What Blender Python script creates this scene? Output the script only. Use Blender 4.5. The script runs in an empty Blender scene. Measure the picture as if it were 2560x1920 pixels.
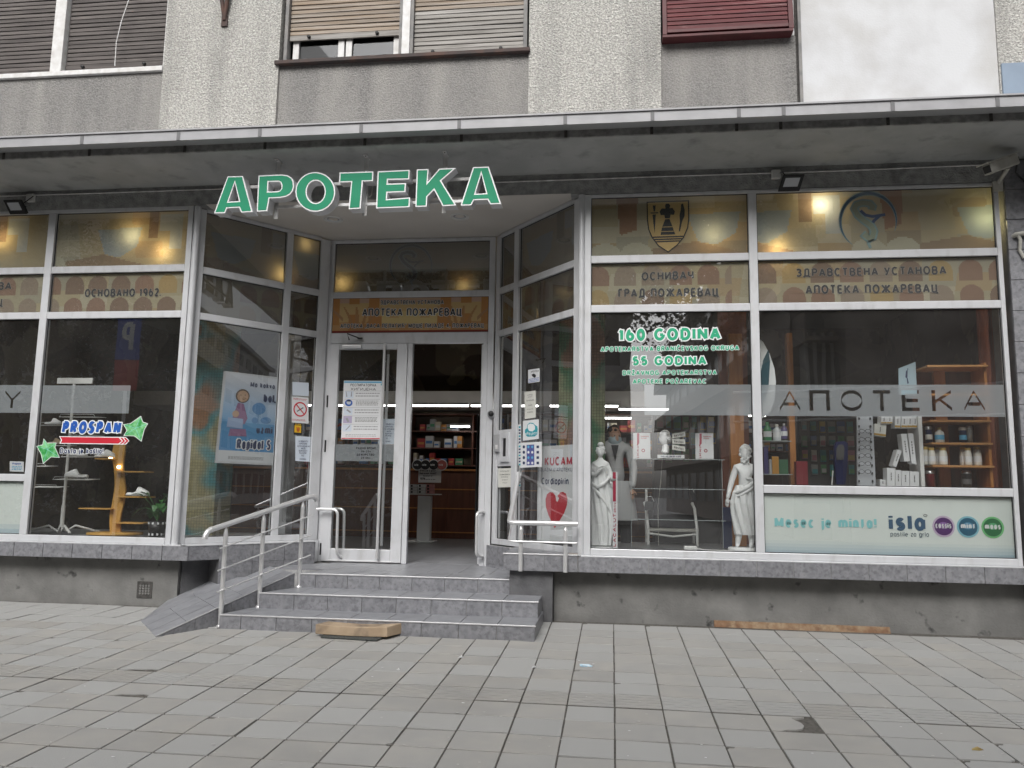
import bpy, bmesh, math, random
from mathutils import Vector, Matrix
from mathutils.geometry import tessellate_polygon
R = math.radians
rnd = random.Random(7)
sc = bpy.context.scene
col = sc.collection

# ------------------------------------------------------------------ camera
CAM = Vector((0, -7.9971, .88105)); YAW, PIT, ROL, FPX = R(7.17188), R(7.53891), R(.91527), 1998.05
_f = Vector((-math.sin(YAW)*math.cos(PIT), math.cos(YAW)*math.cos(PIT), math.sin(PIT)))
_r = Vector((math.cos(YAW), math.sin(YAW), 0)); _u = _r.cross(_f)
_r, _u = _r*math.cos(ROL)+_u*math.sin(ROL), -_r*math.sin(ROL)+_u*math.cos(ROL)
cd = bpy.data.cameras.new('camera'); cam = bpy.data.objects.new('camera', cd); col.objects.link(cam)
cd.sensor_width = 36; cd.lens = 36*FPX/2560; cd.clip_end = 1000
M = Matrix((( _r.x, _u.x, -_f.x, CAM.x), (_r.y, _u.y, -_f.y, CAM.y), (_r.z, _u.z, -_f.z, CAM.z), (0, 0, 0, 1)))
cam.matrix_world = M; sc.camera = cam

# ------------------------------------------------------------------ world, sun, exposure
SUN_EL, SUN_AZ = 42, 186
w = bpy.data.worlds.new("World"); sc.world = w; w.use_nodes = True
nt = w.node_tree; bg = nt.nodes['Background']
sky = nt.nodes.new('ShaderNodeTexSky'); sky.sky_type = 'NISHITA'; sky.sun_disc = False
sky.sun_elevation = R(SUN_EL); sky.sun_rotation = R(SUN_AZ); sky.air_density = 1.2; sky.dust_density = 6; sky.ozone_density = 1
hs = nt.nodes.new('ShaderNodeHueSaturation'); hs.inputs['Saturation'].default_value = .16
nt.links.new(sky.outputs[0], hs.inputs['Color']); nt.links.new(hs.outputs[0], bg.inputs[0])
bg.inputs[1].default_value = .115
sd = bpy.data.lights.new('sun', 'SUN'); sun = bpy.data.objects.new('sun', sd); col.objects.link(sun)
sd.energy = 1.5; sd.angle = R(36); sd.color = (1, .98, .96)
_a, _e = R(SUN_AZ), R(SUN_EL)
_sd = Vector((math.sin(_a)*math.cos(_e), math.cos(_a)*math.cos(_e), math.sin(_e)))
sun.rotation_euler = _sd.to_track_quat('Z', 'Y').to_euler()
sc.view_settings.view_transform = 'Standard'; sc.view_settings.look = 'None'
sc.view_settings.exposure = .35; sc.view_settings.gamma = 1; sc.view_settings.use_curve_mapping = False
sc.cycles.max_bounces = 7; sc.cycles.diffuse_bounces = 3; sc.cycles.glossy_bounces = 3
sc.cycles.transparent_max_bounces = 14; sc.cycles.transmission_bounces = 3; sc.cycles.use_denoising = True
sc.cycles.sample_clamp_indirect = 4; sc.cycles.caustics_reflective = False; sc.cycles.caustics_refractive = False

# ------------------------------------------------------------------ photograph measurements -> points on real planes
def ray(u, v): return _f*FPX + _r*(u-1280) - _u*(v-960)
def onY(u, v, y):
    d = ray(u, v); return CAM + d*((y-CAM.y)/d.y)
def onZ(u, v, z):
    d = ray(u, v); return CAM + d*((z-CAM.z)/d.z)
class Frame:                                  # a vertical wall plane: a runs along it, d goes inwards, z up
    def __init__(s, o, t):
        s.o = Vector(o); s.t = Vector(t).normalized(); s.n = Vector((-s.t.y, s.t.x, 0))
    def p(s, a, d, z): return s.o + s.t*a + s.n*d + Vector((0, 0, z))
    def hit(s, u, v, d=0):
        r = ray(u, v); q = s.o + s.n*d; k = (q-CAM).dot(s.n)/r.dot(s.n); P = CAM + r*k
        return (P-s.o).dot(s.t), P.z
FR = Frame((0, 0, 0), (1, 0, 0))              # facade
DR = Frame((0, 1.328, 0), (1, 0, 0))          # door plane
AL = Frame((-4.574, 0, 0), (.649, .761, 0))   # angled window left of the door
AR = Frame((-1.413, 1.341, 0), (.644, -.765, 0))  # angled window right of the door (runs from the door to the street)
ARL = 1.753

# ------------------------------------------------------------------ mesh building
class MB:
    def __init__(s): s.v = []; s.f = []; s.m = []; s.sm = []; s.mats = []
    def mi(s, m):
        if m not in s.mats: s.mats.append(m)
        return s.mats.index(m)
    def add(s, vs, fs, m, smooth=False):
        b = len(s.v); s.v += [tuple(x) for x in vs]; k = s.mi(m)
        for f in fs: s.f.append([b+i for i in f]); s.m.append(k); s.sm.append(smooth)
        return s
    def hexa(s, c, m):                        # 8 corners: bottom 4 ccw, top 4 ccw
        return s.add(c, [(3, 2, 1, 0), (4, 5, 6, 7), (0, 1, 5, 4), (1, 2, 6, 5), (2, 3, 7, 6), (3, 0, 4, 7)], m)
    def box(s, x0, x1, y0, y1, z0, z1, m, fr=None):
        c = [(x0, y0, z0), (x1, y0, z0), (x1, y1, z0), (x0, y1, z0), (x0, y0, z1), (x1, y0, z1), (x1, y1, z1), (x0, y1, z1)]
        if fr: c = [fr.p(*q) for q in c]
        return s.hexa(c, m)
    def obox(s, c, ax, ay, az, m):            # centre and three half-axis vectors
        c, ax, ay, az = map(Vector, (c, ax, ay, az))
        return s.hexa([c-ax-ay-az, c+ax-ay-az, c+ax+ay-az, c-ax+ay-az, c-ax-ay+az, c+ax-ay+az, c+ax+ay+az, c-ax+ay+az], m)
    def quad(s, a, b, c, d, m): return s.add([a, b, c, d], [(0, 1, 2, 3)], m)
    def tube(s, pts, r, m, n=10, cap=True, smooth=True):
        pts = [Vector(p) for p in pts]; rr = r if isinstance(r, (list, tuple)) else [r]*len(pts)
        vs = []; fs = []; up = None
        for i, p in enumerate(pts):
            a = pts[max(i-1, 0)]; b = pts[min(i+1, len(pts)-1)]; t = (b-a).normalized()
            if up is None: up = Vector((0, 0, 1)) if abs(t.z) < .9 else Vector((1, 0, 0))
            x = (up - t*up.dot(t)).normalized(); y = t.cross(x); up = x
            for k in range(n):
                an = 2*math.pi*k/n; vs.append(p + (x*math.cos(an)+y*math.sin(an))*rr[i])
        for i in range(len(pts)-1):
            for k in range(n): fs.append((i*n+k, i*n+(k+1) % n, (i+1)*n+(k+1) % n, (i+1)*n+k))
        s.add(vs, fs, m, smooth)
        if cap: s.add([vs[k] for k in range(n)][::-1], [tuple(range(n))], m); s.add([vs[(len(pts)-1)*n+k] for k in range(n)], [tuple(range(n))], m)
        return s
    def lathe(s, c, prof, m, n=16, ax=None, smooth=True):   # prof: (radius, height)
        c = Vector(c); z = Vector(ax or (0, 0, 1)).normalized()
        x = (Vector((1, 0, 0)) if abs(z.x) < .8 else Vector((0, 1, 0))); x = (x - z*x.dot(z)).normalized(); y = z.cross(x)
        vs = [c + z*h + (x*math.cos(2*math.pi*k/n)+y*math.sin(2*math.pi*k/n))*max(r, 1e-4) for r, h in prof for k in range(n)]
        fs = [(i*n+k, i*n+(k+1) % n, (i+1)*n+(k+1) % n, (i+1)*n+k) for i in range(len(prof)-1) for k in range(n)]
        return s.add(vs, fs, m, smooth)
    def prism(s, poly, m, fr, d0, d1, holes=(), mside=None):    # outline(s) in (a, z) on a frame, from depth d0 (front) to d1 (back)
        loops = [list(poly)]+[list(h) for h in holes]
        tri = tessellate_polygon([[Vector((a, z, 0)) for a, z in L] for L in loops])
        flat = [q for L in loops for q in L]
        for d, flip in ((d0, False), (d1, True)) if abs(d1-d0) > 1e-6 else ((d0, False),):
            s.add([fr.p(a, d, z) for a, z in flat], [t[::-1] if flip else t for t in tri], m)
        if abs(d1-d0) > 1e-6:
            for L in loops:
                n = len(L); vs = [fr.p(a, d0, z) for a, z in L]+[fr.p(a, d1, z) for a, z in L]
                s.add(vs, [(i, (i+1) % n, n+(i+1) % n, n+i) for i in range(n)], mside or m)
        return s
    def build(s, name, parent=None, bevel=0, seg=2, recalc=True):
        n = len(s.v)
        c = Vector((sum(v[0] for v in s.v)/n, sum(v[1] for v in s.v)/n, sum(v[2] for v in s.v)/n)) if n else Vector()
        me = bpy.data.meshes.new(name); me.from_pydata([(v[0]-c.x, v[1]-c.y, v[2]-c.z) for v in s.v], [], s.f)
        for m in s.mats: me.materials.append(m)
        me.polygons.foreach_set('material_index', s.m); me.polygons.foreach_set('use_smooth', s.sm); me.update()
        if recalc:
            bm = bmesh.new(); bm.from_mesh(me); bmesh.ops.recalc_face_normals(bm, faces=bm.faces); bm.to_mesh(me); bm.free()
        o = bpy.data.objects.new(name, me); col.objects.link(o); place(o, c, parent)
        if bevel:
            b = o.modifiers.new('bevel', 'BEVEL'); b.width = bevel; b.segments = seg; b.limit_method = 'ANGLE'; b.angle_limit = R(40)
        return o
def wloc(o):
    l = Vector(o.location)
    return l + wloc(o.parent) if o.parent else l
def place(o, c, parent):
    if parent: o.parent = parent; o.location = Vector(c) - wloc(parent)
    else: o.location = c
def tag(o, label=None, cat=None, group=None, kind=None):
    if label: o['label'] = label
    if cat: o['category'] = cat
    if group: o['group'] = group
    if kind: o['kind'] = kind
    return o
def thing(name, loc, label=None, cat=None, group=None, kind=None):
    o = bpy.data.objects.new(name, None); col.objects.link(o); o.location = loc; o.empty_display_size = .1
    return tag(o, label, cat, group, kind)
def bx(name, parent, m, x0, x1, y0, y1, z0, z1, bevel=0, fr=None):
    return MB().box(x0, x1, y0, y1, z0, z1, m, fr).build(name, parent, bevel)
def dup(o, delta=(0, 0, 0), parent=None, label=None):
    c = o.copy(); col.objects.link(c)
    if parent: c.parent = parent
    else: c.location = Vector(o.location)+Vector(delta)
    if label: c['label'] = label
    for ch in list(o.children): dup(ch, parent=c)
    return c

# ------------------------------------------------------------------ materials
def newmat(name):
    m = bpy.data.materials.new(name); m.use_nodes = True; return m, m.node_tree, m.node_tree.nodes['Principled BSDF']
def pm(name, c1, c2=None, rough=.6, scale=6, detail=4, metal=0, bump=0, bscale=40, stretch=(1, 1, 1), c3=None, s3=1.2, a3=.5, rvar=0, objrand=0, objmix=None, coat=0, emit=0, bdist=.01, lo=.35, hi=.65, spec=None, lo3=.5, hi3=.72, st3=None):
    m, t, b = newmat(name); N = t.nodes.new; L = t.links.new
    b.inputs['Roughness'].default_value = rough; b.inputs['Metallic'].default_value = metal
    if spec is not None: b.inputs['Specular IOR Level'].default_value = spec
    if coat: b.inputs['Coat Weight'].default_value = coat; b.inputs['Coat Roughness'].default_value = .08
    b.inputs['Base Color'].default_value = (*c1, 1)
    g = N('ShaderNodeNewGeometry'); out = None
    def noise(sc_, st, dt=4):
        mp = N('ShaderNodeMapping'); mp.inputs['Scale'].default_value = st; L(g.outputs['Position'], mp.inputs['Vector'])
        n = N('ShaderNodeTexNoise'); n.inputs['Scale'].default_value = sc_; n.inputs['Detail'].default_value = dt; L(mp.outputs[0], n.inputs['Vector']); return n
    def ramp(src, a, b_):
        r_ = N('ShaderNodeMapRange'); r_.inputs['From Min'].default_value = a; r_.inputs['From Max'].default_value = b_; L(src, r_.inputs['Value']); return r_.outputs[0]
    def mix(f, A, B):
        x = N('ShaderNodeMix'); x.data_type = 'RGBA'
        if isinstance(f, (int, float)): x.inputs[0].default_value = f
        else: L(f, x.inputs[0])
        for k, q in ((6, A), (7, B)):
            if isinstance(q, tuple): x.inputs[k].default_value = (*q[:3], 1)
            else: L(q, x.inputs[k])
        return x.outputs[2]
    cur = c1
    if c2: cur = mix(ramp(noise(scale, stretch, detail).outputs[0], lo, hi), c1, c2)
    if c3:
        f = ramp(noise(s3, st3 or stretch, 5).outputs[0], lo3, hi3)
        mm = N('ShaderNodeMath'); mm.operation = 'MULTIPLY'; mm.inputs[1].default_value = a3; L(f, mm.inputs[0]); cur = mix(mm.outputs[0], cur, c3)
    if objmix:
        oi = N('ShaderNodeObjectInfo'); mr_ = N('ShaderNodeMath'); mr_.operation = 'MULTIPLY'; mr_.inputs[1].default_value = 7.31; L(oi.outputs['Random'], mr_.inputs[0]); fr_ = N('ShaderNodeMath'); fr_.operation = 'FRACT'; L(mr_.outputs[0], fr_.inputs[0]); cur = mix(ramp(fr_.outputs[0], .35, .75), cur, objmix)
    if objrand:
        oi = N('ShaderNodeObjectInfo'); hv = N('ShaderNodeHueSaturation')
        r_ = N('ShaderNodeMapRange'); r_.inputs['To Min'].default_value = 1-objrand; r_.inputs['To Max'].default_value = 1+objrand
        L(oi.outputs['Random'], r_.inputs['Value']); L(r_.outputs[0], hv.inputs['Value'])
        if isinstance(cur, tuple): hv.inputs['Color'].default_value = (*cur, 1)
        else: L(cur, hv.inputs['Color'])
        cur = hv.outputs[0]
    if not isinstance(cur, tuple): L(cur, b.inputs['Base Color'])
    if rvar:
        r_ = N('ShaderNodeMapRange'); r_.inputs['To Min'].default_value = rough-rvar; r_.inputs['To Max'].default_value = rough+rvar
        L(noise(scale*2, stretch).outputs[0], r_.inputs['Value']); L(r_.outputs[0], b.inputs['Roughness'])
    if bump:
        bp = N('ShaderNodeBump'); bp.inputs['Strength'].default_value = bump; bp.inputs['Distance'].default_value = bdist
        L(noise(bscale, (1, 1, 1) if not isinstance(bump, tuple) else bump, 6).outputs[0], bp.inputs['Height']); L(bp.outputs[0], b.inputs['Normal'])
    if emit: b.inputs['Emission Color'].default_value = (*c1, 1); b.inputs['Emission Strength'].default_value = emit
    return m
def flat(name, c, rough=.5, **k): return pm(name, c, rough=rough, **k)
def glassmat(name, tint=(.95, .965, .96), ior=1.7, rough=0.0, veil=.03):
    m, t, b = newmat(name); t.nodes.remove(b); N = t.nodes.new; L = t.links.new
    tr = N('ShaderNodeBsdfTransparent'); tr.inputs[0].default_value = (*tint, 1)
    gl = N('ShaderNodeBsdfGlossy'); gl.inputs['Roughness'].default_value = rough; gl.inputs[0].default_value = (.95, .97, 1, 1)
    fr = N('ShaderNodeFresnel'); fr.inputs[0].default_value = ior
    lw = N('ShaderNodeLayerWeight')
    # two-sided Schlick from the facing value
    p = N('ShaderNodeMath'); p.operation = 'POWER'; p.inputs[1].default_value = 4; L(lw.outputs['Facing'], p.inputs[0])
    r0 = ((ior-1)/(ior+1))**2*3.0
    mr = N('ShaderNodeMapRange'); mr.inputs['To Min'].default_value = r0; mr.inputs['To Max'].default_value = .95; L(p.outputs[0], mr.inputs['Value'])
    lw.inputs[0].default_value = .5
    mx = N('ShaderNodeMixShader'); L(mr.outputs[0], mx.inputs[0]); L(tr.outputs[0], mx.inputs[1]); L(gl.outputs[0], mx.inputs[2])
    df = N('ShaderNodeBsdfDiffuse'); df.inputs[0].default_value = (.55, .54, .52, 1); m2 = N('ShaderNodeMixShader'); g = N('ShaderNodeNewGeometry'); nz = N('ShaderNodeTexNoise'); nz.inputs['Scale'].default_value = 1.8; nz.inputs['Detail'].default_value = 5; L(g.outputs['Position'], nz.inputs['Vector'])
    q = N('ShaderNodeMapRange'); q.inputs['From Min'].default_value = .3; q.inputs['From Max'].default_value = .7; q.inputs['To Min'].default_value = veil*.6; q.inputs['To Max'].default_value = veil*1.5; L(nz.outputs[0], q.inputs['Value']); L(q.outputs[0], m2.inputs[0])  # patchy pale veil mixed into the glass, a haze that lifts dark panes
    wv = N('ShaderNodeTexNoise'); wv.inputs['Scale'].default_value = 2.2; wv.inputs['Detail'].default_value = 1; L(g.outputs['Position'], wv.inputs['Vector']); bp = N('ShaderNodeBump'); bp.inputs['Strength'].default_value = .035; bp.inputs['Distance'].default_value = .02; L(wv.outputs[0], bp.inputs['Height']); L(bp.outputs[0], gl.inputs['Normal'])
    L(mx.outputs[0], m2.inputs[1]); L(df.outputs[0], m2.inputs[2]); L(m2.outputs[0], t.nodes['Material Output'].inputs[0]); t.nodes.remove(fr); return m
def filmmat(name, trans=.5, through=0.0, rough=.5):    # printed translucent film, colours from the mesh's colour attribute
    m, t, b = newmat(name); t.nodes.remove(b); N = t.nodes.new; L = t.links.new
    at = N('ShaderNodeAttribute'); at.attribute_name = 'print'
    df = N('ShaderNodeBsdfDiffuse'); tl = N('ShaderNodeBsdfTranslucent'); L(at.outputs['Color'], df.inputs[0]); L(at.outputs['Color'], tl.inputs[0])
    mx = N('ShaderNodeMixShader'); mx.inputs[0].default_value = trans; L(df.outputs[0], mx.inputs[1]); L(tl.outputs[0], mx.inputs[2]); cur = mx
    if through:
        tp = N('ShaderNodeBsdfTransparent'); m2 = N('ShaderNodeMixShader'); m2.inputs[0].default_value = through
        L(cur.outputs[0], m2.inputs[1]); L(tp.outputs[0], m2.inputs[2]); cur = m2
    L(cur.outputs[0], t.nodes['Material Output'].inputs[0]); return m
def frostmat(name, c=(.62, .68, .72), op=.75):
    m, t, b = newmat(name); t.nodes.remove(b); N = t.nodes.new; L = t.links.new
    df = N('ShaderNodeBsdfDiffuse'); tl = N('ShaderNodeBsdfTranslucent'); tp = N('ShaderNodeBsdfTransparent')
    df.inputs[0].default_value = (*c, 1); tl.inputs[0].default_value = (*c, 1)
    a = N('ShaderNodeMixShader'); a.inputs[0].default_value = .4; L(df.outputs[0], a.inputs[1]); L(tl.outputs[0], a.inputs[2])
    k = N('ShaderNodeMixShader'); k.inputs[0].default_value = 1-op; L(a.outputs[0], k.inputs[1]); L(tp.outputs[0], k.inputs[2])
    L(k.outputs[0], t.nodes['Material Output'].inputs[0]); return m
def emitmat(name, c, s):
    m, t, b = newmat(name); b.inputs['Base Color'].default_value = (.8, .8, .8, 1)
    b.inputs['Emission Color'].default_value = (*c, 1); b.inputs['Emission Strength'].default_value = s; return m
def mosaicmat(name, scale=30, cols=((.13, .2, .10), (.33, .30, .17), (.08, .27, .29), (.28, .15, .08))):
    m, t, b = newmat(name); N = t.nodes.new; L = t.links.new
    g = N('ShaderNodeNewGeometry'); v = N('ShaderNodeTexNoise'); v.inputs['Scale'].default_value = 1.3; v.inputs['Detail'].default_value = 2; v.inputs['Distortion'].default_value = .4
    sn = N('ShaderNodeVectorMath'); sn.operation = 'SNAP'; sn.inputs[1].default_value = (.03, .03, .03); L(g.outputs['Position'], sn.inputs[0]); L(sn.outputs[0], v.inputs['Vector'])
    cr = N('ShaderNodeValToRGB'); L(v.outputs[0], cr.inputs[0]); e = cr.color_ramp.elements; cr.color_ramp.interpolation = 'EASE'
    e[0].position = 0; e[0].color = (*cols[0], 1); e[1].position = .46; e[1].color = (*cols[1], 1)
    for p, c in ((.54, cols[2]), (.6, cols[3])): q = e.new(p); q.color = (*c, 1)
    br = N('ShaderNodeTexBrick'); br.offset = 0; br.inputs['Scale'].default_value = scale; br.inputs['Mortar Size'].default_value = .06
    br.inputs['Brick Width'].default_value = 1; br.inputs['Row Height'].default_value = 1; br.inputs['Color2'].default_value = (.75, .75, .75, 1); br.inputs['Color1'].default_value = (1, 1, 1, 1); br.inputs['Mortar'].default_value = (.3, .3, .3, 1)
    sx = N('ShaderNodeSeparateXYZ'); L(g.outputs['Position'], sx.inputs[0]); ad = N('ShaderNodeMath'); L(sx.outputs[0], ad.inputs[0]); L(sx.outputs[1], ad.inputs[1])
    cb = N('ShaderNodeCombineXYZ'); L(ad.outputs[0], cb.inputs[0]); L(sx.outputs[2], cb.inputs[1]); L(cb.outputs[0], br.inputs['Vector'])
    mx = N('ShaderNodeMix'); mx.data_type = 'RGBA'; mx.blend_type = 'MULTIPLY'; mx.inputs[0].default_value = 1; L(cr.outputs[0], mx.inputs[6]); L(br.outputs[0], mx.inputs[7]); L(mx.outputs[2], b.inputs['Base Color'])
    b.inputs['Roughness'].default_value = .35; return m

MT = dict(
    plaster=pm('pebbledash_light', (.66, .65, .61), (.42, .41, .385), .95, 44, detail=3, bump=1.0, bscale=55, bdist=.035, c3=(.30, .295, .28), s3=1.6, a3=.75, st3=(1.8, 1, .3), lo=.38, hi=.6),
    plaster_dark=pm('pebbledash_dark', (.29, .283, .273), (.20, .196, .19), .95, 60, detail=3, bump=.9, bscale=60, bdist=.022, c3=(.40, .385, .36), s3=1.3, a3=.55, st3=(2.2, 1, .35), lo3=.42, hi3=.68),
    whitewall=pm('white_render', (.62, .63, .645), (.50, .50, .505), .9, 2.2, detail=5, bump=.2, bscale=60, c3=(.48, .465, .43), s3=1.1, a3=.6, lo3=.48, hi3=.8, lo=.4, hi=.75),
    soffit=pm('soffit_paint', (.44, .45, .445), (.37, .38, .375), .9, 3, bump=.3, bscale=35, c3=(.1, .1, .1), s3=5, a3=.5, lo3=.56, hi3=.8),
    fascia=pm('fascia_concrete', (.36, .36, .35), (.22, .22, .215), .95, 14, bump=.8, bscale=60, bdist=.015, stretch=(1, 1, 1), c3=(.12, .12, .12), s3=5, a3=.5),
    lintel=pm('rough_lintel', (.40, .405, .40), (.27, .275, .27), .95, 12, bump=.9, bscale=55, bdist=.02, c3=(.09, .09, .09), s3=3, a3=.4, lo3=.55, hi3=.75),
    ceil=pm('entrance_ceiling', (.66, .63, .59), (.62, .59, .55), .85, 2),
    gutter=pm('gutter_paint', (.40, .40, .415), (.34, .34, .355), .5, 5, c3=(.28, .28, .28), s3=4, a3=.35, stretch=(1, 1, 1)),
    joint_paint=flat('gutter_joint_paint', (.16, .16, .165), .6),  # darker paint of the gutter joints
    stain=pm('dark_rust_stain', (.05, .048, .045), (.09, .085, .08), .9, 30),
    alu=pm('grey_powder_coat', (.67, .68, .70), (.62, .63, .65), .3, 3, c3=(.36, .355, .34), s3=9, a3=.5, spec=.6, metal=.15, st3=(1, 1, .4), lo3=.52, hi3=.8),
    alu_d=pm('grey_powder_coat_darker', (.40, .405, .415), (.36, .365, .375), .4, 3),
    gasket=flat('black_gasket', (.012, .012, .013), .6),
    steel=flat('brushed_steel', (.82, .82, .82), .3, metal=.6),
    trim=flat('aluminium_trim', (.62, .62, .63), .35, metal=.5),
    tile=pm('grey_marbled_tile', (.19, .192, .207), (.27, .272, .288), .38, 19, detail=8, c3=(.10, .10, .112), s3=30, a3=.45, objrand=.07, rvar=.08, bump=.08, bscale=30, lo3=.52, hi3=.64),
    tread=pm('grey_tread_tile', (.245, .25, .27), (.30, .305, .325), .4, 10, detail=6, objrand=.05, c3=(.17, .17, .18), s3=4, a3=.4),
    grout=pm('grout', (.50, .50, .50), (.38, .38, .38), .95, 20),
    plinth=pm('dirty_render', (.23, .228, .218), (.165, .163, .157), .95, 4, detail=7, bump=.5, bscale=45, c3=(.03, .03, .03), s3=7, a3=.85, lo3=.63, hi3=.72),
    plinth_dark=pm('dark_render', (.10, .10, .105), (.14, .14, .145), .95, 8, bump=.4, bscale=45),  # darker grey than the main base wall render
    paver=pm('concrete_paver', (.37, .357, .334), (.335, .33, .317), .9, 4, objmix=(.365, .364, .355), objrand=.04, bump=.35, bscale=120, bdist=.004, c3=(.27, .26, .24), s3=1.3, a3=.35, lo3=.5, hi3=.75),
    sand=pm('joint_sand', (.085, .08, .07), (.14, .13, .118), 1, 40, bump=.6, bscale=200),
    asphalt=pm('asphalt', (.055, .055, .057), (.07, .07, .07), .9, 30, bump=.4, bscale=200),
    shut_brown=pm('weathered_brown_slat', (.075, .065, .062), (.13, .115, .108), .8, 10, detail=6, stretch=(.15, 1, 3), c3=(.30, .27, .24), s3=14, a3=.5, objrand=.15, lo3=.62, hi3=.75, st3=(.2, 1, 3)),
    shut_tan=pm('weathered_tan_slat', (.26, .20, .145), (.34, .30, .26), .8, 10, detail=6, stretch=(.15, 1, 3), c3=(.13, .11, .09), s3=12, a3=.6, objrand=.12, st3=(.2, 1, 4)),
    shut_grey=pm('weathered_grey_slat', (.25, .235, .215), (.36, .345, .325), .8, 10, detail=6, stretch=(.15, 1, 3), c3=(.13, .12, .11), s3=12, a3=.6, objrand=.12, st3=(.2, 1, 4)),
    shut_red=pm('peeling_red_slat', (.13, .022, .025), (.075, .014, .017), .7, 10, detail=6, stretch=(.15, 1, 3), c3=(.33, .20, .19), s3=13, a3=.7, objrand=.1, lo3=.6, hi3=.7, st3=(.25, 1, 6)),
    redmetal=pm('dark_red_frame', (.10, .022, .025), (.07, .016, .018), .6, 8),
    whitepaint=pm('white_frame_paint', (.74, .74, .74), (.62, .61, .59), .6, 12, c3=(.4, .38, .35), s3=9, a3=.35),
    greypaint=pm('grey_frame_paint', (.17, .17, .17), (.25, .24, .23), .7, 10),
    sillmetal=pm('rusty_sill', (.075, .05, .045), (.05, .045, .045), .8, 8, c3=(.17, .08, .05), s3=5, a3=.5),
    darkroom=flat('dark_room', (.02, .02, .022), .9),
    signwhite=flat('sign_white', (.80, .81, .82), .35, coat=.2),
    signside=pm('sign_side', (.78, .79, .81), (.70, .71, .73), .35, 4, metal=.2),
    signgreen=pm('sign_green', (.016, .26, .135), (.014, .235, .125), .55, 5, spec=.25),
    black=flat('black_plastic', (.015, .015, .016), .4),
    white=flat('white_plastic', (.72, .72, .70), .45),
    dirtywhite=pm('dirty_white_plastic', (.50, .49, .45), (.4, .39, .35), .6, 12),
    lens=flat('pale_lens', (.55, .57, .6), .15, coat=.5),
    foam=pm('worn_tan_foam', (.47, .36, .25), (.37, .275, .185), .9, 6, detail=6, c3=(.13, .10, .075), s3=4, a3=.8, bump=.3, bscale=60, lo3=.5, hi3=.66),
    rubber=pm('black_rubber', (.045, .05, .048), (.08, .085, .08), .85, 60, bump=.5, bscale=150),
    rust=pm('rusty_strip', (.20, .11, .06), (.30, .22, .14), .85, 14, detail=6, c3=(.12, .06, .035), s3=20, a3=.7),
    wood=pm('orange_wood', (.50, .22, .07), (.42, .17, .05), .4, 5, stretch=(6, 6, .6)),
    woodshelf=pm('beech_shelf', (.52, .27, .10), (.44, .21, .075), .4, 5, stretch=(.6, 4, 6)),
    honey=pm('honey_board', (.60, .34, .08), (.55, .30, .07), .5, 4, stretch=(4, 4, .6)),
    darkwood=pm('dark_red_wood', (.14, .05, .028), (.09, .032, .02), .45, 4, stretch=(4, 4, .5)),
    redcol=pm('terracotta_drape', (.30, .09, .045), (.17, .05, .03), .7, 2.2, detail=5, stretch=(3, 3, .5), c3=(.45, .22, .14), s3=1.5, a3=.5, st3=(4, 4, .6)),
    intwall=pm('interior_wall_pattern', (.14, .11, .08), (.07, .05, .04), .8, 1.5, detail=0, lo=.48, hi=.5, c3=(.22, .19, .13), s3=1.1, a3=.8, lo3=.55, hi3=.57),
    intfloor=pm('interior_floor', (.23, .23, .235), (.19, .19, .195), .3, 4),
    intceil=flat('interior_ceiling', (.5, .48, .42), .9),
    statue=pm('white_plaster_statue', (.87, .88, .88), (.82, .83, .83), .55, 8, bump=.1, bscale=50),
    paper=flat('paper', (.72, .73, .74), .7), paper_b=flat('bluish_paper', (.62, .68, .76), .7), paper_y=flat('warm_paper', (.66, .66, .61), .7),
    ink=flat('black_ink', (.02, .02, .022), .6), ink_g=flat('grey_ink', (.10, .10, .10), .6), ink_lg=flat('light_grey_ink', (.32, .32, .33), .6),
    navy=flat('navy_ink', (.016, .03, .10), .5), blue=flat('blue_ink', (.02, .10, .42), .4), sky_b=flat('sky_blue_ink', (.12, .42, .65), .5),
    teal=flat('teal_ink', (.02, .33, .40), .5), red=flat('red_ink', (.55, .02, .04), .45), maroon=flat('maroon_ink', (.40, .01, .05), .45), green=flat('green_ink', (.02, .38, .20), .45),
    yellow=flat('yellow_ink', (.75, .45, .02), .5), whiteink=flat('white_ink', (.80, .82, .82), .5), aqua=flat('aqua_ink', (.28, .68, .70), .5),
    skin=flat('skin', (.52, .30, .2), .6), hair=flat('dark_hair', (.04, .025, .018), .6), coat=flat('white_cotton', (.52, .53, .54), .85), trousers=flat('black_cloth', (.02, .02, .024), .9), mask=flat('pale_blue_mask', (.45, .55, .6), .8),
    leaf=pm('leaf_green', (.03, .12, .03), (.05, .17, .04), .45, 10), leaf_l=pm('bright_leaf_print', (.03, .30, .06), (.25, .60, .28), .4, 22),
    glass=glassmat('shop_glass'), glass_up=glassmat('upper_glass', (.35, .37, .4), 1.22, veil=.02), acryl=glassmat('clear_acrylic', (.86, .88, .88), 1.45),
    gum=pm('gum_spot', (.50, .49, .475), (.44, .43, .415), .9, 30),
    frost=frostmat('frosted_band', (.62, .66, .70), .72), frostp=frostmat('sticker_translucent', (.55, .68, .70), .8),
    tubelight=emitmat('tube_light', (1, .98, .95), 8), bulb=emitmat('halogen_bulb', (1, .8, .45), 12),
    mosaic=mosaicmat('mosaic_tiles'), mosaic2=mosaicmat('mosaic_tiles_green', 30, ((.10, .19, .09), (.27, .29, .17), (.06, .20, .10), (.28, .15, .09))),
)
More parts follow.
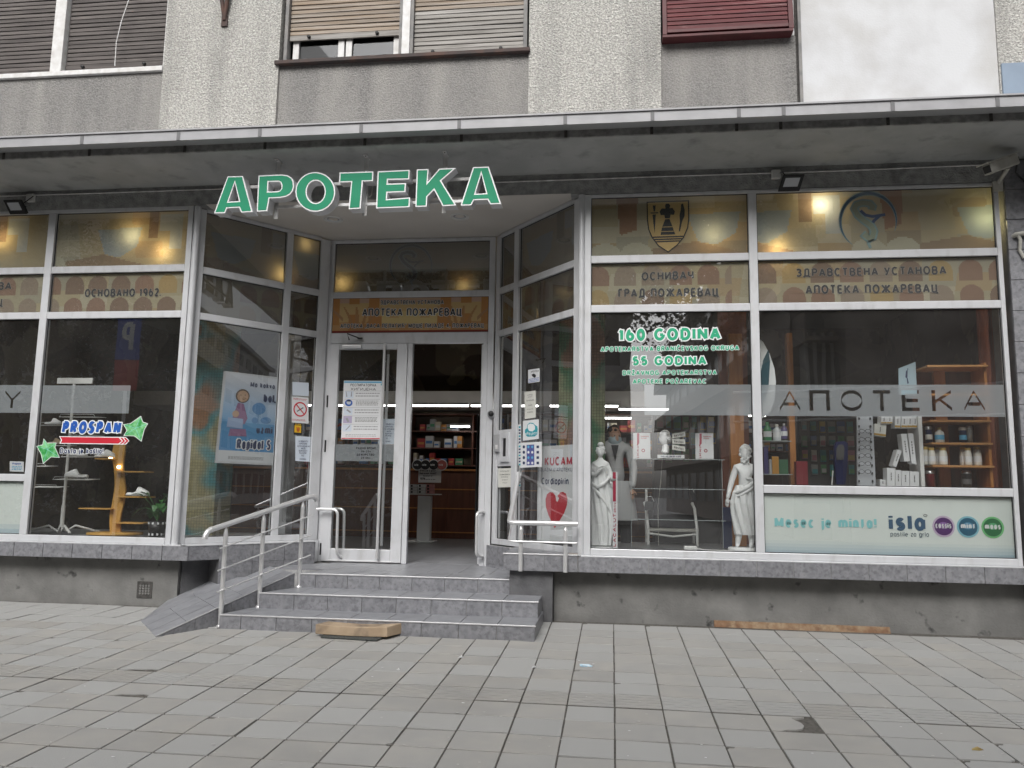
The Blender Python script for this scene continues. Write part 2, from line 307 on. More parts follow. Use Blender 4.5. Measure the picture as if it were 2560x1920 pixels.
# ------------------------------------------------------------------ stroke lettering
def arc(cx, cy, rx, ry, a0, a1, n=None):
    n = n or max(4, int(abs(a1-a0)/15)); return [(cx+rx*math.cos(R(a0+(a1-a0)*i/n)), cy+ry*math.sin(R(a0+(a1-a0)*i/n))) for i in range(n+1)]
OV = arc(.5, .5, .5, .5, 90, 450, 24)
X = .72                                                    # x-height
def lo(cx=.5, cy=X/2, rx=.5, ry=X/2, a0=90, a1=450): return arc(cx, cy, rx, ry, a0, a1, 18)
G = {
 'A': (.78, [[(0, 0), (.5, 1), (1, 0)], [(.2, .3), (.8, .3)]]),
 'B': (.68, [[(0, 1), (.55, 1)]+arc(.55, .76, .38, .24, 90, -90)+[(0, .52)], [(.5, .52)]+arc(.6, .26, .4, .26, 90, -90)+[(0, 0), (0, 1)]]),
 'C': (.74, [arc(.52, .5, .52, .5, 48, 312, 20)]),
 'D': (.74, [[(0, 0), (0, 1), (.45, 1)]+arc(.45, .5, .55, .5, 90, -90)+[(0, 0)]]),
 'E': (.62, [[(1, 1), (0, 1), (0, 0), (1, 0)], [(0, .52), (.92, .52)]]),
 'F': (.6, [[(1, 1), (0, 1), (0, 0)], [(0, .5), (.9, .5)]]),
 'G': (.78, [arc(.52, .5, .52, .5, 48, 345, 20)+[(1, .46), (.58, .46)]]),
 'H': (.7, [[(0, 0), (0, 1)], [(1, 0), (1, 1)], [(0, .52), (1, .52)]]),
 'I': (.16, [[(.5, 0), (.5, 1)]]), 'J': (.5, [[(1, 1), (1, .3)]+arc(.5, .3, .5, .3, 0, -180)]),
 'K': (.72, [[(0, 0), (0, 1)], [(.98, 1), (.08, .42)], [(.3, .58), (1, 0)]]),
 'L': (.58, [[(0, 1), (0, 0), (1, 0)]]), 'M': (.86, [[(0, 0), (0, 1), (.5, .1), (1, 1), (1, 0)]]), 'N': (.72, [[(0, 0), (0, 1), (1, 0), (1, 1)]]),
 'O': (.8, [OV]), 'P': (.66, [[(0, 0), (0, 1), (.55, 1)]+arc(.6, .74, .4, .26, 90, -90)+[(0, .48)]]),
 'R': (.7, [[(0, 0), (0, 1), (.55, 1)]+arc(.58, .75, .4, .25, 90, -90)+[(0, .5)], [(.5, .5), (1, 0)]]),
 'S': (.66, [arc(.5, .755, .46, .245, 35, 255, 12)+arc(.5, .265, .5, .265, 80, -150, 14)]),
 'T': (.68, [[(0, 1), (1, 1)], [(.5, 1), (.5, 0)]]), 'U': (.7, [[(0, 1), (0, .35)]+arc(.5, .35, .5, .35, 180, 360)+[(1, 1)]]),
 'V': (.74, [[(0, 1), (.5, 0), (1, 1)]]), 'X': (.72, [[(0, 0), (1, 1)], [(0, 1), (1, 0)]]), 'Y': (.72, [[(0, 1), (.5, .45), (1, 1)], [(.5, .5), (.5, 0)]]),
 'Z': (.66, [[(0, 1), (1, 1), (0, 0), (1, 0)]]),
 'Б': (.68, [[(.9, 1), (0, 1), (0, 0), (.55, 0)]+arc(.58, .28, .42, .28, -90, 90)+[(0, .56)]]), 'Г': (.56, [[(1, 1), (0, 1), (0, 0)]]),
 'Д': (.84, [[(.18, 0), (.26, 1), (.84, 1), (.84, 0)], [(0, -.2), (0, 0), (1, 0), (1, -.2)]]), 'Ж': (1.06, [[(.5, 0), (.5, 1)], [(0, 1), (.44, .5), (0, 0)], [(1, 1), (.56, .5), (1, 0)]]),
 'З': (.62, [arc(.42, .76, .52, .24, 150, -80, 12)+[(.3, .52)], [(.3, .52)]+arc(.45, .26, .55, .26, 80, -150, 14)]),
 'И': (.72, [[(0, 1), (0, 0), (1, 1), (1, 0)]]), 'Л': (.76, [[(0, 0), (.1, 0), (.24, .2), (.28, 1), (1, 1), (1, 0)]]), 'П': (.7, [[(0, 0), (0, 1), (1, 1), (1, 0)]]),
 'Љ': (1.05, [[(0, 0), (.08, 0), (.2, .2), (.22, 1), (.6, 1), (.6, 0), (.8, 0)]+arc(.8, .28, .2, .28, -90, 90)+[(.6, .56)]]),
 'У': (.72, [[(0, 1), (.52, .34)], [(1, 1), (.45, .06), (.12, 0)]]), 'Ц': (.76, [[(0, 1), (0, 0), (.92, 0)], [(.8, 1), (.8, 0)], [(.98, 0), (.98, -.2)]]),
 'Ч': (.66, [[(0, 1), (0, .6)]+arc(.4, .6, .4, .2, 180, 270)+[(1, .4)], [(1, 1), (1, 0)]]), 'Ш': (.95, [[(0, 1), (0, 0), (1, 0), (1, 1)], [(.5, 0), (.5, 1)]]),
 'Ћ': (.84, [[(0, 1), (.8, 1)], [(.3, 1), (.3, 0)], [(.3, .52), (.6, .58)]+arc(.7, .36, .3, .22, 90, 0)+[(1, 0)]]),
 'Ђ': (.84, [[(0, 1), (.8, 1)], [(.3, 1), (.3, 0)], [(.3, .52), (.6, .58)]+arc(.7, .3, .3, .28, 90, -90)]),
 '0': (.62, [OV]), '1': (.36, [[(0, .74), (.75, 1), (.75, 0)]]), '2': (.62, [arc(.5, .72, .48, .28, 160, -30, 12)+[(0, 0), (1, 0)]]),
 '3': None, '4': (.66, [[(.78, 0), (.78, 1), (0, .28), (1, .28)]]), '5': (.62, [[(.9, 1), (.14, 1), (.06, .56)]+arc(.5, .32, .5, .3, 130, -150, 14)]),
 '6': (.62, [arc(.5, .31, .5, .31, 90, 450, 18), arc(.62, .4, .6, .6, 100, 190, 8)]), '7': (.6, [[(0, 1), (1, 1), (.3, 0)]]),
 '8': (.62, [arc(.5, .75, .42, .25, 90, 450, 16), arc(.5, .26, .5, .26, 90, 450, 16)]), '9': (.62, [arc(.5, .69, .5, .31, 90, 450, 18), arc(.38, .6, .6, .6, -80, 10, 8)]),
 '.': (.14, [[(.5, 0), (.5, .1)]]), ',': (.16, [[(.7, .1), (.3, -.14)]]), '!': (.16, [[(.5, 1), (.5, .3)], [(.5, .1), (.5, 0)]]), '-': (.4, [[(0, .4), (1, .4)]]), '?': (.55, [arc(.5, .75, .45, .25, 170, -60, 10)+[(.5, .3)], [(.5, .1), (.5, 0)]]),
 '„': (.3, [[(.3, .1), (.1, -.14)], [(.9, .1), (.7, -.14)]]), '”': (.3, [[(.3, 1), (.1, .76)], [(.9, 1), (.7, .76)]]), '®': (.3, [arc(.5, .86, .45, .13, 90, 450, 12)]), '/': (.4, [[(0, 0), (1, 1)]]), ':': (.14, [[(.5, 0), (.5, .1)], [(.5, .5), (.5, .6)]]),
 'a': (.56, [lo(rx=.5), [(1, X), (1, 0)]]), 'b': (.58, [[(0, 1), (0, 0)], lo()]), 'c': (.52, [arc(.55, X/2, .55, X/2, 50, 310, 16)]), 'd': (.58, [[(1, 1), (1, 0)], lo()]),
 'e': (.58, [[(.04, X/2), (1, X/2)]+arc(.5, X/2, .5, X/2, 0, 310, 18)]), 'f': (.38, [arc(.75, .8, .4, .2, 90, 180, 6)+[(.35, 0)], [(0, .66), (.9, .66)]]),
 'g': (.58, [lo(), [(1, X), (1, -.05)]+arc(.5, -.05, .5, .2, 0, -150)]), 'h': (.54, [[(0, 1), (0, 0)], [(0, .4)]+arc(.5, .42, .5, .3, 180, 0)+[(1, 0)]]), 'i': (.14, [[(.5, 0), (.5, X)], [(.5, .86), (.5, 1)]]),
 'j': (.22, [[(.8, X), (.8, -.1)]+arc(.3, -.1, .5, .14, 0, -90, 5), [(.8, .86), (.8, 1)]]), 'k': (.54, [[(0, 0), (0, 1)], [(.95, X), (.05, .28)], [(.35, .42), (1, 0)]]), 'l': (.14, [[(.5, 0), (.5, 1)]]),
 'm': (.88, [[(0, 0), (0, X)], [(0, .4)]+arc(.25, .44, .25, .28, 180, 0)+[(.5, 0)], [(.5, .4)]+arc(.75, .44, .25, .28, 180, 0)+[(1, 0)]]), 'n': (.54, [[(0, 0), (0, X)], [(0, .4)]+arc(.5, .42, .5, .3, 180, 0)+[(1, 0)]]),
 'o': (.6, [lo()]), 'p': (.58, [[(0, X), (0, -.25)], lo()]), 'r': (.36, [[(0, 0), (0, X)], [(0, .4)]+arc(.8, .42, .8, .3, 180, 95, 6)]),
 's': (.5, [arc(.5, .54, .44, .18, 30, 255, 10)+arc(.5, .19, .5, .19, 80, -150, 12)]), 't': (.38, [[(.35, .95), (.35, .2)]+arc(.7, .2, .35, .2, 180, 270, 5), [(0, .66), (.9, .66)]]),
 'u': (.54, [[(0, X), (0, .3)]+arc(.5, .3, .5, .3, 180, 360)+[(1, X)], [(1, .3), (1, 0)]]), 'v': (.54, [[(0, X), (.5, 0), (1, X)]]), 'z': (.48, [[(0, X), (1, X), (0, 0), (1, 0)]]),
 'ц': (.58, [[(0, X), (0, 0), (.94, 0)], [(.8, X), (.8, 0)], [(.98, 0), (.98, -.16)]]), 'п': (.52, [[(0, 0), (0, X), (1, X), (1, 0)]]), 'т': (.5, [[(0, X), (1, X)], [(.5, X), (.5, 0)]]), 'ч': (.5, [[(0, X), (0, .4)]+arc(.4, .42, .4, .14, 180, 270, 5)+[(1, .28)], [(1, X), (1, 0)]]),
}
G['3'] = G['З']
for a, b in zip('АВЕКМНОРСТХЈеарос', 'ABEKMHOPCTXJeapoc'): G[a] = G[b]
CAR = {'Č': 'C', 'Ž': 'Z', 'Š': 'S', 'š': 's', 'ž': 'z', 'č': 'c'}
def stroke(pts, t):                                         # a mitred ribbon along the polyline
    P = [Vector(p) for p in pts]; closed = (P[0]-P[-1]).length < 1e-6
    if closed: P = P[:-1]
    n = len(P); L, Rr = [], []
    for i in range(n):
        d0 = (P[i]-P[i-1]) if (i or closed) else (P[1]-P[0]); d1 = (P[(i+1) % n]-P[i]) if (i < n-1 or closed) else (P[i]-P[i-1])
        if d0.length < 1e-9: d0 = d1
        if d1.length < 1e-9: d1 = d0
        d0 = d0.normalized(); d1 = d1.normalized(); n0 = Vector((-d0.y, d0.x)); n1 = Vector((-d1.y, d1.x)); m = n0+n1
        if m.length < .3: m = n0
        m = m.normalized(); k = min(1/max(m.dot(n0), .38), 1.3)*t/2
        L.append(P[i]+m*k); Rr.append(P[i]-m*k)
    V = L+Rr; F = [(i, (i+1) % n, n+(i+1) % n, n+i) for i in range(n if closed else n-1)]
    return V, F
def lettering(mb, s, w, h, t, m, place2, gap=.11, grow=0, z0=0.0, slant=0):
    """strokes of s fitted to width w and capital height h; place2(x, y, lift) -> world point"""
    adv = []; tot = 0
    for c in s:
        c0 = CAR.get(c, c)
        gw = .32 if c == ' ' else (G[c0][0] if c0 in G else .5); adv.append((c, c0, tot, gw)); tot += gw+gap+t/h*.25
    tot -= gap+t/h*.25; k = w/tot; n = 0
    for c, c0, x0, gw in adv:
        if c0 not in G: continue
        st = list(G[c0][1]); yb = .12 if c0.islower() and c != c0 else 0
        if c != c0: st = st+[[(.2, 1.28-yb*2.4), (.5, 1.14-yb*2.4), (.8, 1.28-yb*2.4)]]
        for q in st:
            W = gw*k; pts = [(x0*k + t/2 + x*max(W-t, 1e-4) if W > t*1.2 else x0*k+W*x, t/2+y*(h-t)) for x, y in q]
            pts = [(x+y*slant, y) for x, y in pts]
            runs = [[pts[0]]]                                  # split at sharp corners so that no mitre pinches
            for i in range(1, len(pts)):
                runs[-1].append(pts[i])
                if i < len(pts)-1:
                    a = Vector(pts[i])-Vector(pts[i-1]); b_ = Vector(pts[i+1])-Vector(pts[i])
                    if a.length > 1e-9 and b_.length > 1e-9 and a.normalized().dot(b_.normalized()) < .2: runs.append([pts[i]])
            for q2 in runs:
                if grow and (Vector(q2[0])-Vector(q2[-1])).length > 1e-6:         # outlines reach past the stroke ends
                    a = (Vector(q2[0])-Vector(q2[1])).normalized()*grow; c_ = (Vector(q2[-1])-Vector(q2[-2])).normalized()*grow
                    q2 = [tuple(Vector(q2[0])+a)]+q2[1:-1]+[tuple(Vector(q2[-1])+c_)]
                V, F = stroke(q2, t+2*grow); n += 1; lift = z0+n % 5*.0004
                mb.add([place2(x, y, lift) for x, y in V], F, m)
def label_on(fr, s, u0, v0, u1, v1, cap, t, m, d=-.003, outline=None, og=.25, name='lettering', parent=None, lab=None, cat=None, group=None, gap=.11, slant=0, back=None):
    """text from pixel (u0,v0) to (u1,v1) along its baseline, capitals cap pixels high, on frame plane depth d; t = stroke in cap heights"""
    a0, z0 = fr.hit(u0, v0, d); a1, z1 = fr.hit(u1, v1, d); _, zc = fr.hit(u0, v0-cap, d)
    h = zc-z0; wv = Vector((a1-a0, z1-z0)); w_ = wv.length; ex = wv/w_; sgn = 1 if d <= .02 else 1
    def pl(x, y, lift): return fr.p(a0+ex.x*x, d-lift, z0+ex.y*x+y)
    mb = MB()
    if outline: lettering(mb, s, w_, h, t*h, outline, pl, gap, grow=t*h*og, slant=slant)
    lettering(mb, s, w_, h, t*h, m, pl, gap, z0=.0022 if outline else 0, slant=slant)
    o = mb.build(name, parent, recalc=False)
    return tag(o, lab, cat, group)
def print_lines(mb, fr, a0, a1, z0, z1, n, m, d, fill=.5, r=None):          # unreadable small print: rows of word-long dashes
    r = r or rnd; h = (z1-z0)/n
    for i in range(n):
        z = z1-(i+.5)*h; a = a0
        while a < a1-.006:
            l = min(r.uniform(.012, .035), a1-a); mb.quad(fr.p(a, d, z-h*fill/2), fr.p(a+l, d, z-h*fill/2), fr.p(a+l, d, z+h*fill/2), fr.p(a, d, z+h*fill/2), m); a += l+.007
# colour-printed sheets: a fine grid whose faces carry the print colours
def printed(name, fr, a0, a1, z0, z1, d, m, paint, cell=.012, parent=None):
    nx = max(1, int(round((a1-a0)/cell))); nz = max(1, int(round((z1-z0)/cell)))
    vs = [fr.p(a0+(a1-a0)*i/nx, d, z0+(z1-z0)*j/nz) for j in range(nz+1) for i in range(nx+1)]
    c = Vector(fr.p((a0+a1)/2, d, (z0+z1)/2)); me = bpy.data.meshes.new(name)
    fs = [(j*(nx+1)+i, j*(nx+1)+i+1, (j+1)*(nx+1)+i+1, (j+1)*(nx+1)+i) for j in range(nz) for i in range(nx)]
    me.from_pydata([tuple(Vector(v)-c) for v in vs], [], fs); me.materials.append(m)
    at = me.color_attributes.new('print', 'FLOAT_COLOR', 'CORNER'); buf = []
    for j in range(nz):
        for i in range(nx):
            k = paint(a0+(a1-a0)*(i+.5)/nx, z0+(z1-z0)*(j+.5)/nz); buf += [k[0], k[1], k[2], 1]*4
    at.data.foreach_set('color', buf); me.update()
    o = bpy.data.objects.new(name, me); col.objects.link(o); place(o, c, parent); return o
# ================================================================== THE SETTING: ground and pavement
SL = .02963
def gz(y): return -.388+SL*y if y < 0 else -.388
ground = MB().quad((-200, -200, -.56-.4), (200, -200, -.56-.4), (200, 200, -.56-.4), (-200, 200, -.56-.4), MT['asphalt']).build('ground', recalc=False); tag(ground, kind='structure')
pv = MB()
pv.hexa([(-30, -9.5, gz(-9.5)-.5), (30, -9.5, gz(-9.5)-.5), (30, .2, -.9), (-30, .2, -.9), (-30, -9.5, gz(-9.5)-.0045), (30, -9.5, gz(-9.5)-.0045), (30, .2, gz(.2)-.0045), (-30, .2, gz(.2)-.0045)], MT['sand'])
pavement = pv.build('pavement'); tag(pavement, kind='structure')
rdb = MB().box(-60, 60, -30, -9.5, -.95, -.78, MT['asphalt']).build('road'); tag(rdb, kind='structure')
kb = MB().box(-30, 30, -9.66, -9.505, -.9, gz(-9.5), MT['paver']).build('kerb', bevel=.01); tag(kb, kind='structure')
def tile_mesh(w, h, t, m, kind=0):
    b = MB(); e = .002
    if kind == 1:                                           # grooved guidance tile
        b.box(-w/2, w/2, -h/2, h/2, -t, -.0045, MT['sand']); n = 5; s = h/n
        for i in range(n): b.box(-w/2, w/2, -h/2+i*s+.005, -h/2+(i+1)*s-.005, -.0045, 0, m)
    elif kind == 2:                                         # broken corner
        b = MB(); P = [(-w*.5, -h*.5), (-w*.32, -h*.5), (-w*.2, -h*.40), (w*.02, -h*.36), (w*.14, -h*.28), (w*.21, -h*.10), (w*.19, h*.10), (w*.10, h*.27), (w*.05, h*.38), (w*.2, h*.42), (w*.34, h*.5), (-w*.5, h*.5)]
        F = Frame((0, 0, 0), (1, 0, 0)); tri = tessellate_polygon([[Vector((*p, 0)) for p in P]]); n = len(P)
        b.add([(x, y, 0) for x, y in P], tri, m); b.add([(x, y, 0) for x, y in P]+[(x, y, -t) for x, y in P], [(i, (i+1) % n, n+(i+1) % n, n+i) for i in range(n)], m)
    elif kind == 3:                                         # broken front edge
        P = [(-w/2, -h/2), (-w*.3, -h/2), (-w*.15, -h*.38), (w*.15, -h*.36), (w*.3, -h*.3), (w/2, -h*.34), (w/2, h/2), (-w/2, h/2)]
        tri = tessellate_polygon([[Vector((*p, 0)) for p in P]]); n = len(P)
        b.add([(x, y, 0) for x, y in P], tri, m); b.add([(x, y, 0) for x, y in P]+[(x, y, -t) for x, y in P], [(i, (i+1) % n, n+(i+1) % n, n+i) for i in range(n)], m)
    elif kind in (4, 5):                                    # a chipped corner
        q = .10 if kind == 4 else .16; sx = 1 if kind == 4 else -1
        P = [(-w/2, -h/2), (w/2-w*q, -h/2), (w/2-w*q*.8, -h/2+h*q*.55), (w/2-w*q*.3, -h/2+h*q*.6), (w/2, -h/2+h*q), (w/2, h/2), (-w/2, h/2)]; P = [(x*sx, y*(1 if kind == 4 else -1)) for x, y in P]
        tri = tessellate_polygon([[Vector((*p, 0)) for p in P]]); n = len(P)
        b.add([(x, y, 0) for x, y in P], tri, m); b.add([(x, y, 0) for x, y in P]+[(x, y, -t) for x, y in P], [(i, (i+1) % n, n+(i+1) % n, n+i) for i in range(n)], m)
    else:
        b.add([(-w/2, -h/2, -t), (w/2, -h/2, -t), (w/2, h/2, -t), (-w/2, h/2, -t), (-w/2, -h/2, -e), (w/2, -h/2, -e), (w/2, h/2, -e), (-w/2, h/2, -e), (-w/2+e, -h/2+e, 0), (w/2-e, -h/2+e, 0), (w/2-e, h/2-e, 0), (-w/2+e, h/2-e, 0)],
              [(0, 1, 5, 4), (1, 2, 6, 5), (2, 3, 7, 6), (3, 0, 4, 7), (4, 5, 9, 8), (5, 6, 10, 9), (6, 7, 11, 10), (7, 4, 8, 11), (8, 9, 10, 11)], m)
    me = bpy.data.meshes.new('paving_tile'); me.from_pydata(b.v, [], b.f); [me.materials.append(q_) for q_ in b.mats]; me.polygons.foreach_set('material_index', b.m); me.update()
    return me
TM = [tile_mesh(.289, .281, .03, MT['paver'], k) for k in range(6)]
cand = []
for i in range(-34, 30):
    for j in range(0, 22):
        x = .017+.2990*(i+.5); y = -.0-.3*(j+.5)+.005
        in_steps = -3.9 < x < -.66 and y > -1.0 and (x > -3.9+(y+1.3)*.5)
        if y > -1.0 and -3.45 < x < -.75 and y > -.75: continue
        d = (Vector((x, y, gz(y)))-CAM); zf = d.dot(_f); u = 1280+FPX*d.dot(_r)/zf; v = 960-FPX*d.dot(_u)/zf
        vis = -60 < u < 2620 and v < 1990 and zf > .5
        cand.append((not vis, zf, x, y, i, j))
cand.sort(); tiles = MB(); n_ = 0
for nv, zf, x, y, i, j in cand:
    if zf < .6: nv = True
    r = random.Random(i*91+j*7); k = 1 if j == 8 else (0 if r.random() > .09 else 4+(i+j) % 2)
    if (i, j) in ((3, 9),): k = 2
    if (i, j) in ((-12, 7), (-11, 9)): k = 3
    dz = r.uniform(-.0025, .002); rot = (math.atan(SL)+r.uniform(-.008, .008), r.uniform(-.008, .008), r.uniform(-.006, .006))
    px, py = x+r.uniform(-.0015, .0015), y-.009*x+r.uniform(-.0015, .0015)
    if n_ < 300 and not nv:
        o = bpy.data.objects.new('paving_tile', TM[k]); col.objects.link(o); o.parent = pavement
        o.location = Vector((px, py, gz(y)+dz))-Vector(pavement.location); o.rotation_euler = rot; n_ += 1
    else:
        ro = Matrix.Rotation(rot[2], 3, 'Z') @ Matrix.Rotation(rot[0], 3, 'X') @ Matrix.Rotation(rot[1], 3, 'Y'); me = TM[k]
        tiles.add([ro @ v.co + Vector((px, py, gz(y)+dz)) for v in me.vertices], [tuple(p.vertices) for p in me.polygons], MT['paver'])
o = tiles.build('far_paving_tiles', pavement, recalc=False); o['kind'] = 'stuff'; o['label'] = 'remaining grey pavers farther off'

# ================================================================== THE BUILDING
B = thing('apartment_building', (-1.4, 2, -.38), 'grey pebbledashed apartment block over a ground-floor shop with aluminium shopfront', 'building')
def part(mb, name, bevel=0, parent=B, **k):
    o = mb.build(name, parent, bevel); tag(o, k.get('label')); return o
XL, XR = -9.0, 5.5
# upper wall: light pilasters proud of darker panels, with window openings
WB = 5.56                                                   # sill height of the upper windows
def wallrect(x0, x1, z0, z1, y, m, nm='wall', th=.3): return part(MB().box(x0, x1, y, y+th, z0, z1, m), nm)
wallrect(-5.06, -3.685, 4.28, 7.4, -.02, MT['plaster'], 'pilaster'); wallrect(-.88, .515, 4.28, 7.4, -.02, MT['plaster'], 'pilaster')
wallrect(3.815, XR, 4.28, 7.4, -.02, MT['plaster'], 'pilaster')
wallrect(XL, -5.062, 4.28, WB-.02, .01, MT['plaster_dark'], 'spandrel_panel'); wallrect(-3.683, -.882, 4.28, WB-.02, .012, MT['plaster_dark'], 'spandrel_panel'); wallrect(.517, 1.885, 4.28, WB+.02, .012, MT['plaster_dark'], 'spandrel_panel')
wallrect(1.925, 3.812, 4.28, 7.4, -.005, MT['whitewall'], 'white_panel')
part(MB().box(1.887, 1.923, .03, .1, 4.28, 7.4, MT['stain']), 'expansion_joint')
part(MB().box(1.905, 1.935, -.03, .0, 4.25, 7.4, MT['greypaint']), 'joint_strip')
part(MB().box(3.83, 5.4, -.045, -.021, 4.28, 5.14, pm('blue_grey_panel', (.25, .32, .41), (.22, .28, .36), .5, 4)), 'blue_panel')
part(MB().box(XL, XR, .3, .35, 4.0, 7.4, MT['darkroom']), 'backing_wall')
# windows with roller shutters
def shutter(win, x0, x1, z0, z1, y, mats, pitch=.052, tilt=0, side=0, rail=None):
    n = int((z1-z0)/pitch)
    for i in range(n):
        za = z0+.07+i*pitch; m = mats[i % len(mats)] if len(mats) < 3 else (mats[0] if i < 3 else mats[1] if i < 9 else mats[2])
        yo = y-tilt*(z1-za); b = MB(); sag = .004*math.sin(i*2.1)
        b.hexa([(x0, yo-.002, za+sag), (x1, yo-.002, za-sag), (x1, yo+.014, za-sag), (x0, yo+.014, za+sag), (x0, yo+.004, za+pitch-.007+sag), (x1, yo+.004, za+pitch-.007-sag), (x1, yo+.014, za+pitch-.007-sag), (x0, yo+.014, za+pitch-.007+sag)], m); b.build('slat', win, .002, 1)
    MB().box(x0, x1, y-.004-tilt*(z1-z0), y+.018-tilt*(z1-z0), z0, z0+.066, rail or mats[0]).build('bottom_rail', win, .004)
    MB().box(x0, x1, y+.012, y+.024, z0+.05, z1, MT['darkroom']).build('shutter_backing', win) if not tilt else None
    for fx in (.18, .8):
        MB().lathe((x0+(x1-x0)*fx, y-.012-tilt*(z1-z0), z0+.035), [(0, -.016), (.018, -.016), (.02, 0), (.02, .01)], MT['black'], 10, (0, 1, 0)).build('rubber_stop', win)
W1 = part(MB().box(XL, -5.062, .16, .2, WB-.02, 7.4, MT['darkroom']), 'window', label='upper window with dark brown roller shutters and white frame')
shutter(W1, -7.9, -6.49, WB+.05, 7.3, .07, [MT['shut_brown']]); shutter(W1, -6.335, -5.10, WB+.09, 7.3, .07, [MT['shut_brown']])
bx('post', W1, MT['whitepaint'], -6.485, -6.345, .0, .12, WB+.045, 7.4, .006); bx('sill', W1, MT['whitepaint'], XL, -5.066, -.03, .16, WB-.018, WB+.04, .006)
bx('jamb', W1, MT['whitepaint'], -5.095, -5.064, .02, .12, WB+.045, 7.4, .004)
for a, b_ in ((-6.30, -5.80), (-5.72, -5.14)): bx('dark_gap', W1, MT['darkroom'], a, b_, .085, .09, WB+.045, WB+.085)
W2 = part(MB().box(-3.68, -.884, .2, .24, WB-.02, 7.4, MT['darkroom']), 'window', label='upper window with tan shutter half raised over white sashes')
shutter(W2, -3.61, -2.335, 5.865, 7.3, .07, [MT['shut_tan']], rail=MT['shut_grey']); shutter(W2, -2.165, -.95, 5.60, 7.3, .06, [MT['shut_grey'], MT['shut_grey'], MT['shut_tan']])
bx('post', W2, MT['whitepaint'], -2.295, -2.205, .01, .14, WB+.02, 7.4, .006); bx('guide', W2, MT['greypaint'], -2.33, -2.297, .02, .13, WB+.02, 7.4, .003); bx('guide', W2, MT['greypaint'], -2.203, -2.168, .02, .13, WB+.02, 7.4, .003)
bx('guide', W2, MT['greypaint'], -3.655, -3.615, .02, .13, WB+.02, 7.4, .003); bx('guide', W2, MT['greypaint'], -.948, -.905, .02, .13, WB+.02, 7.4, .003)
bx('sill', W2, MT['sillmetal'], -3.72, -.865, -.06, .17, WB-.03, WB+.012, .004)
for x0, x1 in ((-3.58, -2.98), (-2.96, -2.34)):
    b = MB(); z0, z1 = WB+.015, 6.05
    b.box(x0, x0+.07, .1, .15, z0, z1, MT['whitepaint']); b.box(x1-.07, x1, .1, .15, z0, z1, MT['whitepaint']); b.box(x0+.071, x1-.071, .1, .15, z0, z0+.045, MT['whitepaint']); b.build('sash', W2, .004)
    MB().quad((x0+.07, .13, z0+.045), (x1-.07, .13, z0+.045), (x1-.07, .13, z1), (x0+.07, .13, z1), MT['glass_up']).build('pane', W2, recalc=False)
W3 = part(MB().box(.52, 1.884, .2, .24, WB+.02, 7.4, MT['darkroom']), 'window', label='upper window with peeling dark red shutter pushed outwards')
b = MB(); tl = .10
def tq(x, z, y): return (x, y-.10+tl*(z-WB)*1.0, z)
for x0, x1 in ((.53, .575), (1.80, 1.85)): b.hexa([tq(x0, WB+.04, -.01), tq(x1, WB+.04, -.01), tq(x1, WB+.04, .03), tq(x0, WB+.04, .03), tq(x0, 7.2, -.01), tq(x1, 7.2, -.01), tq(x1, 7.2, .03), tq(x0, 7.2, .03)], MT['redmetal'])
b.hexa([tq(.576, WB+.06, -.01), tq(1.799, WB+.06, -.01), tq(1.799, WB+.06, .03), tq(.576, WB+.06, .03), tq(.576, WB+.10, -.01), tq(1.799, WB+.10, -.01), tq(1.799, WB+.10, .03), tq(.576, WB+.10, .03)], MT['redmetal'])
b.build('shutter_frame', W3, .004)
for i in range(30):
    za = WB+.105+i*.05
    MB().hexa([tq(.578, za, .002), tq(1.797, za, .002), tq(1.797, za, .016), tq(.578, za, .016), tq(.578, za+.044, .008), tq(1.797, za+.044, .008), tq(1.797, za+.044, .016), tq(.578, za+.044, .016)], MT['shut_red']).build('slat', W3, .002, 1)
bx('sill', W3, MT['redmetal'], .525, 1.84, -.12, .1, WB-.0, WB+.03, .004); bx('post', W3, MT['whitepaint'], 1.845, 1.88, .02, .1, WB+.03, 7.4, .003)
# V bracket on the left pilaster, a hanging wire
t = thing('iron_bracket', (-4.33, -.05, 6.15), 'rusty iron V-shaped flag bracket on the left pale pilaster', 'bracket')
for s in (-1, 1): MB().tube([(-4.35, -.035, 6.10), (-4.35+s*.09, -.12, 6.75)], .024, MT['sillmetal'], 8).build('arm', t)
MB().obox((-4.35, -.03, 6.09), (.035, 0, 0), (0, .012, 0), (0, 0, .06), MT['sillmetal']).build('wall_plate', t)
tag(MB().tube([(-5.42, -.06, 7.3), (-5.43, -.06, 6.9), (-5.50, -.06, 6.5), (-5.60, -.05, 6.15), (-5.64, -.05, 5.9), (-5.64, -.04, 5.62)], .006, MT['whitepaint'], 6).build('hanging_wire'), 'thin white wire hanging in front of the brown shutter', 'wire')
# canopy
part(MB().box(XL, XR, -.86, -.002, 4.162, 4.27, MT['soffit']), 'canopy_slab')
part(MB().box(XL, XR, -.885, -.8605, 4.155, 4.285, MT['fascia']), 'canopy_edge', .006)
g = MB(); g.box(XL, XR, -1.01, -.70, 4.225, 4.232, MT['alu_d']); g.box(XL, XR, -1.015, -1.008, 4.222, 4.318, MT['gutter']); g.box(XL, XR, -1.03, -.99, 4.319, 4.334, MT['gutter']); g.box(XL, XR, -.885, -.87, 4.286, 4.33, MT['alu_d'])
GUT = part(g, 'gutter')
for u in (20, 232, 468, 667, 915, 1155, 1415, 1629, 1841, 1951, 2219, 2477):
    p = onY(u, 300, -.88); MB().box(p.x-.014, p.x+.014, -.8895, -.8855, 4.154, 4.275, MT['stain']).build('stain_streak', GUT); MB().box(p.x-.016, p.x+.018, -1.0195, -1.0155, 4.224, 4.316, MT['joint_paint']).build('gutter_joint', GUT)
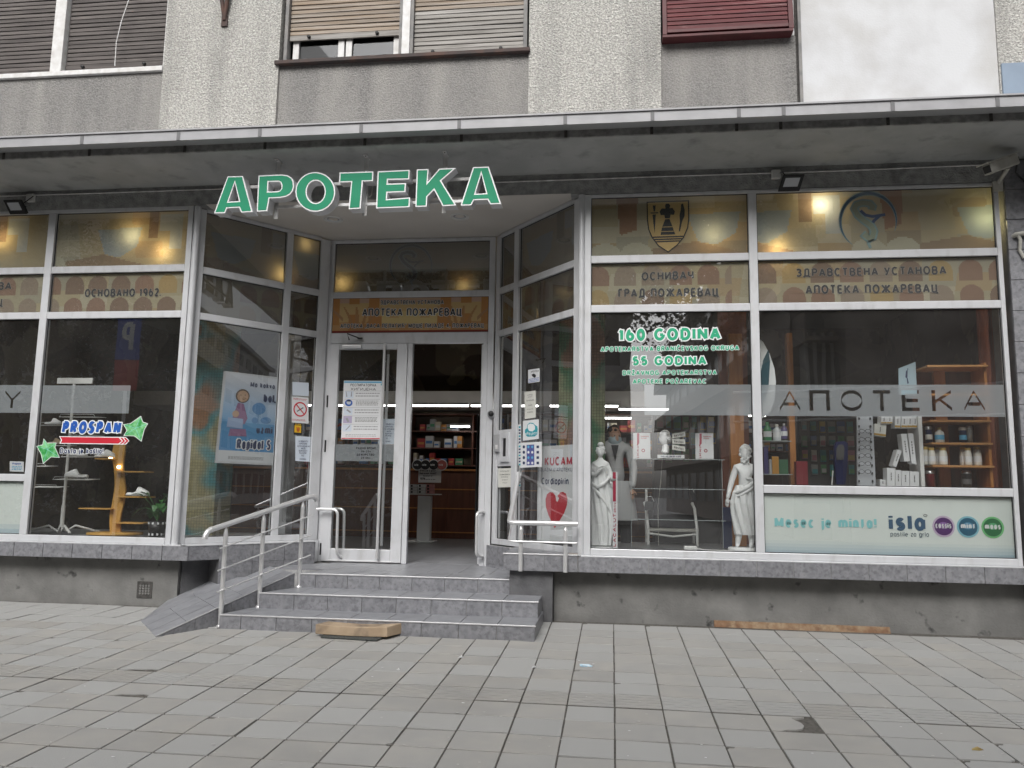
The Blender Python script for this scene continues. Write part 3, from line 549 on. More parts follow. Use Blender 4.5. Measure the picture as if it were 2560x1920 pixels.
part(MB().add([(XL, -1.0, 4.335), (XR, -1.0, 4.335), (XR, -.02, 4.45), (XL, -.02, 4.45), (XL, -.86, 4.272), (XR, -.86, 4.272), (XR, -.02, 4.272), (XL, -.02, 4.272)], [(0, 1, 2, 3), (7, 6, 5, 4), (0, 4, 5, 1), (1, 5, 6, 2), (3, 2, 6, 7), (0, 3, 7, 4)], MT['gutter']), 'canopy_roof')
part(MB().box(XL, -4.44, -.0, .28, 3.936, 4.162, MT['lintel']), 'lintel'); part(MB().box(-4.439, -.421, -.0, .28, 3.95, 4.162, MT['lintel']), 'lintel'); part(MB().box(-.42, XR, -.0, .28, 3.936, 4.162, MT['lintel']), 'lintel')
# entrance ceiling
b = MB(); P = [(-4.6, .0), (-.26, .0), (-.26, .02), (-1.38, 1.36), (-3.5, 1.36), (-4.6, .02)]
b.prism([(x, y) for x, y in P], MT['ceil'], type('F', (), {'p': lambda s, a, d, z: Vector((a, z+.001, 3.945+d))})(), 0, .06)
part(b, 'entrance_ceiling')
for u, v in ((833, 548), (1149, 541)):
    p = onZ(u, v, 3.945); b = MB(); b.lathe((p.x, p.y, 3.944), [(.0, .012), (.07, .012), (.075, -.004), (.108, -.012), (.112, 0)], MT['white'], 24)
    o = b.build('downlight', B); MB().lathe((p.x, p.y, 3.944), [(0, .004), (.045, .002), (.07, -.001), (.072, -.006)], MT['lens'], 20).build('lens', o)
# lower walls below the sill
part(MB().box(XL, -4.54, .13, .5, -.9, .105, MT['plinth']), 'base_wall'); part(MB().box(-.57, XR, .13, .5, -.9, .105, MT['plinth']), 'base_wall')
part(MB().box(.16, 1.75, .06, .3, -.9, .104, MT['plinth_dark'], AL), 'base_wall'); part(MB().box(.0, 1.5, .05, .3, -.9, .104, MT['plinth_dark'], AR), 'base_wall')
# sill tiles, each a piece
def tilerow(fr, a0, a1, wd, z0, z1, d0, d1, m=MT['tile'], parent=B, nm='tile', j=.006):
    n = max(1, round((a1-a0)/wd)); s = (a1-a0)/n
    for i in range(n): bx(nm, parent, m, a0+i*s+j/2, a0+(i+1)*s-j/2, d0, d1, z0, z1, .0015, fr)
part(MB().box(XL, -4.50, -.045, .3, .106, .243, MT['grout']), 'sill_bed'); part(MB().box(-.33, XR, -.045, .3, .106, .243, MT['grout']), 'sill_bed')
tilerow(FR, -8.66, -4.63, .335, .10, .246, -.058, -.046); bx('tile', B, MT['tile'], -4.626, -4.346, -.058, -.046, .10, .246, .0015)
tilerow(FR, -.325, 5.4, .337, .10, .246, -.058, -.046)
part(MB().box(.12, 1.56, -.187, .2, .106, .243, MT['grout'], AL), 'sill_bed'); part(MB().box(0, 1.42, -.035, .2, .106, .243, MT['grout'], AR), 'sill_bed')
tilerow(AL, .106, .440, .34, .10, .246, -.20, -.1875)
tilerow(AL, .444, 1.56, .34, .06, .246, -.20, -.1875); tilerow(AL, .444, 1.56, .34, -.14, .057, -.20, -.1875); tilerow(AL, .444, 1.2, .34, -.34, -.143, -.20, -.1875)
part(MB().box(.446, 1.56, -.187, .12, -.5, .104, MT['plinth_dark'], AL), 'plinth_core')
bx('tile', B, MT['tile'], 1.5605, 1.572, -.2, -.001, .001, .246, .001, AL); bx('frame_foot', B, MT['alu'], 1.575, 1.72, .0, .07, .001, .2585, .003, AL)
tilerow(AR, .02, .50, .24, .04, .246, -.05, -.036); tilerow(AR, .02, .50, .24, -.02, .037, -.05, -.036); part(MB().box(.02, .5, -.035, .05, -.3, .104, MT['grout'], AR), 'plinth_core')
# pilaster of stone tiles at the right end and a downpipe
part(MB().box(3.79, 4.4, .0, .4, -.6, 4.16, MT['plinth_dark']), 'end_pilaster')
for i in range(14): bx('tile', B, MT['tile'], 3.792, 4.05, -.02, -.001, .25+i*.30-.0, .25+i*.30+.295, .003) if .25+i*.3 < 4.1 else None
dp = thing('downpipe', (4.13, -.1, 0), 'grey downpipe at the right end of the shopfront', 'downpipe')
MB().box(4.02, 4.20, -.16, -.03, .2, 3.86, MT['alu_d']).build('pipe', dp, .02); MB().box(4.0, 4.22, -.18, -.03, 3.861, 4.05, MT['alu']).build('hopper', dp, .015)
p = onY(2530, 590, -.03)
tag(MB().tube([onY(2528, 594, .02), onY(2540, 586, -.06), onY(2560, 583, -.07), (p.x+.4, -.07, p.z+.03)], .022, MT['dirtywhite'], 10).tube([onY(2545, 588, -.06), onY(2551, 600, -.05), onY(2549, 625, -.04), onY(2560, 645, -.04)], .017, MT['dirtywhite'], 10).build('cable_pair'), 'pale cables coming out of a hole in the tiled end pilaster', 'cable')
# cable along the lintel
tag(MB().tube([onY(0, 490.5, -.012), onY(300, 481, -.012), onY(620, 470, -.012)], .008, MT['whitepaint'], 6).build('conduit'), 'thin white cable clipped along the wall left of the letter sign', 'cable')
tag(MB().tube([onY(1230, 456, -.012), onY(1660, 441, -.012), onY(2100, 427, -.012), onY(2462, 412, -.012)], .008, MT['whitepaint'], 6).build('conduit'), 'thin white cable clipped above the windows right of the letter sign', 'cable')

# ------------------------------------------------------------------ shopfront windows
def member(p, x0, x1, z0, z1, fr=FR, d0=0, d1=.07, m=None, bv=.005, nm='frame_bar'): return bx(nm, p, m or MT['alu'], x0, x1, d0, d1, z0, z1, bv, fr)
def pane(p, x0, x1, z0, z1, fr=FR, d=.03):
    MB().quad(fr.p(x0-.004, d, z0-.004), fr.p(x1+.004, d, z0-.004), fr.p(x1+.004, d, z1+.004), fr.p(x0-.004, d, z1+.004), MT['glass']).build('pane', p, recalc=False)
    g = MB(); e = .007
    for a, b_, c, dd in ((x0, x1, z0, z0+e), (x0, x1, z1-e, z1), (x0, x0+e, z0+e, z1-e), (x1-e, x1, z0+e, z1-e)): g.box(a, b_, d-.004, d+.004, c, dd, MT['gasket'], fr)
    g.build('gasket', p)
g0, b1t, b1b, b2t, b2b, c1, c2, gb, fb = 3.898, 3.276, 3.198, 2.758, 2.681, .966, .889, .324, .259
# --- right window
WR = thing('shop_window', (1.7, .03, fb)); WR.parent = B; WR.location = Vector((1.7, .03, fb))-wloc(B); WR['label'] = 'wide shop window right of the door with two statues behind'
member(WR, -.273, -.209, fb, 3.93); member(WR, 3.70, 3.742, fb, 3.93); member(WR, -.208, 3.699, 3.898, 3.93); member(WR, -.208, 3.699, fb, gb, d0=-.004)
member(WR, 1.367, 1.450, gb+.001, g0-.001, d0=-.003)
for a, b_ in ((-.208, 1.366), (1.451, 3.699)): member(WR, a, b_, b1b, b1t); member(WR, a, b_, b2b, b2t)
member(WR, 1.451, 3.699, c2, c1)
for a, b_ in ((-.208, 1.366), (1.451, 3.699)): pane(WR, a, b_, b1t, g0); pane(WR, a, b_, b2t, b1b)
pane(WR, -.208, 1.366, gb, b2b); pane(WR, 1.451, 3.699, c1, b2b); pane(WR, 1.451, 3.699, gb, c2)
bx('drip_sill', WR, MT['alu'], -.30, 3.78, -.058, .05, .2465, .2585, .003)
# --- left window
WL = thing('shop_window', (0, 0, 0)); WL.parent = B; WL.location = Vector((-6.5, .03, fb))-wloc(B); WL['label'] = 'wide shop window left of the door with shoe racks behind'
member(WL, -4.642, -4.58, fb, 3.945); member(WL, XL, -4.643, g0, 3.94); member(WL, XL, -4.643, fb, gb, d0=-.004); member(WL, -6.312, -6.225, gb+.001, g0-.001, d0=-.003)
for a, b_ in ((XL, -6.313), (-6.224, -4.643)): member(WL, a, b_, b1b, b1t); member(WL, a, b_, b2b, b2t); pane(WL, a, b_, b1t, g0); pane(WL, a, b_, b2t, b1b)
member(WL, XL, -6.313, c2, c1); pane(WL, XL, -6.313, c1, b2b); pane(WL, XL, -6.313, gb, c2); pane(WL, -6.224, -4.643, gb, b2b)
bx('drip_sill', WL, MT['alu'], XL, -4.43, -.058, .05, .2465, .2585, .003)
# --- corner posts (round cover profile between the flat frames)
for x, s, fr in ((-4.54, 1, AL), (-.305, -1, AR)):
    MB().tube([(x, .02, .25), (x, .02, 3.93)], .036, MT['alu'], 14).build('corner_post', B)
# --- angled windows
WA = thing('shop_window', (0, 0, 0)); WA.parent = B; WA.location = Vector((-4.0, .7, fb))-wloc(B); WA['label'] = 'slanted window left of the door showing a medicine poster'
member(WA, .045, .144, fb, 3.925, AL); member(WA, 1.571, 1.70, fb, 3.925, AL); member(WA, .145, 1.57, g0, 3.94, AL); member(WA, .145, 1.57, fb, gb, AL); member(WA, 1.117, 1.199, gb+.001, g0-.001, AL, -.003)
for a, b_ in ((.145, 1.116), (1.2, 1.57)):
    member(WA, a, b_, b1b, b1t, AL); member(WA, a, b_, b2b, b2t, AL); pane(WA, a, b_, b1t, g0, AL); pane(WA, a, b_, b2t, b1b, AL); pane(WA, a, b_, gb, b2b, AL)
bx('drip_sill', WA, MT['alu'], .11, 1.575, -.206, .04, .2465, .2585, .003, AL)
WC = thing('shop_window', (0, 0, 0)); WC.parent = B; WC.location = Vector((-.8, .7, fb))-wloc(B); WC['label'] = 'slanted window right of the door with stickers and a heart banner'
q = [ARL-a for a in (.17, 1.217, 1.314, 1.624)]             # 1.583, .536, .439, .129
member(WC, q[0]+.001, ARL-.045, fb, 3.925, AR); member(WC, .045, q[3]-.001, fb, 3.925, AR); member(WC, q[3], q[0], g0, 3.94, AR); member(WC, q[3], q[0], fb, gb, AR); member(WC, q[2]+.001, q[1]-.001, gb+.001, g0-.001, AR, -.003)
for a, b_ in ((q[1], q[0]), (q[3], q[2])):
    member(WC, a, b_, b1b, b1t, AR); member(WC, a, b_, b2b, b2t, AR); pane(WC, a, b_, b1t, g0, AR); pane(WC, a, b_, b2t, b1b, AR)
pane(WC, q[1], q[0], gb, b2b, AR)
_, zh1 = AR.hit(1250, 1075, 0); _, zh0 = AR.hit(1250, 1166, 0)
pane(WC, q[3], q[2], zh1, b2b, AR); pane(WC, q[3], q[2], gb, zh0, AR)
HP = bx('hatch_panel', WC, MT['alu'], q[3]+.001, q[2]-.001, .005, .05, zh0+.001, zh1-.001, .004, AR)
am = (q[3]+q[2])/2; zm = (zh0+zh1)/2
b = MB(); b.prism([(am-.06, zm-.16), (am+.12, zm-.16), (am+.12, zm+.17), (am-.06, zm+.17)], MT['alu'], AR, -.02, .004, holes=[[(am-.01, zm-.10), (am+.07, zm-.10), (am+.07, zm+.11), (am-.01, zm+.11)]]); b.build('hatch_frame', HP, .004)
MB().box(am-.01, am+.07, -.004, .004, zm-.10, zm+.11, MT['gasket'], AR).build('hatch_glass', HP)
a_, z_ = AR.hit(1243, 1108, -.02); ic = tag(MB().box(a_-.07, a_+.06, -.03, -.001, z_-.1, z_+.1, MT['alu_d'], AR).build('intercom', None, .006), 'small grey intercom with a square button beside the night hatch', 'intercom')
MB().box(a_-.02, a_+.03, -.036, -.031, z_-.07, z_-.02, MT['whitepaint'], AR).build('button', ic, .003)
# --- door wall
WD = thing('door_frame', (0, 0, 0)); WD.parent = B; WD.location = Vector((-2.45, 1.33, 0))-wloc(B)
yD = 0
member(WD, -3.49, -3.427, 0.001, 3.94, DR); member(WD, -1.473, -1.40, 0.001, 3.94, DR); member(WD, -3.426, -1.474, g0, 3.94, DR); member(WD, -3.426, -1.474, b1b, b1t, DR); member(WD, -3.426, -1.474, 2.625, b2t, DR, -.002)
member(WD, -2.452, -2.391, .001, 2.624, DR); member(WD, -1.531, -1.4735, .001, 2.624, DR, .002)
pane(WD, -3.426, -1.474, b1t, g0, DR)
# closed leaf
LF = thing('door_leaf', (0, 0, 0)); LF.parent = WD; LF.location = Vector((-2.94, 1.33, 0))-wloc(WD); LF['label'] = 'closed glazed leaf'
def hx(u, v): return onY(u, v, 1.31).x
lx0, lx1 = -3.425, -2.454; gx0, gx1 = hx(848, 873)-.0, hx(993, 873); gz1 = onY(900, 873, 1.31).z; gz0 = onY(900, 1373, 1.31).z
lf = MB(); lf.box(lx0, gx0, -.02, .05, .012, 2.62, MT['alu'], DR); lf.box(gx1, lx1, -.02, .05, .012, 2.62, MT['alu'], DR); lf.box(gx0+.001, gx1-.001, -.019, .05, gz1, 2.619, MT['alu'], DR); lf.box(gx0+.001, gx1-.001, -.019, .05, .013, gz0, MT['alu'], DR)
o = lf.build('leaf_frame', LF, .004)
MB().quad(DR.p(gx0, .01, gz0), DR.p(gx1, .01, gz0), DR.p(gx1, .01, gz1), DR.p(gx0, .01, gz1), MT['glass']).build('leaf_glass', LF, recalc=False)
bx('kick_strip', LF, MT['trim'], lx0+.08, lx1-.1, -.035, -.021, .012, .028, .002, DR)
for v in (1000, 1112, 1370): p = onY(806 if v > 1200 else 826-(v-1000)*.03, v, 1.29); bx('hinge', LF, MT['black'], -3.437, -3.418, -.03, -.0205, onY(820, v+18, 1.29).z, onY(820, v-12, 1.29).z, .002, DR)
def bent(pts, r, nm, m, parent, k=.035):                                     # tube with rounded corners
    P = [Vector(p) for p in pts]; out = [P[0]]
    for i in range(1, len(P)-1):
        a = (P[i-1]-P[i]).normalized()*k; b_ = (P[i+1]-P[i]).normalized()*k
        for t_ in (0, .25, .5, .75, 1): out.append((P[i]+a)*(1-t_)**2+P[i]*2*t_*(1-t_)+(P[i]+b_)*t_**2)
    out.append(P[-1]); return MB().tube(out, r, m, 12).build(nm, parent)
for dy, du in ((-.10, 0), (.14, 0)):
    y = 1.33+dy; x0 = -3.47; zt = onY(820, 1273, 1.23).z; zb = onY(845, 1394, 1.23).z
    bent([(x0, y+.0, zt), (-3.21, y, zt), (-3.20, y, zb+.03), (-3.17, 1.31 if dy < 0 else 1.38, zb)], .017, 'pull_handle', MT['steel'], LF, .07)
pu = onY(962, 870, 1.27).x; MB().tube([(pu, 1.26, onY(960, 1397, 1.26).z), (pu, 1.26, onY(963, 858, 1.26).z)], .018, MT['steel'], 12).build('long_pull_bar', LF)
MB().tube([(pu+.01, 1.40, .2), (pu+.01, 1.40, 2.5)], .018, MT['steel'], 12).build('long_pull_bar', LF)
for zz in (.25, 2.4): MB().tube([(pu, 1.26, zz), (pu, 1.31, zz)], .01, MT['steel'], 8).build('bar_mount', LF)
p = onY(992, 1196, 1.3); MB().lathe((p.x, 1.308, p.z), [(0, -.004), (.012, -.004), (.012, .003)], MT['black'], 10, (0, -1, 0)).lathe((p.x, 1.308, p.z+.05), [(0, -.004), (.006, -.004), (.006, .003)], MT['black'], 8, (0, -1, 0)).build('lock', LF)
cz = onY(880, 866, 1.28).z; ca, cb = onY(857, 866, 1.27).x, onY(903, 866, 1.27).x
cl = MB().tube([(ca, 1.275, cz), (cb, 1.275, cz)], .028, MT['steel'], 14).build('door_closer', LF)
pa, pb, pc = onY(873, 850, 1.24), onY(868, 834, 1.2), onY(900, 846, 1.29)
MB().tube([pa, pb, pc], .008, MT['black'], 8).obox(pc, (.03, 0, 0), (0, .01, 0), (0, 0, .01), MT['black']).build('closer_arm', cl)
bx('lock_plate', WD, MT['trim'], onY(1014, 846, 1.3).x, onY(1030, 846, 1.3).x, -.006, -.0025, onY(1020, 850, 1.32).z, onY(1020, 841, 1.32).z, .001, DR)
x = -1.50; bent([(x+.02, 1.31, onY(1190, 1280, 1.25).z), (x-.04, 1.20, onY(1190, 1280, 1.25).z), (x-.04, 1.20, onY(1190, 1388, 1.22).z), (x+.02, 1.31, onY(1190, 1394, 1.22).z)], .017, 'jamb_handle', MT['steel'], WD, .05)
# open leaf folded inward behind the right jamb
MB().box(-1.56, -1.52, .08, .92, .012, 2.62, MT['alu'], DR).build('open_leaf', WD, .004)
p = onY(1229, 1034, 1.27); dd = thing('door_call_dome', (p.x, 1.25, p.z), 'round grey and black dome device on the right door jamb', 'wall device')
MB().lathe((p.x, 1.327, p.z), [(0, -.0), (.058, 0), (.058, .02), (.045, .045), (.036, .05), (0, .05)], MT['alu_d'], 24, (0, -1, 0)).build('ring', dd); MB().lathe((p.x-.008, 1.277, p.z), [(.034, 0), (.03, .018), (.016, .028), (0, .03)], MT['black'], 20, (0, -1, 0)).build('dome', dd)
# interior shell
S = thing('shop_interior', (-1.5, 4, 0)); S.parent = B; S.location = Vector((-1.5, 4, 0))-wloc(B)
def sp(nm, *a, **k): return MB().box(*a).build(nm, S)
sp('floor', XL, XR, 1.45, 7.2, -.06, -.002, MT['intfloor']); PZ = type('F', (), {'p': lambda s, a, d, z: Vector((a, z, d))})()
MB().prism([(XL, .10), (-4.57, .10), (-3.43, 1.449), (XL, 1.449)], MT['intfloor'], PZ, .25, .31).build('display_floor', S); MB().prism([(-.29, .10), (XR, .10), (XR, 1.449), (-1.42, 1.449)], MT['intfloor'], PZ, .25, .31).build('display_floor', S)
sp('ceiling', XL, XR, .1, 7.2, 3.95, 4.0, MT['intceil']); sp('back_wall', XL, XR, 7.2, 7.3, -.06, 4, MT['intwall']); sp('side_wall', XL, XL+.05, .1, 7.2, -.06, 4, MT['intwall']); sp('side_wall', XR-.6, XR-.5, .1, 7.2, -.06, 4, MT['intwall'])
sp('soffit_band', XL, XR-.6, 6.0, 7.19, 2.36, 2.62, MT['ceil'])
for i in range(6):
    for j in range(8): bx('tile', S, MT['tread'], -3.4+i*.335+.002, -3.4+(i+1)*.335-.002, 1.46+j*.335, 1.46+(j+1)*.335-.004, -.002, .002)
# mosaic columns behind the slanted windows
for u0, u1, y, m in ((478, 546, .8, 'mosaic'), (1396, 1512, .9, 'mosaic2')): MB().box(onY(u0, 1100, y).x, onY(u1, 1100, y).x, y, y+.4, .31, 3.94, MT[m]).build('mosaic_column', S)
bx('column', S, MT['alu_d'], -4.20, -3.98, 1.55, 1.75, 0, 3.94)
# ================================================================== STEPS, RAMP, HANDRAILS
def rline(y): return -3.909+(y+1.30)*.5211                  # outer edge of the ramp
n1, n2, n3, z2, z3 = .037, -.450, -.880, -.1414, -.2872
ST = thing('entrance_steps', (-2.1, -.4, -.39), 'three grey tiled steps with aluminium nosings up to the shop door', 'steps')
def stepblock(x1, y0, y1, z0, z1, nose, parent=ST, wd=.335, yb=None):
    xL = rline(y0)+(.14 if y0 < -.6 else .09 if y0 < -.1 else .02); b = MB(); b.hexa([(xL+.01, y0+.012, z0), (x1-.012, y0+.012, z0), (x1-.012, y1, z0), (rline(y1)+.01, y1, z0), (xL+.01, y0+.012, z1-.012), (x1-.012, y0+.012, z1-.012), (x1-.012, y1, z1-.012), (rline(y1)+.01, y1, z1-.012)], MT['grout']); b.build('core', parent)
    n = round((x1-xL)/wd); xs = [x1-i*wd for i in range(n)]+[None]
    for i in range(n):
        xr = xs[i]-.003; xl = xs[i+1]+.003 if xs[i+1] is not None else xL+.003
        bx('riser_tile', parent, MT['tile'], xl, xr, y0, y0+.0115, z0+.001, z1-.012, .0015)
        l0, l1 = (xl, xl) if xs[i+1] is not None else (xL+.003, rline(y1)+.003)
        if l1 >= xr-.01: l1 = xr-.02
        MB().hexa([(l0, y0+.004, z1-.0115), (xr, y0+.004, z1-.0115), (xr, y1-.002, z1-.0115), (l1, y1-.002, z1-.0115), (l0, y0+.004, z1), (xr, y0+.004, z1), (xr, y1-.002, z1), (l1, y1-.002, z1)], MT['tread']).build('tread_tile', parent, .0015, 1)
    bx('nosing', parent, MT['trim'], xL, x1+.006, y0-.006, y0+.012, z1-.010, z1+.003, .002)
    bx('side_tile', parent, MT['tile'], x1-.0115, x1, y0+.0116, min(y1, .13), z0+.001, z1-.012, .001)
stepblock(-.985, n1, .47, z2-.02, 0, 1); stepblock(-.675, n2, .13, z3-.02, z2, 1); stepblock(-.661, n3, .13, -.60, z3, 1)
b = MB(); b.hexa([(-3.70, .471, -.2), (-1.0, .471, -.2), (-1.0, 1.45, -.2), (-3.75, 1.45, -.2), (-3.70, .471, -.012), (-1.0, .471, -.012), (-1.0, 1.45, -.012), (-3.75, 1.45, -.012)], MT['grout']); b.build('landing_core', ST)
for i in range(9):
    for j in range(3):
        xl, xr, ya, yb = -3.95+i*.335+.002, -3.95+(i+1)*.335-.002, .474+j*.33, .474+(j+1)*.33-.004; LL = lambda y: -3.218-(y-.026)*.874 if y < .637 else -4.345+.853*(y+.058)
        la, lb = max(xl, LL(ya)), max(xl, LL(yb))
        if la < xr-.02: MB().hexa([(la, ya, -.0115), (xr, ya, -.0115), (xr, yb, -.0115), (lb, yb, -.0115), (la, ya, 0), (xr, ya, 0), (xr, yb, 0), (lb, yb, 0)], MT['tread']).build('tread_tile', ST, .001, 1)
# ramp
RP = thing('wheelchair_ramp', (-3.9, -.4, -.39), 'grey tiled ramp rising beside the steps to the landing', 'ramp')
A_, B_, C_, D_ = Vector((-3.909, -1.30, gz(-1.3)+.002)), Vector((-3.218, .026, .001)), Vector((-3.752, .637, .001)), Vector((-4.437, -.672, gz(-.67)+.002))
def bil(s, t_): return (A_*(1-s)+B_*s)*(1-t_)+(D_*(1-s)+C_*s)*t_
for i in range(5):
    for j in range(3):
        s0, s1, t0, t1 = i/5+.002, (i+1)/5-.002, j/3+.004, (j+1)/3-.004; q = [bil(s0, t0), bil(s1, t0), bil(s1, t1), bil(s0, t1)]; dn = Vector((0, 0, -.012))
        MB().hexa([p+dn for p in q]+q, MT['tread']).build('tile', RP)
dn = Vector((0, 0, -.008)); lowp = lambda p: Vector((p.x, p.y, -.7))
q = [A_+dn, B_+dn, C_+dn, D_+dn]; MB().hexa([lowp(p) for p in q]+q, MT['grout']).build('core', RP)
for k in range(4):
    a = A_.lerp(B_, k/4+.002); c = A_.lerp(B_, (k+1)/4-.002); o = Vector((.005, -.003, 0))
    MB().hexa([Vector((a.x, a.y, -.6))+o, Vector((c.x, c.y, -.6))+o, Vector((c.x, c.y, -.6))-o, Vector((a.x, a.y, -.6))-o, a+o+dn, c+o+dn, c-o+dn, a-o+dn], MT['tile']).build('side_tile', RP)
MB().tube([A_+Vector((0, 0, .003)), B_+Vector((0, 0, .003))], .007, MT['trim'], 8).build('edge_trim', RP)
W1_, W2_ = onY(420, 1500, .12), Vector((-4.33, .46, -.13))
for q in ([D_.copy(), D_.lerp(C_, .78), W2_, W1_],):
    mid = q[0].lerp(q[1], .5); mid2 = q[3].lerp(q[2], .5)
    for r_ in ([q[0], mid, mid2, q[3]], [mid, q[1], q[2], mid2]):
        c0 = sum(r_, Vector())/4; r_ = [p.lerp(c0, .006) for p in r_]; MB().hexa([p+Vector((0, 0, -.012)) for p in r_]+r_, MT['tread']).build('tile', RP)
MB().hexa([lowp(p) for p in q]+[p+Vector((0, 0, -.02)) for p in q], MT['grout']).build('core', RP)
# left handrail
p1, p3 = Vector((-3.581, -.79, 0)), Vector((-3.176, .051, 0)); PF = Frame(p1, p3-p1); rs = .2984
def pz(x, y): return 340+rs*x, 1180+rs*y
HL = thing('handrail', (-3.4, -.4, -.39), 'brushed steel handrail with three posts beside the ramp', 'handrail', 'steel handrails by the entrance')
def rp(x, y): a, z = PF.hit(*pz(x, y)); return PF.p(a, 0, z)
rail = [rp(577, 562), rp(583, 530), rp(600, 500), rp(630, 483), rp(1435, 213), rp(1475, 205), rp(1500, 213), rp(1515, 235)]
MB().tube(rail, .0255, MT['steel'], 16).build('rail', HL)
for k in (3, 4): MB().tube([rail[k]-(rail[4]-rail[3]).normalized()*.012, rail[k]+(rail[4]-rail[3]).normalized()*.012], .0275, MT['steel'], 16).build('coupling', HL)
for (x, y), zb, (tx, ty) in (((-3.581, -.79), gz(-.79), (760, 515)), ((-3.384, -.401), z3, (1073, 405)), ((-3.176, .051), z2, (1395, 293))):
    a = (Vector((x, y, 0))-PF.o).dot(PF.t); zt = PF.hit(*pz(tx, ty))[1]; b = MB().tube([PF.p(a, 0, zb), PF.p(a, 0, zt)], .021, MT['steel'], 14)
    o = b.build('post', HL); MB().lathe(PF.p(a, 0, zb), [(.034, 0), (.034, .012), (.022, .02)], MT['steel'], 16).build('base_ring', o)
    MB().tube([PF.p(a, 0, zt), PF.p(a, 0, zt+.045)], [.021, .012], MT['steel'], 12).tube([PF.p(a, 0, zt+.045), PF.p(a, 0, zt+.075)], .009, MT['steel'], 8).build('stem', o)
for a_, b_ in (((685, 640), (1470, 358)), ((670, 825), (1455, 527)), ((662, 1007), (1447, 694))):
    A2, B2 = rp(*a_), rp(*b_); off = PF.n*-.027; MB().tube([A2+off, B2+off], .0075, MT['steel'], 8).build('bar', HL)
# block right of the door and its rail
BK = thing('tiled_ledge', (-.7, .2, .1), 'grey tiled ledge block under the railing right of the door', 'ledge')
MB().prism([(-1.044, -.06), (-.335, -.06), (-.335, .04), (-1.044, .83)], MT['grout'], type('F', (), {'p': lambda s, a, d, z: Vector((a, z, d))})(), .10, .252).build('core', BK)
bx('tile', BK, MT['tile'], -1.054, -.655, -.072, -.061, .10, .252, .0015); bx('tile', BK, MT['tile'], -.651, -.330, -.072, -.061, .10, .252, .0015)
bx('tile', BK, MT['tile'], -1.056, -1.0445, -.072, .40, .10, .252, .0015); bx('tile', BK, MT['tile'], -1.056, -1.0445, .404, .82, .10, .252, .0015)
zt = type('F', (), {'p': lambda s, a, d, z: Vector((a, z, d))})()
MB().prism([(-1.056, -.07), (-.70, -.07), (-.70, .455), (-1.056, .83)], MT['tread'], zt, .2525, .264).build('tile', BK); MB().prism([(-.696, -.07), (-.33, -.07), (-.33, .04), (-.696, .45)], MT['tread'], zt, .2525, .264).build('tile', BK)
bx('nosing', BK, MT['trim'], -1.06, -.325, -.078, -.0705, .253, .266, .002)
MB().prism([(-1.0, 0), (-.575, 0), (-.575, .14), (-1.0, .7)], MT['plinth_dark'], zt, -.5, .0995).build('dark_support', BK)
HR = thing('handrail', (-.7, -.1, .1), 'short steel railing on the tiled ledge right of the door', 'handrail', 'steel handrails by the entrance')
pb = onZ(1291.7, 1364, .264); ptop = onY(1297, 1190, pb.y)
bent([(-.330, -.12, .563), (-.998, -.12, .563), (pb.x+.02, pb.y+.12, ptop.z+.12)], .0245, 'rail', MT['steel'], HR, .05)
bent([(-.335, -.135, .380), (-1.0, -.135, .385), (pb.x, pb.y+.1, ptop.z-.12)], .009, 'bar', MT['steel'], HR, .04)
for x, y, z0_, z1_ in ((-.882, -.10, .098, .50), (-.446, -.10, .098, .50), (pb.x, pb.y, .264, ptop.z-.04)):
    o = MB().tube([(x, y, z0_), (x, y, z1_)], .021, MT['steel'], 14).build('post', HR); MB().tube([(x, y, z1_), (x, y, z1_+.03)], [.021, .012], MT['steel'], 12).tube([(x, y-.01, z1_+.03), (x, y-.012, z1_+.06)], .009, MT['steel'], 8).build('stem', o)
a_, z_ = FR.hit(1433, 1397, -.07)
pq = tag(bx('plaque', None, pm('beige_metal_plaque', (.34, .31, .28), (.3, .27, .25), .4, 20), a_-.045, a_+.045, -.066, -.0585, z_-.05, z_+.055, .002), 'small beige metal plaque on the sill tiles under the right window corner', 'plaque')
b = MB(); print_lines(b, FR, a_-.034, a_+.034, z_-.04, z_+.045, 6, MT['ink_g'], -.0665, .4); b.build('engraving', pq)
# vent grille in the left base wall
a_, z_ = FR.hit(362, 1474, .13); vg = thing('air_vent', (a_, .13, z_), 'rusty square air-brick vent in the base wall left of the ramp', 'vent')
bx('frame', vg, MT['stain'], a_-.085, a_+.085, .122, .1295, z_-.085, z_+.085)
for i in range(4):
    for j in range(4): MB().lathe((a_-.045+j*.032, .121, z_-.035+i*.026), [(0, 0), (.010, 0), (.013, .004)], MT['plinth'], 8, (0, -1, 0)).build('boss', vg)
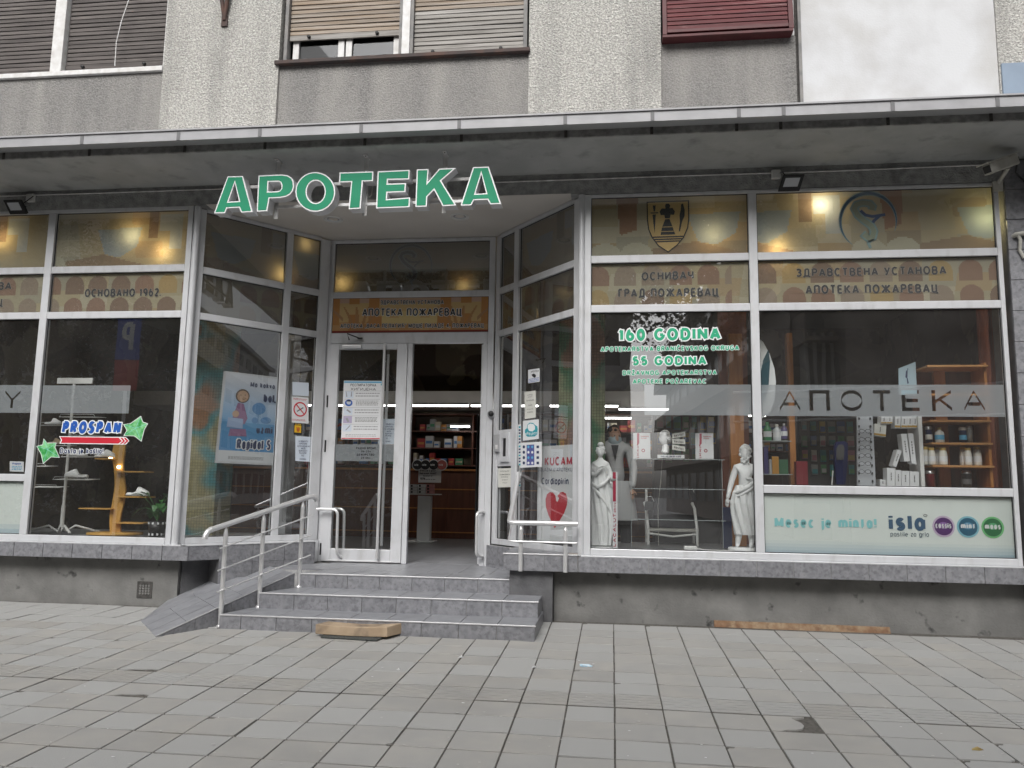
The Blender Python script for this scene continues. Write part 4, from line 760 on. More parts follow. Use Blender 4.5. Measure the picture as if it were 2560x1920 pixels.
# ================================================================== LETTER SIGN
SY = -.74; SF = Frame((0, SY, 0), (1, 0, 0))
def sp_(x, y): return SF.hit(530+.339*x, 350+.339*y)
LET = {
 'A': ([(15, 540), (115, 268), (228, 265), (300, 530), (216, 535), (200, 499), (110, 503), (96, 539)], [(168, 318), (120, 455), (200, 450)]),
 'P': ([(330, 528), (343, 262), (515, 254), (558, 260), (588, 278), (602, 305), (605, 340), (597, 373), (578, 400), (545, 418), (500, 427), (424, 430), (407, 524)], [(417, 309), (490, 306), (506, 315), (513, 335), (511, 358), (499, 372), (482, 378), (412, 381)]),
 'O': ([(762+147*math.cos(R(a)), 382+146*math.sin(R(a))) for a in range(0, 360, 12)], [(765+67*math.cos(R(a)), 382+83*math.sin(R(a))) for a in range(0, 360, 15)]),
 'T': ([(937, 313), (941, 240), (1190, 231), (1187, 303), (1112, 305), (1096, 505), (1007, 510), (1026, 310)], None),
 'E': ([(1210, 504), (1222, 231), (1458, 220), (1455, 290), (1298, 293), (1295, 322), (1431, 317), (1426, 383), (1293, 388), (1290, 436), (1461, 423), (1457, 495)], None),
 'K': ([(1500, 493), (1510, 217), (1598, 213), (1590, 312), (1676, 211), (1799, 206), (1690, 300), (1802, 482), (1700, 487), (1637, 368), (1588, 418), (1584, 490)], None),
 'a': ([(1833, 483), (1925, 200), (2041, 196), (2132, 471), (2052, 474), (2032, 440), (1932, 444), (1912, 481)], [(1985, 250), (1942, 397), (2022, 392)]),
}
def inset(P, d):
    P = [Vector(p) for p in P]; n = len(P); ar = sum(P[i].x*P[(i+1) % n].y-P[(i+1) % n].x*P[i].y for i in range(n)); sg = 1 if ar > 0 else -1; out = []
    for i in range(n):
        e0 = (P[i]-P[i-1]).normalized(); e1 = (P[(i+1) % n]-P[i]).normalized(); a = Vector((-e0.y, e0.x))*sg; c = Vector((-e1.y, e1.x))*sg
        m = (a+c); m = m.normalized(); out.append(P[i]+m*d/max(m.dot(a), .35))
    return [tuple(p) for p in out]
SG = thing('letter_sign', (-2.5, -.68, 3.65), 'large green raised letters APOTEKA with white edges hanging under the canopy', 'sign')
for nm, (out, hole) in LET.items():
    O_ = [sp_(*p) for p in out]; H_ = [[sp_(*p) for p in hole]] if hole else []
    mb = MB().prism(O_, MT['signwhite'], SF, 0, .125, H_, MT['signside']); o = mb.build('letter', SG, .003, 1)
    MB().prism(inset(O_, .012), MT['signgreen'], SF, -.003, 0.0005, [inset(h, -.0115) for h in H_]).build('green_face', o)
for u0, v0, u1, v1 in ((620, 468, 1185, 447), (690, 518, 1160, 503)):
    a, c = onY(u0, v0, -.60), onY(u1, v1, -.60); MB().obox((a+c)/2, (c-a)/2, (0, .01, 0), (0, 0, .014), MT['whitepaint']).build('mounting_bar', SG)
for x, y in ((497, 160), (1145, 130), (1725, 105)):
    p = onZ(530+.339*x, 350+.339*y, 4.16); b = MB(); b.obox((p.x, p.y-.02, 4.156), (.018, 0, 0), (0, .07, 0), (0, 0, .005), MT['whitepaint']); b.obox((p.x+.0, p.y-.01, 3.85), (.022, 0, 0), (0, .004, 0), (0, 0, .30), MT['whitepaint'])
    b.lathe((p.x, p.y-.06, 4.148), [(0, 0), (.008, 0), (.008, .006)], MT['black'], 8); b.build('bracket', SG, .002)
p = onY(924, 478, -.58); MB().tube([p+Vector((-.02, 0, .04)), p+Vector((-.02, 0, -.04)), p+Vector((.0, 0, -.06)), p+Vector((.02, 0, -.04)), p+Vector((.03, 0, .05))], .007, MT['dirtywhite'], 8).build('cable_loop', SG)
# ================================================================== FLOODLIGHTS, CAMERA
def flood(uj, vj, ul, vl, lab, lab2, flip):
    p = onY(uj, vj, -.03); tag(bx('junction_box', None, MT['white'], p.x-.045, p.x+.045, -.05, -.002, p.z-.045, p.z+.045, .008), lab2, 'junction box', 'junction boxes over the shop windows')
    q_ = onY(ul, vl, -.14); t = thing('floodlight', q_, lab, 'floodlight', 'black floodlights over the shop windows')
    ax, ay, az = Vector((.105, 0, 0)), Vector((0, -.040, .072)), Vector((0, .022, .012)); k = .02 if not flip else -.02
    c = q_; P = lambda x, y, z: c+ax*x+ay*y+az*z+Vector((k*y, 0, 0))
    MB().hexa([P(-1, -1, -1), P(1, -1, -1), P(1, 1, -1), P(-1, 1, -1), P(-.9, -.9, 1), P(.9, -.9, 1), P(.9, .9, 1), P(-.9, .9, 1)], MT['black']).build('housing', t, .008)
    MB().hexa([P(-.66, -.42, -1.08), P(.66, -.42, -1.08), P(.66, .62, -1.08), P(-.66, .62, -1.08), P(-.66, -.42, -.9), P(.66, -.42, -.9), P(.66, .62, -.9), P(-.66, .62, -.9)], MT['lens']).build('lens', t)
    MB().tube([c+Vector((0, .02, .02)), c+Vector((0, .12, .05)), (c.x, -.002, c.z+.05)], .009, MT['black'], 8).build('arm', t)
    MB().tube([(p.x, -.03, p.z), (p.x+.06, -.06, p.z+.01), (c.x, c.y+.05, c.z+.03)], .005, MT['black'], 6).build('lead', t)
flood(1940, 436, 1977, 457, 'black floodlight above the mullion of the right shop window', 'small white junction box beside the floodlight over the right shop window', False)
flood(76, 495, 41, 517, 'black floodlight above the left shop window', 'small white junction box beside the floodlight over the left shop window', True)
p = onY(2492, 462, -.02); CC = thing('security_camera', p, 'dirty white bullet security camera on an arm at the right corner of the shopfront', 'security camera')
f_, r__ = onY(2468, 424, -.42), onY(2536, 400, -.22); ax = (r__-f_).normalized(); sd_ = Vector((0, 0, 1)).cross(ax).normalized(); up_ = ax.cross(sd_)
MB().obox((f_+r__)/2, (r__-f_)/2, sd_*.045, up_*.05, MT['dirtywhite']).build('housing', CC, .01); MB().obox((f_+r__)/2+up_*.056-ax*.03, (r__-f_)/2*1.15, sd_*.055, up_*.006, MT['dirtywhite']).build('sun_shield', CC, .003)
MB().obox(f_-ax*.003, ax*.005, sd_*.034, up_*.034, MT['black']).build('lens', CC, .002)
MB().tube([r__+(f_-r__)*.3-up_*.05, p+Vector((.02, -.05, .04)), p], .019, MT['dirtywhite'], 10).build('arm', CC); MB().obox(p+Vector((.0, -.015, -.02)), (.045, 0, 0), (0, .012, 0), (0, 0, .05), MT['dirtywhite']).build('mount', CC, .004)
tag(MB().tube([r__+up_*.02, r__+Vector((.06, .05, .05)), r__+Vector((.08, .16, -.06)), (4.0, -.01, 3.9)], .008, MT['black'], 6).build('camera_lead'), 'dark cable behind the security camera', 'cable')
# ================================================================== ON THE PAVEMENT
def gp(u, v): 
    d = ray(u, v); k = (-.388+SL*CAM.y-CAM.z)/(d.z-SL*d.y); return CAM+d*k
cor = [gp(650+.339*a, 1350+.339*c) for a, c in ((445, 725), (860, 750), (985, 685), (560, 640))]
m_ = MB(); m_.v = []; zz = Vector((0, 0, 1)); P = [cor[0], cor[1], cor[1].lerp(cor[2], .55)+Vector((.02, 0, 0)), cor[2], cor[3], cor[0].lerp(cor[3], .3)]
n = len(P); m_.add([p+zz*.004 for p in P]+[p+zz*(.016+.014*(i == 3)) for i, p in enumerate(P)], [tuple(range(n))[::-1], tuple(range(n, 2*n))]+[(i, (i+1) % n, n+(i+1) % n, n+i) for i in range(n)], MT['rubber'])
tag(m_.build('rubber_mat', None, .005), 'black rubber mat lying under the tan slab in front of the steps', 'mat')
Fa, Fb = gp(650+.339*405, 1350+.339*712)+zz*.02, gp(650+.339*935, 1350+.339*738)+zz*.02; w_ = Fb-Fa; Bk = Vector((.10, .30, 0)); Bk2 = Vector((.10, .24, .0)); b = MB(); N = 10; top = []; bot = []
for i in range(N+1):
    s = i/N; sag = -.018*math.sin(math.pi*s)+.006*s
    f = Fa.lerp(Fb, s); k = f+Bk.lerp(Bk2, s); top += [f+zz*(.086+sag*.6), k+zz*(.090+sag)]; bot += [f+zz*(.002+sag*.3), k+zz*.004]
vs = top+bot; o_ = len(top); fs = []
for i in range(N): fs += [(2*i, 2*i+2, 2*i+3, 2*i+1), (o_+2*i, o_+2*i+1, o_+2*i+3, o_+2*i+2), (2*i, o_+2*i, o_+2*i+2, 2*i+2), (2*i+1, 2*i+3, o_+2*i+3, o_+2*i+1)]
fs += [(0, 1, o_+1, o_), (2*N, o_+2*N, o_+2*N+1, 2*N+1)]; b.add(vs, fs, MT['foam'])
tag(b.build('wooden_slab', None, .006), 'worn sagging tan slab lying in front of the bottom step', 'slab')
a, c = onY(1785, 1567, .115), onY(2225, 1592, .115); a.z = -.362; c.z = -.368; b = MB(); N = 14; r = random.Random(3)
for i in range(N):
    p0, p1_ = a.lerp(c, i/N), a.lerp(c, (i+1)/N-.0005); h0 = .027; b.hexa([p0+Vector((0, -.03, -.03)), p1_+Vector((0, -.03, -.03)), p1_+Vector((0, .012, -.03)), p0+Vector((0, .012, -.03)), p0+Vector((0, -.004, h0+r.uniform(-.002, .002))), p1_+Vector((0, -.004, h0+r.uniform(-.002, .002))), p1_+Vector((0, .012, h0)), p0+Vector((0, .012, h0))], MT['rust'])
tag(b.build('rusty_strip'), 'long rusty orange metal strip along the foot of the right base wall', 'metal strip')
def litter(u, v, pts, m, lab, nm='paper_scrap', cat='litter', grp=None, h=.012):
    c = gp(u, v); b = MB(); n = len(pts); b.add([c+Vector((x, y, .003+h*((i % 2)))) for i, (x, y) in enumerate(pts)]+[c+Vector((x*.9, y*.9, .001)) for x, y in pts], [tuple(range(n)), tuple(range(n, 2*n))[::-1]]+[(i, (i+1) % n, n+(i+1) % n, n+i) for i in range(n)], m); tag(b.build(nm), lab, cat, grp)
litter(1465, 1666, [(-.045, -.02), (-.02, -.03), (.02, -.01), (.05, -.02), (.055, .0), (.02, .01), (-.02, .02), (-.05, .01)], MT['sky_b'] if 0 else pm('pale_blue_wrapper', (.38, .6, .75), (.7, .75, .8), .4, 60), 'crumpled pale blue and white wrapper on the pavement right of the steps', 'wrapper')
for u, v, s, lab in ((1152, 1644, .022, 'white paper scrap on the pavement in front of the bottom step'), (1335, 1669, .016, 'tiny white paper scrap on a paving joint left of the blue wrapper'), (996, 1675, .012, 'smallest white crumb on the pavement below the slab')):
    litter(u, v, [(-s, -s*.5), (s*.4, -s*.6), (s, 0), (s*.2, s*.5), (-s*.8, s*.4)], MT['paper'], lab, grp=None)
litter(2442, 1875, [(-.03, -.012), (.01, -.014), (.035, .0), (.01, .015), (-.02, .012)], pm('dry_leaf', (.42, .33, .12), (.35, .25, .1), .8, 40), 'dry yellow leaf lying on the pavement near the right edge', 'fallen_leaf', 'leaf')
r = random.Random(11); b = MB()
for _ in range(150):
    u, v = r.uniform(0, 2560), r.uniform(1560, 1915); c = gp(u, v); s = r.uniform(.004, .011); k = r.random()*3
    if -3.95 < c.x < -.6 and c.y > -1.05: continue
    if c.y > .05 or c.y < -5: continue
    pt = [c+Vector((s*math.cos(a)*r.uniform(.7, 1.5), s*math.sin(a)*r.uniform(.5, 1), .0042)) for a in [i*math.pi/3 for i in range(6)]]
    b.add(pt, [(0, 1, 2, 3, 4, 5)], MT['gum'] if r.random() < .8 else MT['paper'])
tag(b.build('gum_spots', pavement, recalc=False), 'pale chewing gum spots trodden into the pavers', kind='stuff')
# ================================================================== PRINTED FILMS IN THE TRANSOMS
MT['film'] = filmmat('printed_film', .32); MT['print'] = filmmat('printed_sheet', .12); MT['milk'] = filmmat('milky_film', .06)
TAN, OLV, PAL, BRN, RED_, BLU, GRY, YEL = (.62, .52, .33), (.55, .49, .345), (.70, .65, .50), (.30, .20, .14), (.40, .21, .14), (.42, .52, .60), (.48, .47, .40), (.78, .58, .24)
def hsh(i, j, k=0): return random.Random(i*7349+j*911+k*131).random()
def inpoly(x, y, P):
    c = False; n = len(P)
    for i in range(n):
        x0, y0 = P[i]; x1, y1 = P[i-1]
        if (y0 > y) != (y1 > y) and x < (x1-x0)*(y-y0)/(y1-y0)+x0: c = not c
    return c
def base(a, z, k=0):
    u = a+.06*math.sin(z*3+k); i, j = int(math.floor(u/.33)), int(math.floor(z/.19+hsh(int(math.floor(u/.33)), 5, k)))
    h = hsh(i, j, k); c = TAN if h < .3 else OLV if h < .62 else PAL if h < .75 else (.58, .40, .22) if h < .85 else GRY if h < .94 else BRN
    m = .5 if h < .9 else .35; return tuple(OLV[q]*(1-m)+c[q]*m for q in range(3))
def arches(a, z):
    for zt, zb in ((3.175, 2.965), (2.925, 2.70)):
        i = math.floor(a/.277); x = a/.277-i-.5; hw = .40; h = hsh(i, int(zt*10), 3)
        if abs(x) < hw and zb < z < zt:
            r = .277*hw; top = zt-r
            if z < top or (x*.277)**2+(z-top)**2 < r*r:
                return (.34, .25, .19) if h < .3 else (.40, .27, .20) if h < .6 else (.56, .42, .22) if h < .75 else (.44, .36, .28)
    return None
def paint_low(k):
    def f(a, z):
        c = arches(a, z)
        if c and hsh(int(a/.6), 2, k) < .8: return c
        return base(a, z, k)
    return lambda a, z: (lambda c: tuple(q*RECESS_SHADE.get(k, 1) for q in c))(f(a, z))
RECESS_SHADE = {4: .26, 5: .3, 6: .3, 7: .26}  # slanted panes: shade of the entrance recess put into the film colours
def shapes_top(x0):
    S_ = [([(x0+.42, 3.70), (x0+.95, 3.73), (x0+.90, 3.50), (x0+.70, 3.38), (x0+.52, 3.42)], BLU), ([(x0+.02, 3.34), (x0+.5, 3.42), (x0+1.0, 3.29), (x0+1.0, 3.2), (x0, 3.2)], (.40, .29, .20)),
          ([(x0+1.02, 3.9), (x0+1.14, 3.9), (x0+1.14, 3.6), (x0+1.02, 3.6)], BRN), ([(x0+1.16, 3.86), (x0+1.42, 3.86), (x0+1.42, 3.46), (x0+1.28, 3.46), (x0+1.28, 3.68), (x0+1.16, 3.68)], (.56, .62, .64)),
          ([(x0-.3, 3.9), (x0-.08, 3.9), (x0-.1, 3.55), (x0-.26, 3.5)], RED_)]
    dome = [(x0-.42, 3.27, .17), (x0-.10, 3.27, .17)]
    return S_, dome
def paint_top(xs, k):
    SS = [shapes_top(x) for x in xs]
    def f(a, z):
        for S_, D in SS:
            for cx, cz, r in D:
                if (a-cx)**2+((z-cz)*1.15)**2 < r*r: return (.66, .63, .48)
            for P, c in S_:
                if inpoly(a, z, P): return tuple(c[q]*.8+OLV[q]*.2 for q in range(3))
        return base(a, z, k)
    return lambda a, z: (lambda c: tuple(q*RECESS_SHADE.get(k, 1) for q in c))(f(a, z))
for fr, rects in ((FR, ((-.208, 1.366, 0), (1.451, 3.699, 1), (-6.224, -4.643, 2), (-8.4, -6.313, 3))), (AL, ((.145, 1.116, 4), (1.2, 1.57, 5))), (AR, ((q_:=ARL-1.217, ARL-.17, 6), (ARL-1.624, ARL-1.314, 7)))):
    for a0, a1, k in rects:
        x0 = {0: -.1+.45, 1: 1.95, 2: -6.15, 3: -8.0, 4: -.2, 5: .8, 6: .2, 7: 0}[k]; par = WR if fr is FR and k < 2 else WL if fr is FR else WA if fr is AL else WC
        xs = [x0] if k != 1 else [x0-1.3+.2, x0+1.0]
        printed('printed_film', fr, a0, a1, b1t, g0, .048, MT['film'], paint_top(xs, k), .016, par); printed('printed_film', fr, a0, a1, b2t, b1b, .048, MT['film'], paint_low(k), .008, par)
printed('printed_film', DR, -3.426, -1.474, b1t, g0, .048, MT['film'], lambda a, z: tuple(c*.24 for c in base(a, z, 9)), .03, WD)  # door film darkened likewise, recess shade put into its colour
# orange name board over the door
def orange(a, z):
    u = (a+2.45)/.98; s = (z-b2t)/(b1b-b2t); x = abs(u)
    c = (.60, .43, .21) if s > .3 else (.54, .32, .15)
    if s > .86: c = (.55, .38, .28)
    if .25 < s < .62 and x < .62: c = (.66, .52, .25)
    i = int(math.floor(x/.13)); j = int(math.floor(s/.28+hsh(i, 1)))
    if hsh(i, j, 4) > .62 and x > .35: c = (.50, .25, .10)
    if hsh(i, j, 8) > .8: c = (.60, .40, .19)
    for k, (r0, sl, w_) in enumerate(((.62, -.2, .02), (.66, .05, .025), (.70, .3, .02), (.60, -.5, .018))):                    # leaf blades of the plant
        t_ = x-r0; 
        if s < .75 and abs(t_-(sl*s*.4+.35*s*s*sl)) < w_*(1-s*.9)*3*.5: c = (.45, .25, .12)
    if x > .86 and abs(s-.38-(x-.86)*2.2) < .05: c = (.44, .26, .14)
    if s < .07: c = (.25, .06, .05)
    return c
nb = thing('name_board', (-2.45, 1.33, 2.98), 'orange printed name board with black Cyrillic lettering above the shop door', 'sign')
MB().box(-3.425, -1.475, .012, .02, b2t+.001, b1b-.001, MT['gasket'], DR).build('backing', nb); printed('print', DR, -3.42, -1.48, b2t+.006, b1b-.006, .010, MT['print'], orange, .012, nb)
K = dict(parent=nb, outline=MT['whiteink'], d=.006, og=.35)
def lo_(s, x0, y0, x1, y1, cap, t, m, ox, oy, sc_, fr, **k): return label_on(fr, s, ox+sc_*x0, oy+sc_*y0, ox+sc_*x1, oy+sc_*y1, cap*sc_, t, m, **k)
lo_('ЗДРАВСТВЕНА УСТАНОВА', 598, 717, 1222, 712, 41, .17, MT['ink'], 800, 580, .2531, DR, **K)
lo_('АПОТЕКА ПОЖАРЕВАЦ', 417, 832, 1400, 828, 76, .17, MT['ink'], 800, 580, .2531, DR, **{**K, 'og': .3})
lo_('АПОТЕКА „ВАСА ПЕЛАГИЋ” МОШЕ ПИЈАДЕ 4, ПОЖАРЕВАЦ', 200, 950, 1618, 945, 43, .17, MT['ink'], 800, 580, .2531, DR, **K)
# Cyrillic lettering on the film
LG = 'grey Cyrillic lettering on the transom films'
FI = flat('film_ink', (.045, .045, .05), .6); FO = flat('film_outline', (.60, .57, .50), .6)
for s, u0, v0, u1, v1, cap, lab in (('ОСНИВАЧ', 1604, 701.7, 1734, 697.8, 21, 'grey words ОСНИВАЧ, upper line on the right window film'), ('ГРАД ПОЖАРЕВАЦ', 1545.5, 744, 1797, 741, 22, 'grey words ГРАД ПОЖАРЕВАЦ under ОСНИВАЧ on the film'),
        ('ЗДРАВСТВЕНА УСТАНОВА', 1991, 692.7, 2366, 685.7, 21, 'upper grey line ЗДРАВСТВЕНА УСТАНОВА on the far right film'), ('АПОТЕКА ПОЖАРЕВАЦ', 2014, 735.4, 2346, 732, 22.5, 'lower grey line АПОТЕКА ПОЖАРЕВАЦ on the far right film'),
        ('ОСНОВАНО 1962.', 211.4, 743, 402, 741, 20.5, 'grey words ОСНОВАНО 1962. on the left window film'), ('ЗДРАВСТВЕНА УСТАНОВА', -312, 734, 28.5, 724, 19, 'grey letters ВА cut off by the left picture edge'), ('АПОТЕКА ПОЖАРЕВАЦ', -290, 775, 7, 766, 20, 'last grey letter Ц under the letters ВА')):
    label_on(FR, s, u0, v0, u1, v1, cap, .195, FI, .0435, FO, .13, lab=lab, cat='lettering', group=LG)
# coat of arms, pharmacy bowl emblems
def pf(fr, ox, oy, s, d): return lambda pts: [fr.hit(ox+s*x, oy+s*y, d) for x, y in pts]
f_ = pf(FR, 1440, 450, .3014, .043); EM = thing('city_crest', FR.p(*[f_([(762, 380)])[0][0], .043, f_([(762, 380)])[0][1]]), 'shield-shaped city coat of arms with a figure, printed on the film', 'emblem')
sh = [(585, 180), (938, 168), (940, 330), (930, 400), (895, 480), (840, 545), (765, 603), (680, 548), (625, 475), (598, 410), (588, 330)]
MB().prism(f_(sh), FI, FR, .043, .0432).build('border', EM); MB().prism(inset(f_(sh), .012), flat('crest_gold', (.72, .50, .20), .6), FR, .0420, .0422).build('field', EM)
g_ = MB(); G_ = lambda P: g_.prism(f_(P), FI, FR, .0408, .041)
G_([(738, 215), (745, 198), (770, 196), (782, 212), (775, 235), (800, 232), (820, 262), (812, 290), (785, 288), (778, 318), (738, 320), (732, 290), (703, 292), (693, 262), (712, 236), (742, 238)]); G_([(740, 326), (776, 324), (800, 385), (715, 388)]); G_([(713, 394), (802, 391), (812, 422), (708, 425)]); G_([(706, 431), (815, 428), (824, 452), (702, 456)])
G_([(636, 212), (662, 210), (655, 262), (644, 262)]); G_([(618, 270), (682, 268), (682, 277), (618, 279)]); G_([(634, 288), (662, 286), (652, 445)]); G_([(872, 200), (888, 195), (902, 250), (900, 300), (880, 345), (862, 428), (852, 426), (862, 350), (858, 290), (868, 250)])
G_([(632, 470), (898, 462), (892, 474), (638, 482)]); G_([(642, 489), (886, 481), (880, 493), (650, 501)]); G_([(658, 508), (872, 499), (862, 511), (668, 519)]); g_.build('figures', EM, recalc=False)
def bowl(fr, ox, oy, s, k, cx, cy, R_, cols, lab, d=.043):
    f_ = pf(fr, ox, oy, s, d); c0 = f_([(cx, cy)])[0]; E = thing('bowl_emblem', fr.p(c0[0], d, c0[1]), lab, 'emblem', 'snake and bowl emblems on the films')
    def crescent(a0, a1, w_, rr, m, nm, dd=0):
        n = 26; o = []; i_ = []
        for q in range(n+1):
            t_ = q/n; a = R(a0+(a1-a0)*t_); ww = w_*math.sin(math.pi*min(max(t_, .02), .98))**.7
            o.append((cx+(rr+ww/2)*math.cos(a), cy-(rr+ww/2)*math.sin(a))); i_.append((cx+(rr-ww/2)*math.cos(a), cy-(rr-ww/2)*math.sin(a)))
        b = MB(); O_, I_ = f_(o), f_(i_)
        for q in range(n): b.quad(fr.p(O_[q][0], d-dd, O_[q][1]), fr.p(O_[q+1][0], d-dd, O_[q+1][1]), fr.p(I_[q+1][0], d-dd, I_[q+1][1]), fr.p(I_[q][0], d-dd, I_[q][1]), m)
        b.build(nm, E, recalc=False)
    crescent(-20, 235, R_*.17, R_, cols[0], 'arc_halo'); crescent(-14, 228, R_*.10, R_, cols[1], 'arc', .0012)
    def rib(pts, w_, m, nm, dd):
        V, F = stroke(f_([(cx+x*R_, cy-y*R_) for x, y in pts]), w_); MB().add([fr.p(p.x, d-dd, p.y) for p in V], F, m).build(nm, E, recalc=False)
    sn = [(.12, .40), (.15, .52), (.05, .63), (-.2, .66), (-.42, .6), (-.5, .45), (-.38, .22), (-.15, .02), (.1, -.15), (.2, -.35), (.15, -.55), (0, -.6), (-.12, -.52), (-.02, -.44)]
    rib(sn, R_*s*.0035*.17*2.0, cols[2], 'snake', .0015); rib(sn, R_*s*.0035*.17*1.1, cols[4], 'snake_inner', .002)
    rib([(-.28, .38), (-.1, .22), (.15, .17), (.6, .24)], R_*s*.0035*.12, cols[3], 'bowl', .0025); rib([(.4, .2), (.2, .02), (.16, -.05)], R_*s*.0035*.12, cols[3], 'stem', .0027); rib([(.18, -.6), (.0, -.78), (.08, -.95)], R_*s*.002*.2, cols[2], 'tail', .0015)
halo = flat('emblem_halo', (.28, .42, .42), .6); eb = flat('emblem_blue', (.03, .13, .24), .6); sg_ = flat('emblem_sage', (.33, .38, .27), .6); eb2 = flat('emblem_deep_blue', (.04, .10, .24), .6)
bowl(FR, 1860, 430, .31646, 0, 982, 390, 222, (halo, eb, halo, eb2, sg_), 'blue snake and bowl emblem in a crescent on the right transom film')
dk = flat('dim_outline', (.10, .12, .11), .6); dk2 = flat('dim_film', (.035, .035, .03), .6)  # emblem tones darkened along with the shade painted into the door film
bowl(DR, 800, 580, .2531, 0, 900, 335, 205, (dk, dk2, dk, dk2, dk2), 'faint snake and bowl emblem on the dark film above the door')
# ================================================================== DECALS AND LETTERING ON THE GLASS
DG = dict(cat='lettering', group='green anniversary lettering on the right window'); d_ = .026
for s, u0, v0, u1, v1, cap, t_, lab in (('160 GODINA', 1547, 853.3, 1801.7, 849.4, 31, .24, 'large green words 160 GODINA, top line on the right window'), ('APOTEKARSTVA BRANIČEVSKOG OKRUGA', 1501.8, 879.5, 1847.5, 875.6, 12.5, .22, 'green line APOTEKARSTVA BRANIČEVSKOG OKRUGA on the window'),
        ('55 GODINA', 1580.8, 914.2, 1766.4, 912.6, 23.5, .24, 'green words 55 GODINA in the middle of the window text'), ('DRŽAVNOG APOTEKARSTVA', 1556.6, 938.3, 1791.7, 936.8, 12, .22, 'green line DRŽAVNOG APOTEKARSTVA under 55 GODINA'), ('APOTEKE POŽAREVAC', 1581.9, 959.7, 1765.9, 959, 12, .22, 'green bottom line APOTEKE POŽAREVAC above the frosted band')):
    label_on(FR, s, u0, v0, u1, v1, cap, t_, MT['green'], d_, MT['whiteink'], .4, lab=lab, **DG)
def frostband(fr, a0, a1, z0, z1, d, texts, lab, rows=64):
    segs = []
    for s, u0, v0, u1, v1, cap, t_ in texts:
        A0, Z0 = fr.hit(u0, v0, d); A1, Z1 = fr.hit(u1, v1, d); h = fr.hit(u0, v0-cap, d)[1]-Z0; W_ = A1-A0; tot = sum((.4 if c == ' ' else G[c][0])+.55 for c in s)-.55; x = 0
        for c in s:
            gw = G[c][0]
            for q in G[c][1]:
                P = [(A0+(x+p[0]*gw)*W_/tot, Z0+t_*h/2+p[1]*(h-t_*h)) for p in q]; segs += [(P[i], P[i+1], t_*h/2) for i in range(len(P)-1)]
            x += gw+.55
    b = MB(); hz = (z1-z0)/rows
    for j in range(rows):
        z = z0+(j+.5)*hz; cuts = []
        for (x0, y0), (x1, y1), r_ in segs:
            if min(y0, y1)-r_ <= z <= max(y0, y1)+r_:
                n = 40; xs = [x0+(x1-x0)*i/n for i in range(n+1) if abs(y0+(y1-y0)*i/n-z) <= r_]
                if xs:
                    hw = r_ if abs(x1-x0) < abs(y1-y0) else 0; cuts.append((min(xs)-hw*.98 if abs(x1-x0) < 1e-6 else min(xs), max(xs)+hw*.98 if abs(x1-x0) < 1e-6 else max(xs)))
        cuts.sort(); x = a0
        for c0, c1_ in cuts+[(a1, a1)]:
            if c0 > x: b.quad(fr.p(x, d, z0+j*hz), fr.p(c0, d, z0+j*hz), fr.p(c0, d, z0+(j+1)*hz), fr.p(x, d, z0+(j+1)*hz), MT['frost'])
            x = max(x, c1_)
    return tag(b.build('frosted_band', recalc=False), lab, 'window film')
def zat(v, u, d=.034): return FR.hit(u, v, d)[1]
FB = .034
apt = [(c, 1860+.36157*x, 900+.36157*352, 1860+.36157*x1, 900+.36157*352, 52, .17) for c, x, x1 in (('А', 250, 388), ('П', 467, 583), ('О', 675, 820), ('Т', 897, 1015), ('Е', 1107, 1215), ('К', 1315, 1440), ('А', 1525, 1665))]
frostband(FR, 1.452, FR.hit(2511, 1000, FB)[0], zat(1041, 2200), zat(962, 2200), FB, apt, 'frosted band with clear cut-out letters АПОТЕКА on the far right pane')
frostband(FR, FR.hit(1611, 1000, FB)[0], 1.364, zat(1038.5, 1800), zat(961.5, 1800), FB, [], 'plain frosted band under the green lettering')
frostband(FR, -8.4, -6.315, zat(1032, 60), zat(962.7, 60), FB, [('Y', 9.5, 1019.6, 47.5, 1019.6, 43.6, .15)], 'frosted band with the cut-out letter Y at the left picture edge')
frostband(FR, -6.222, FR.hit(324, 1000, FB)[0], zat(1033, 200), zat(963.5, 200), FB, [], 'plain frosted band across the shoe display window')
# cough syrup decal
CD = thing('ivy_decal', FR.p(-5.3, .026, 1.3), 'blue and red medicine decal with two green ivy leaves on the left window', 'decal'); s5 = .31646; fo = lambda d: pf(FR, 0, 900, s5, d)
label_on(FR, 'PROSPAN', 487*s5, 900+580*s5, 948*s5, 900+583*s5, 31, .25, MT['blue'], .024, MT['whiteink'], .35, 'blue_lettering', CD, slant=.08)
MB().prism(fo(.0255)([(467, 602), (995, 608), (1022, 638), (995, 668), (470, 661), (482, 632)]), MT['whiteink'], FR, .0255, .0257).build('arrow_edge', CD)
MB().prism(fo(.0245)([(476, 608), (938, 614), (962, 640), (935, 660), (480, 655), (490, 632)]), MT['red'], FR, .0245, .0247).build('arrow', CD)
for k in (0, 26): MB().prism(fo(.0245)([(950+k, 614), (966+k, 614), (990+k, 640), (962+k, 662), (946+k, 662), (972+k, 640)]), MT['red'], FR, .0245, .0247).build('arrow_chevron', CD)
label_on(FR, 'Dosta je kašlja!', 474*s5, 900+738*s5, 815*s5, 900+741*s5, 13.5, .18, MT['navy'], .024, MT['whiteink'], .5, 'small_lettering', CD)
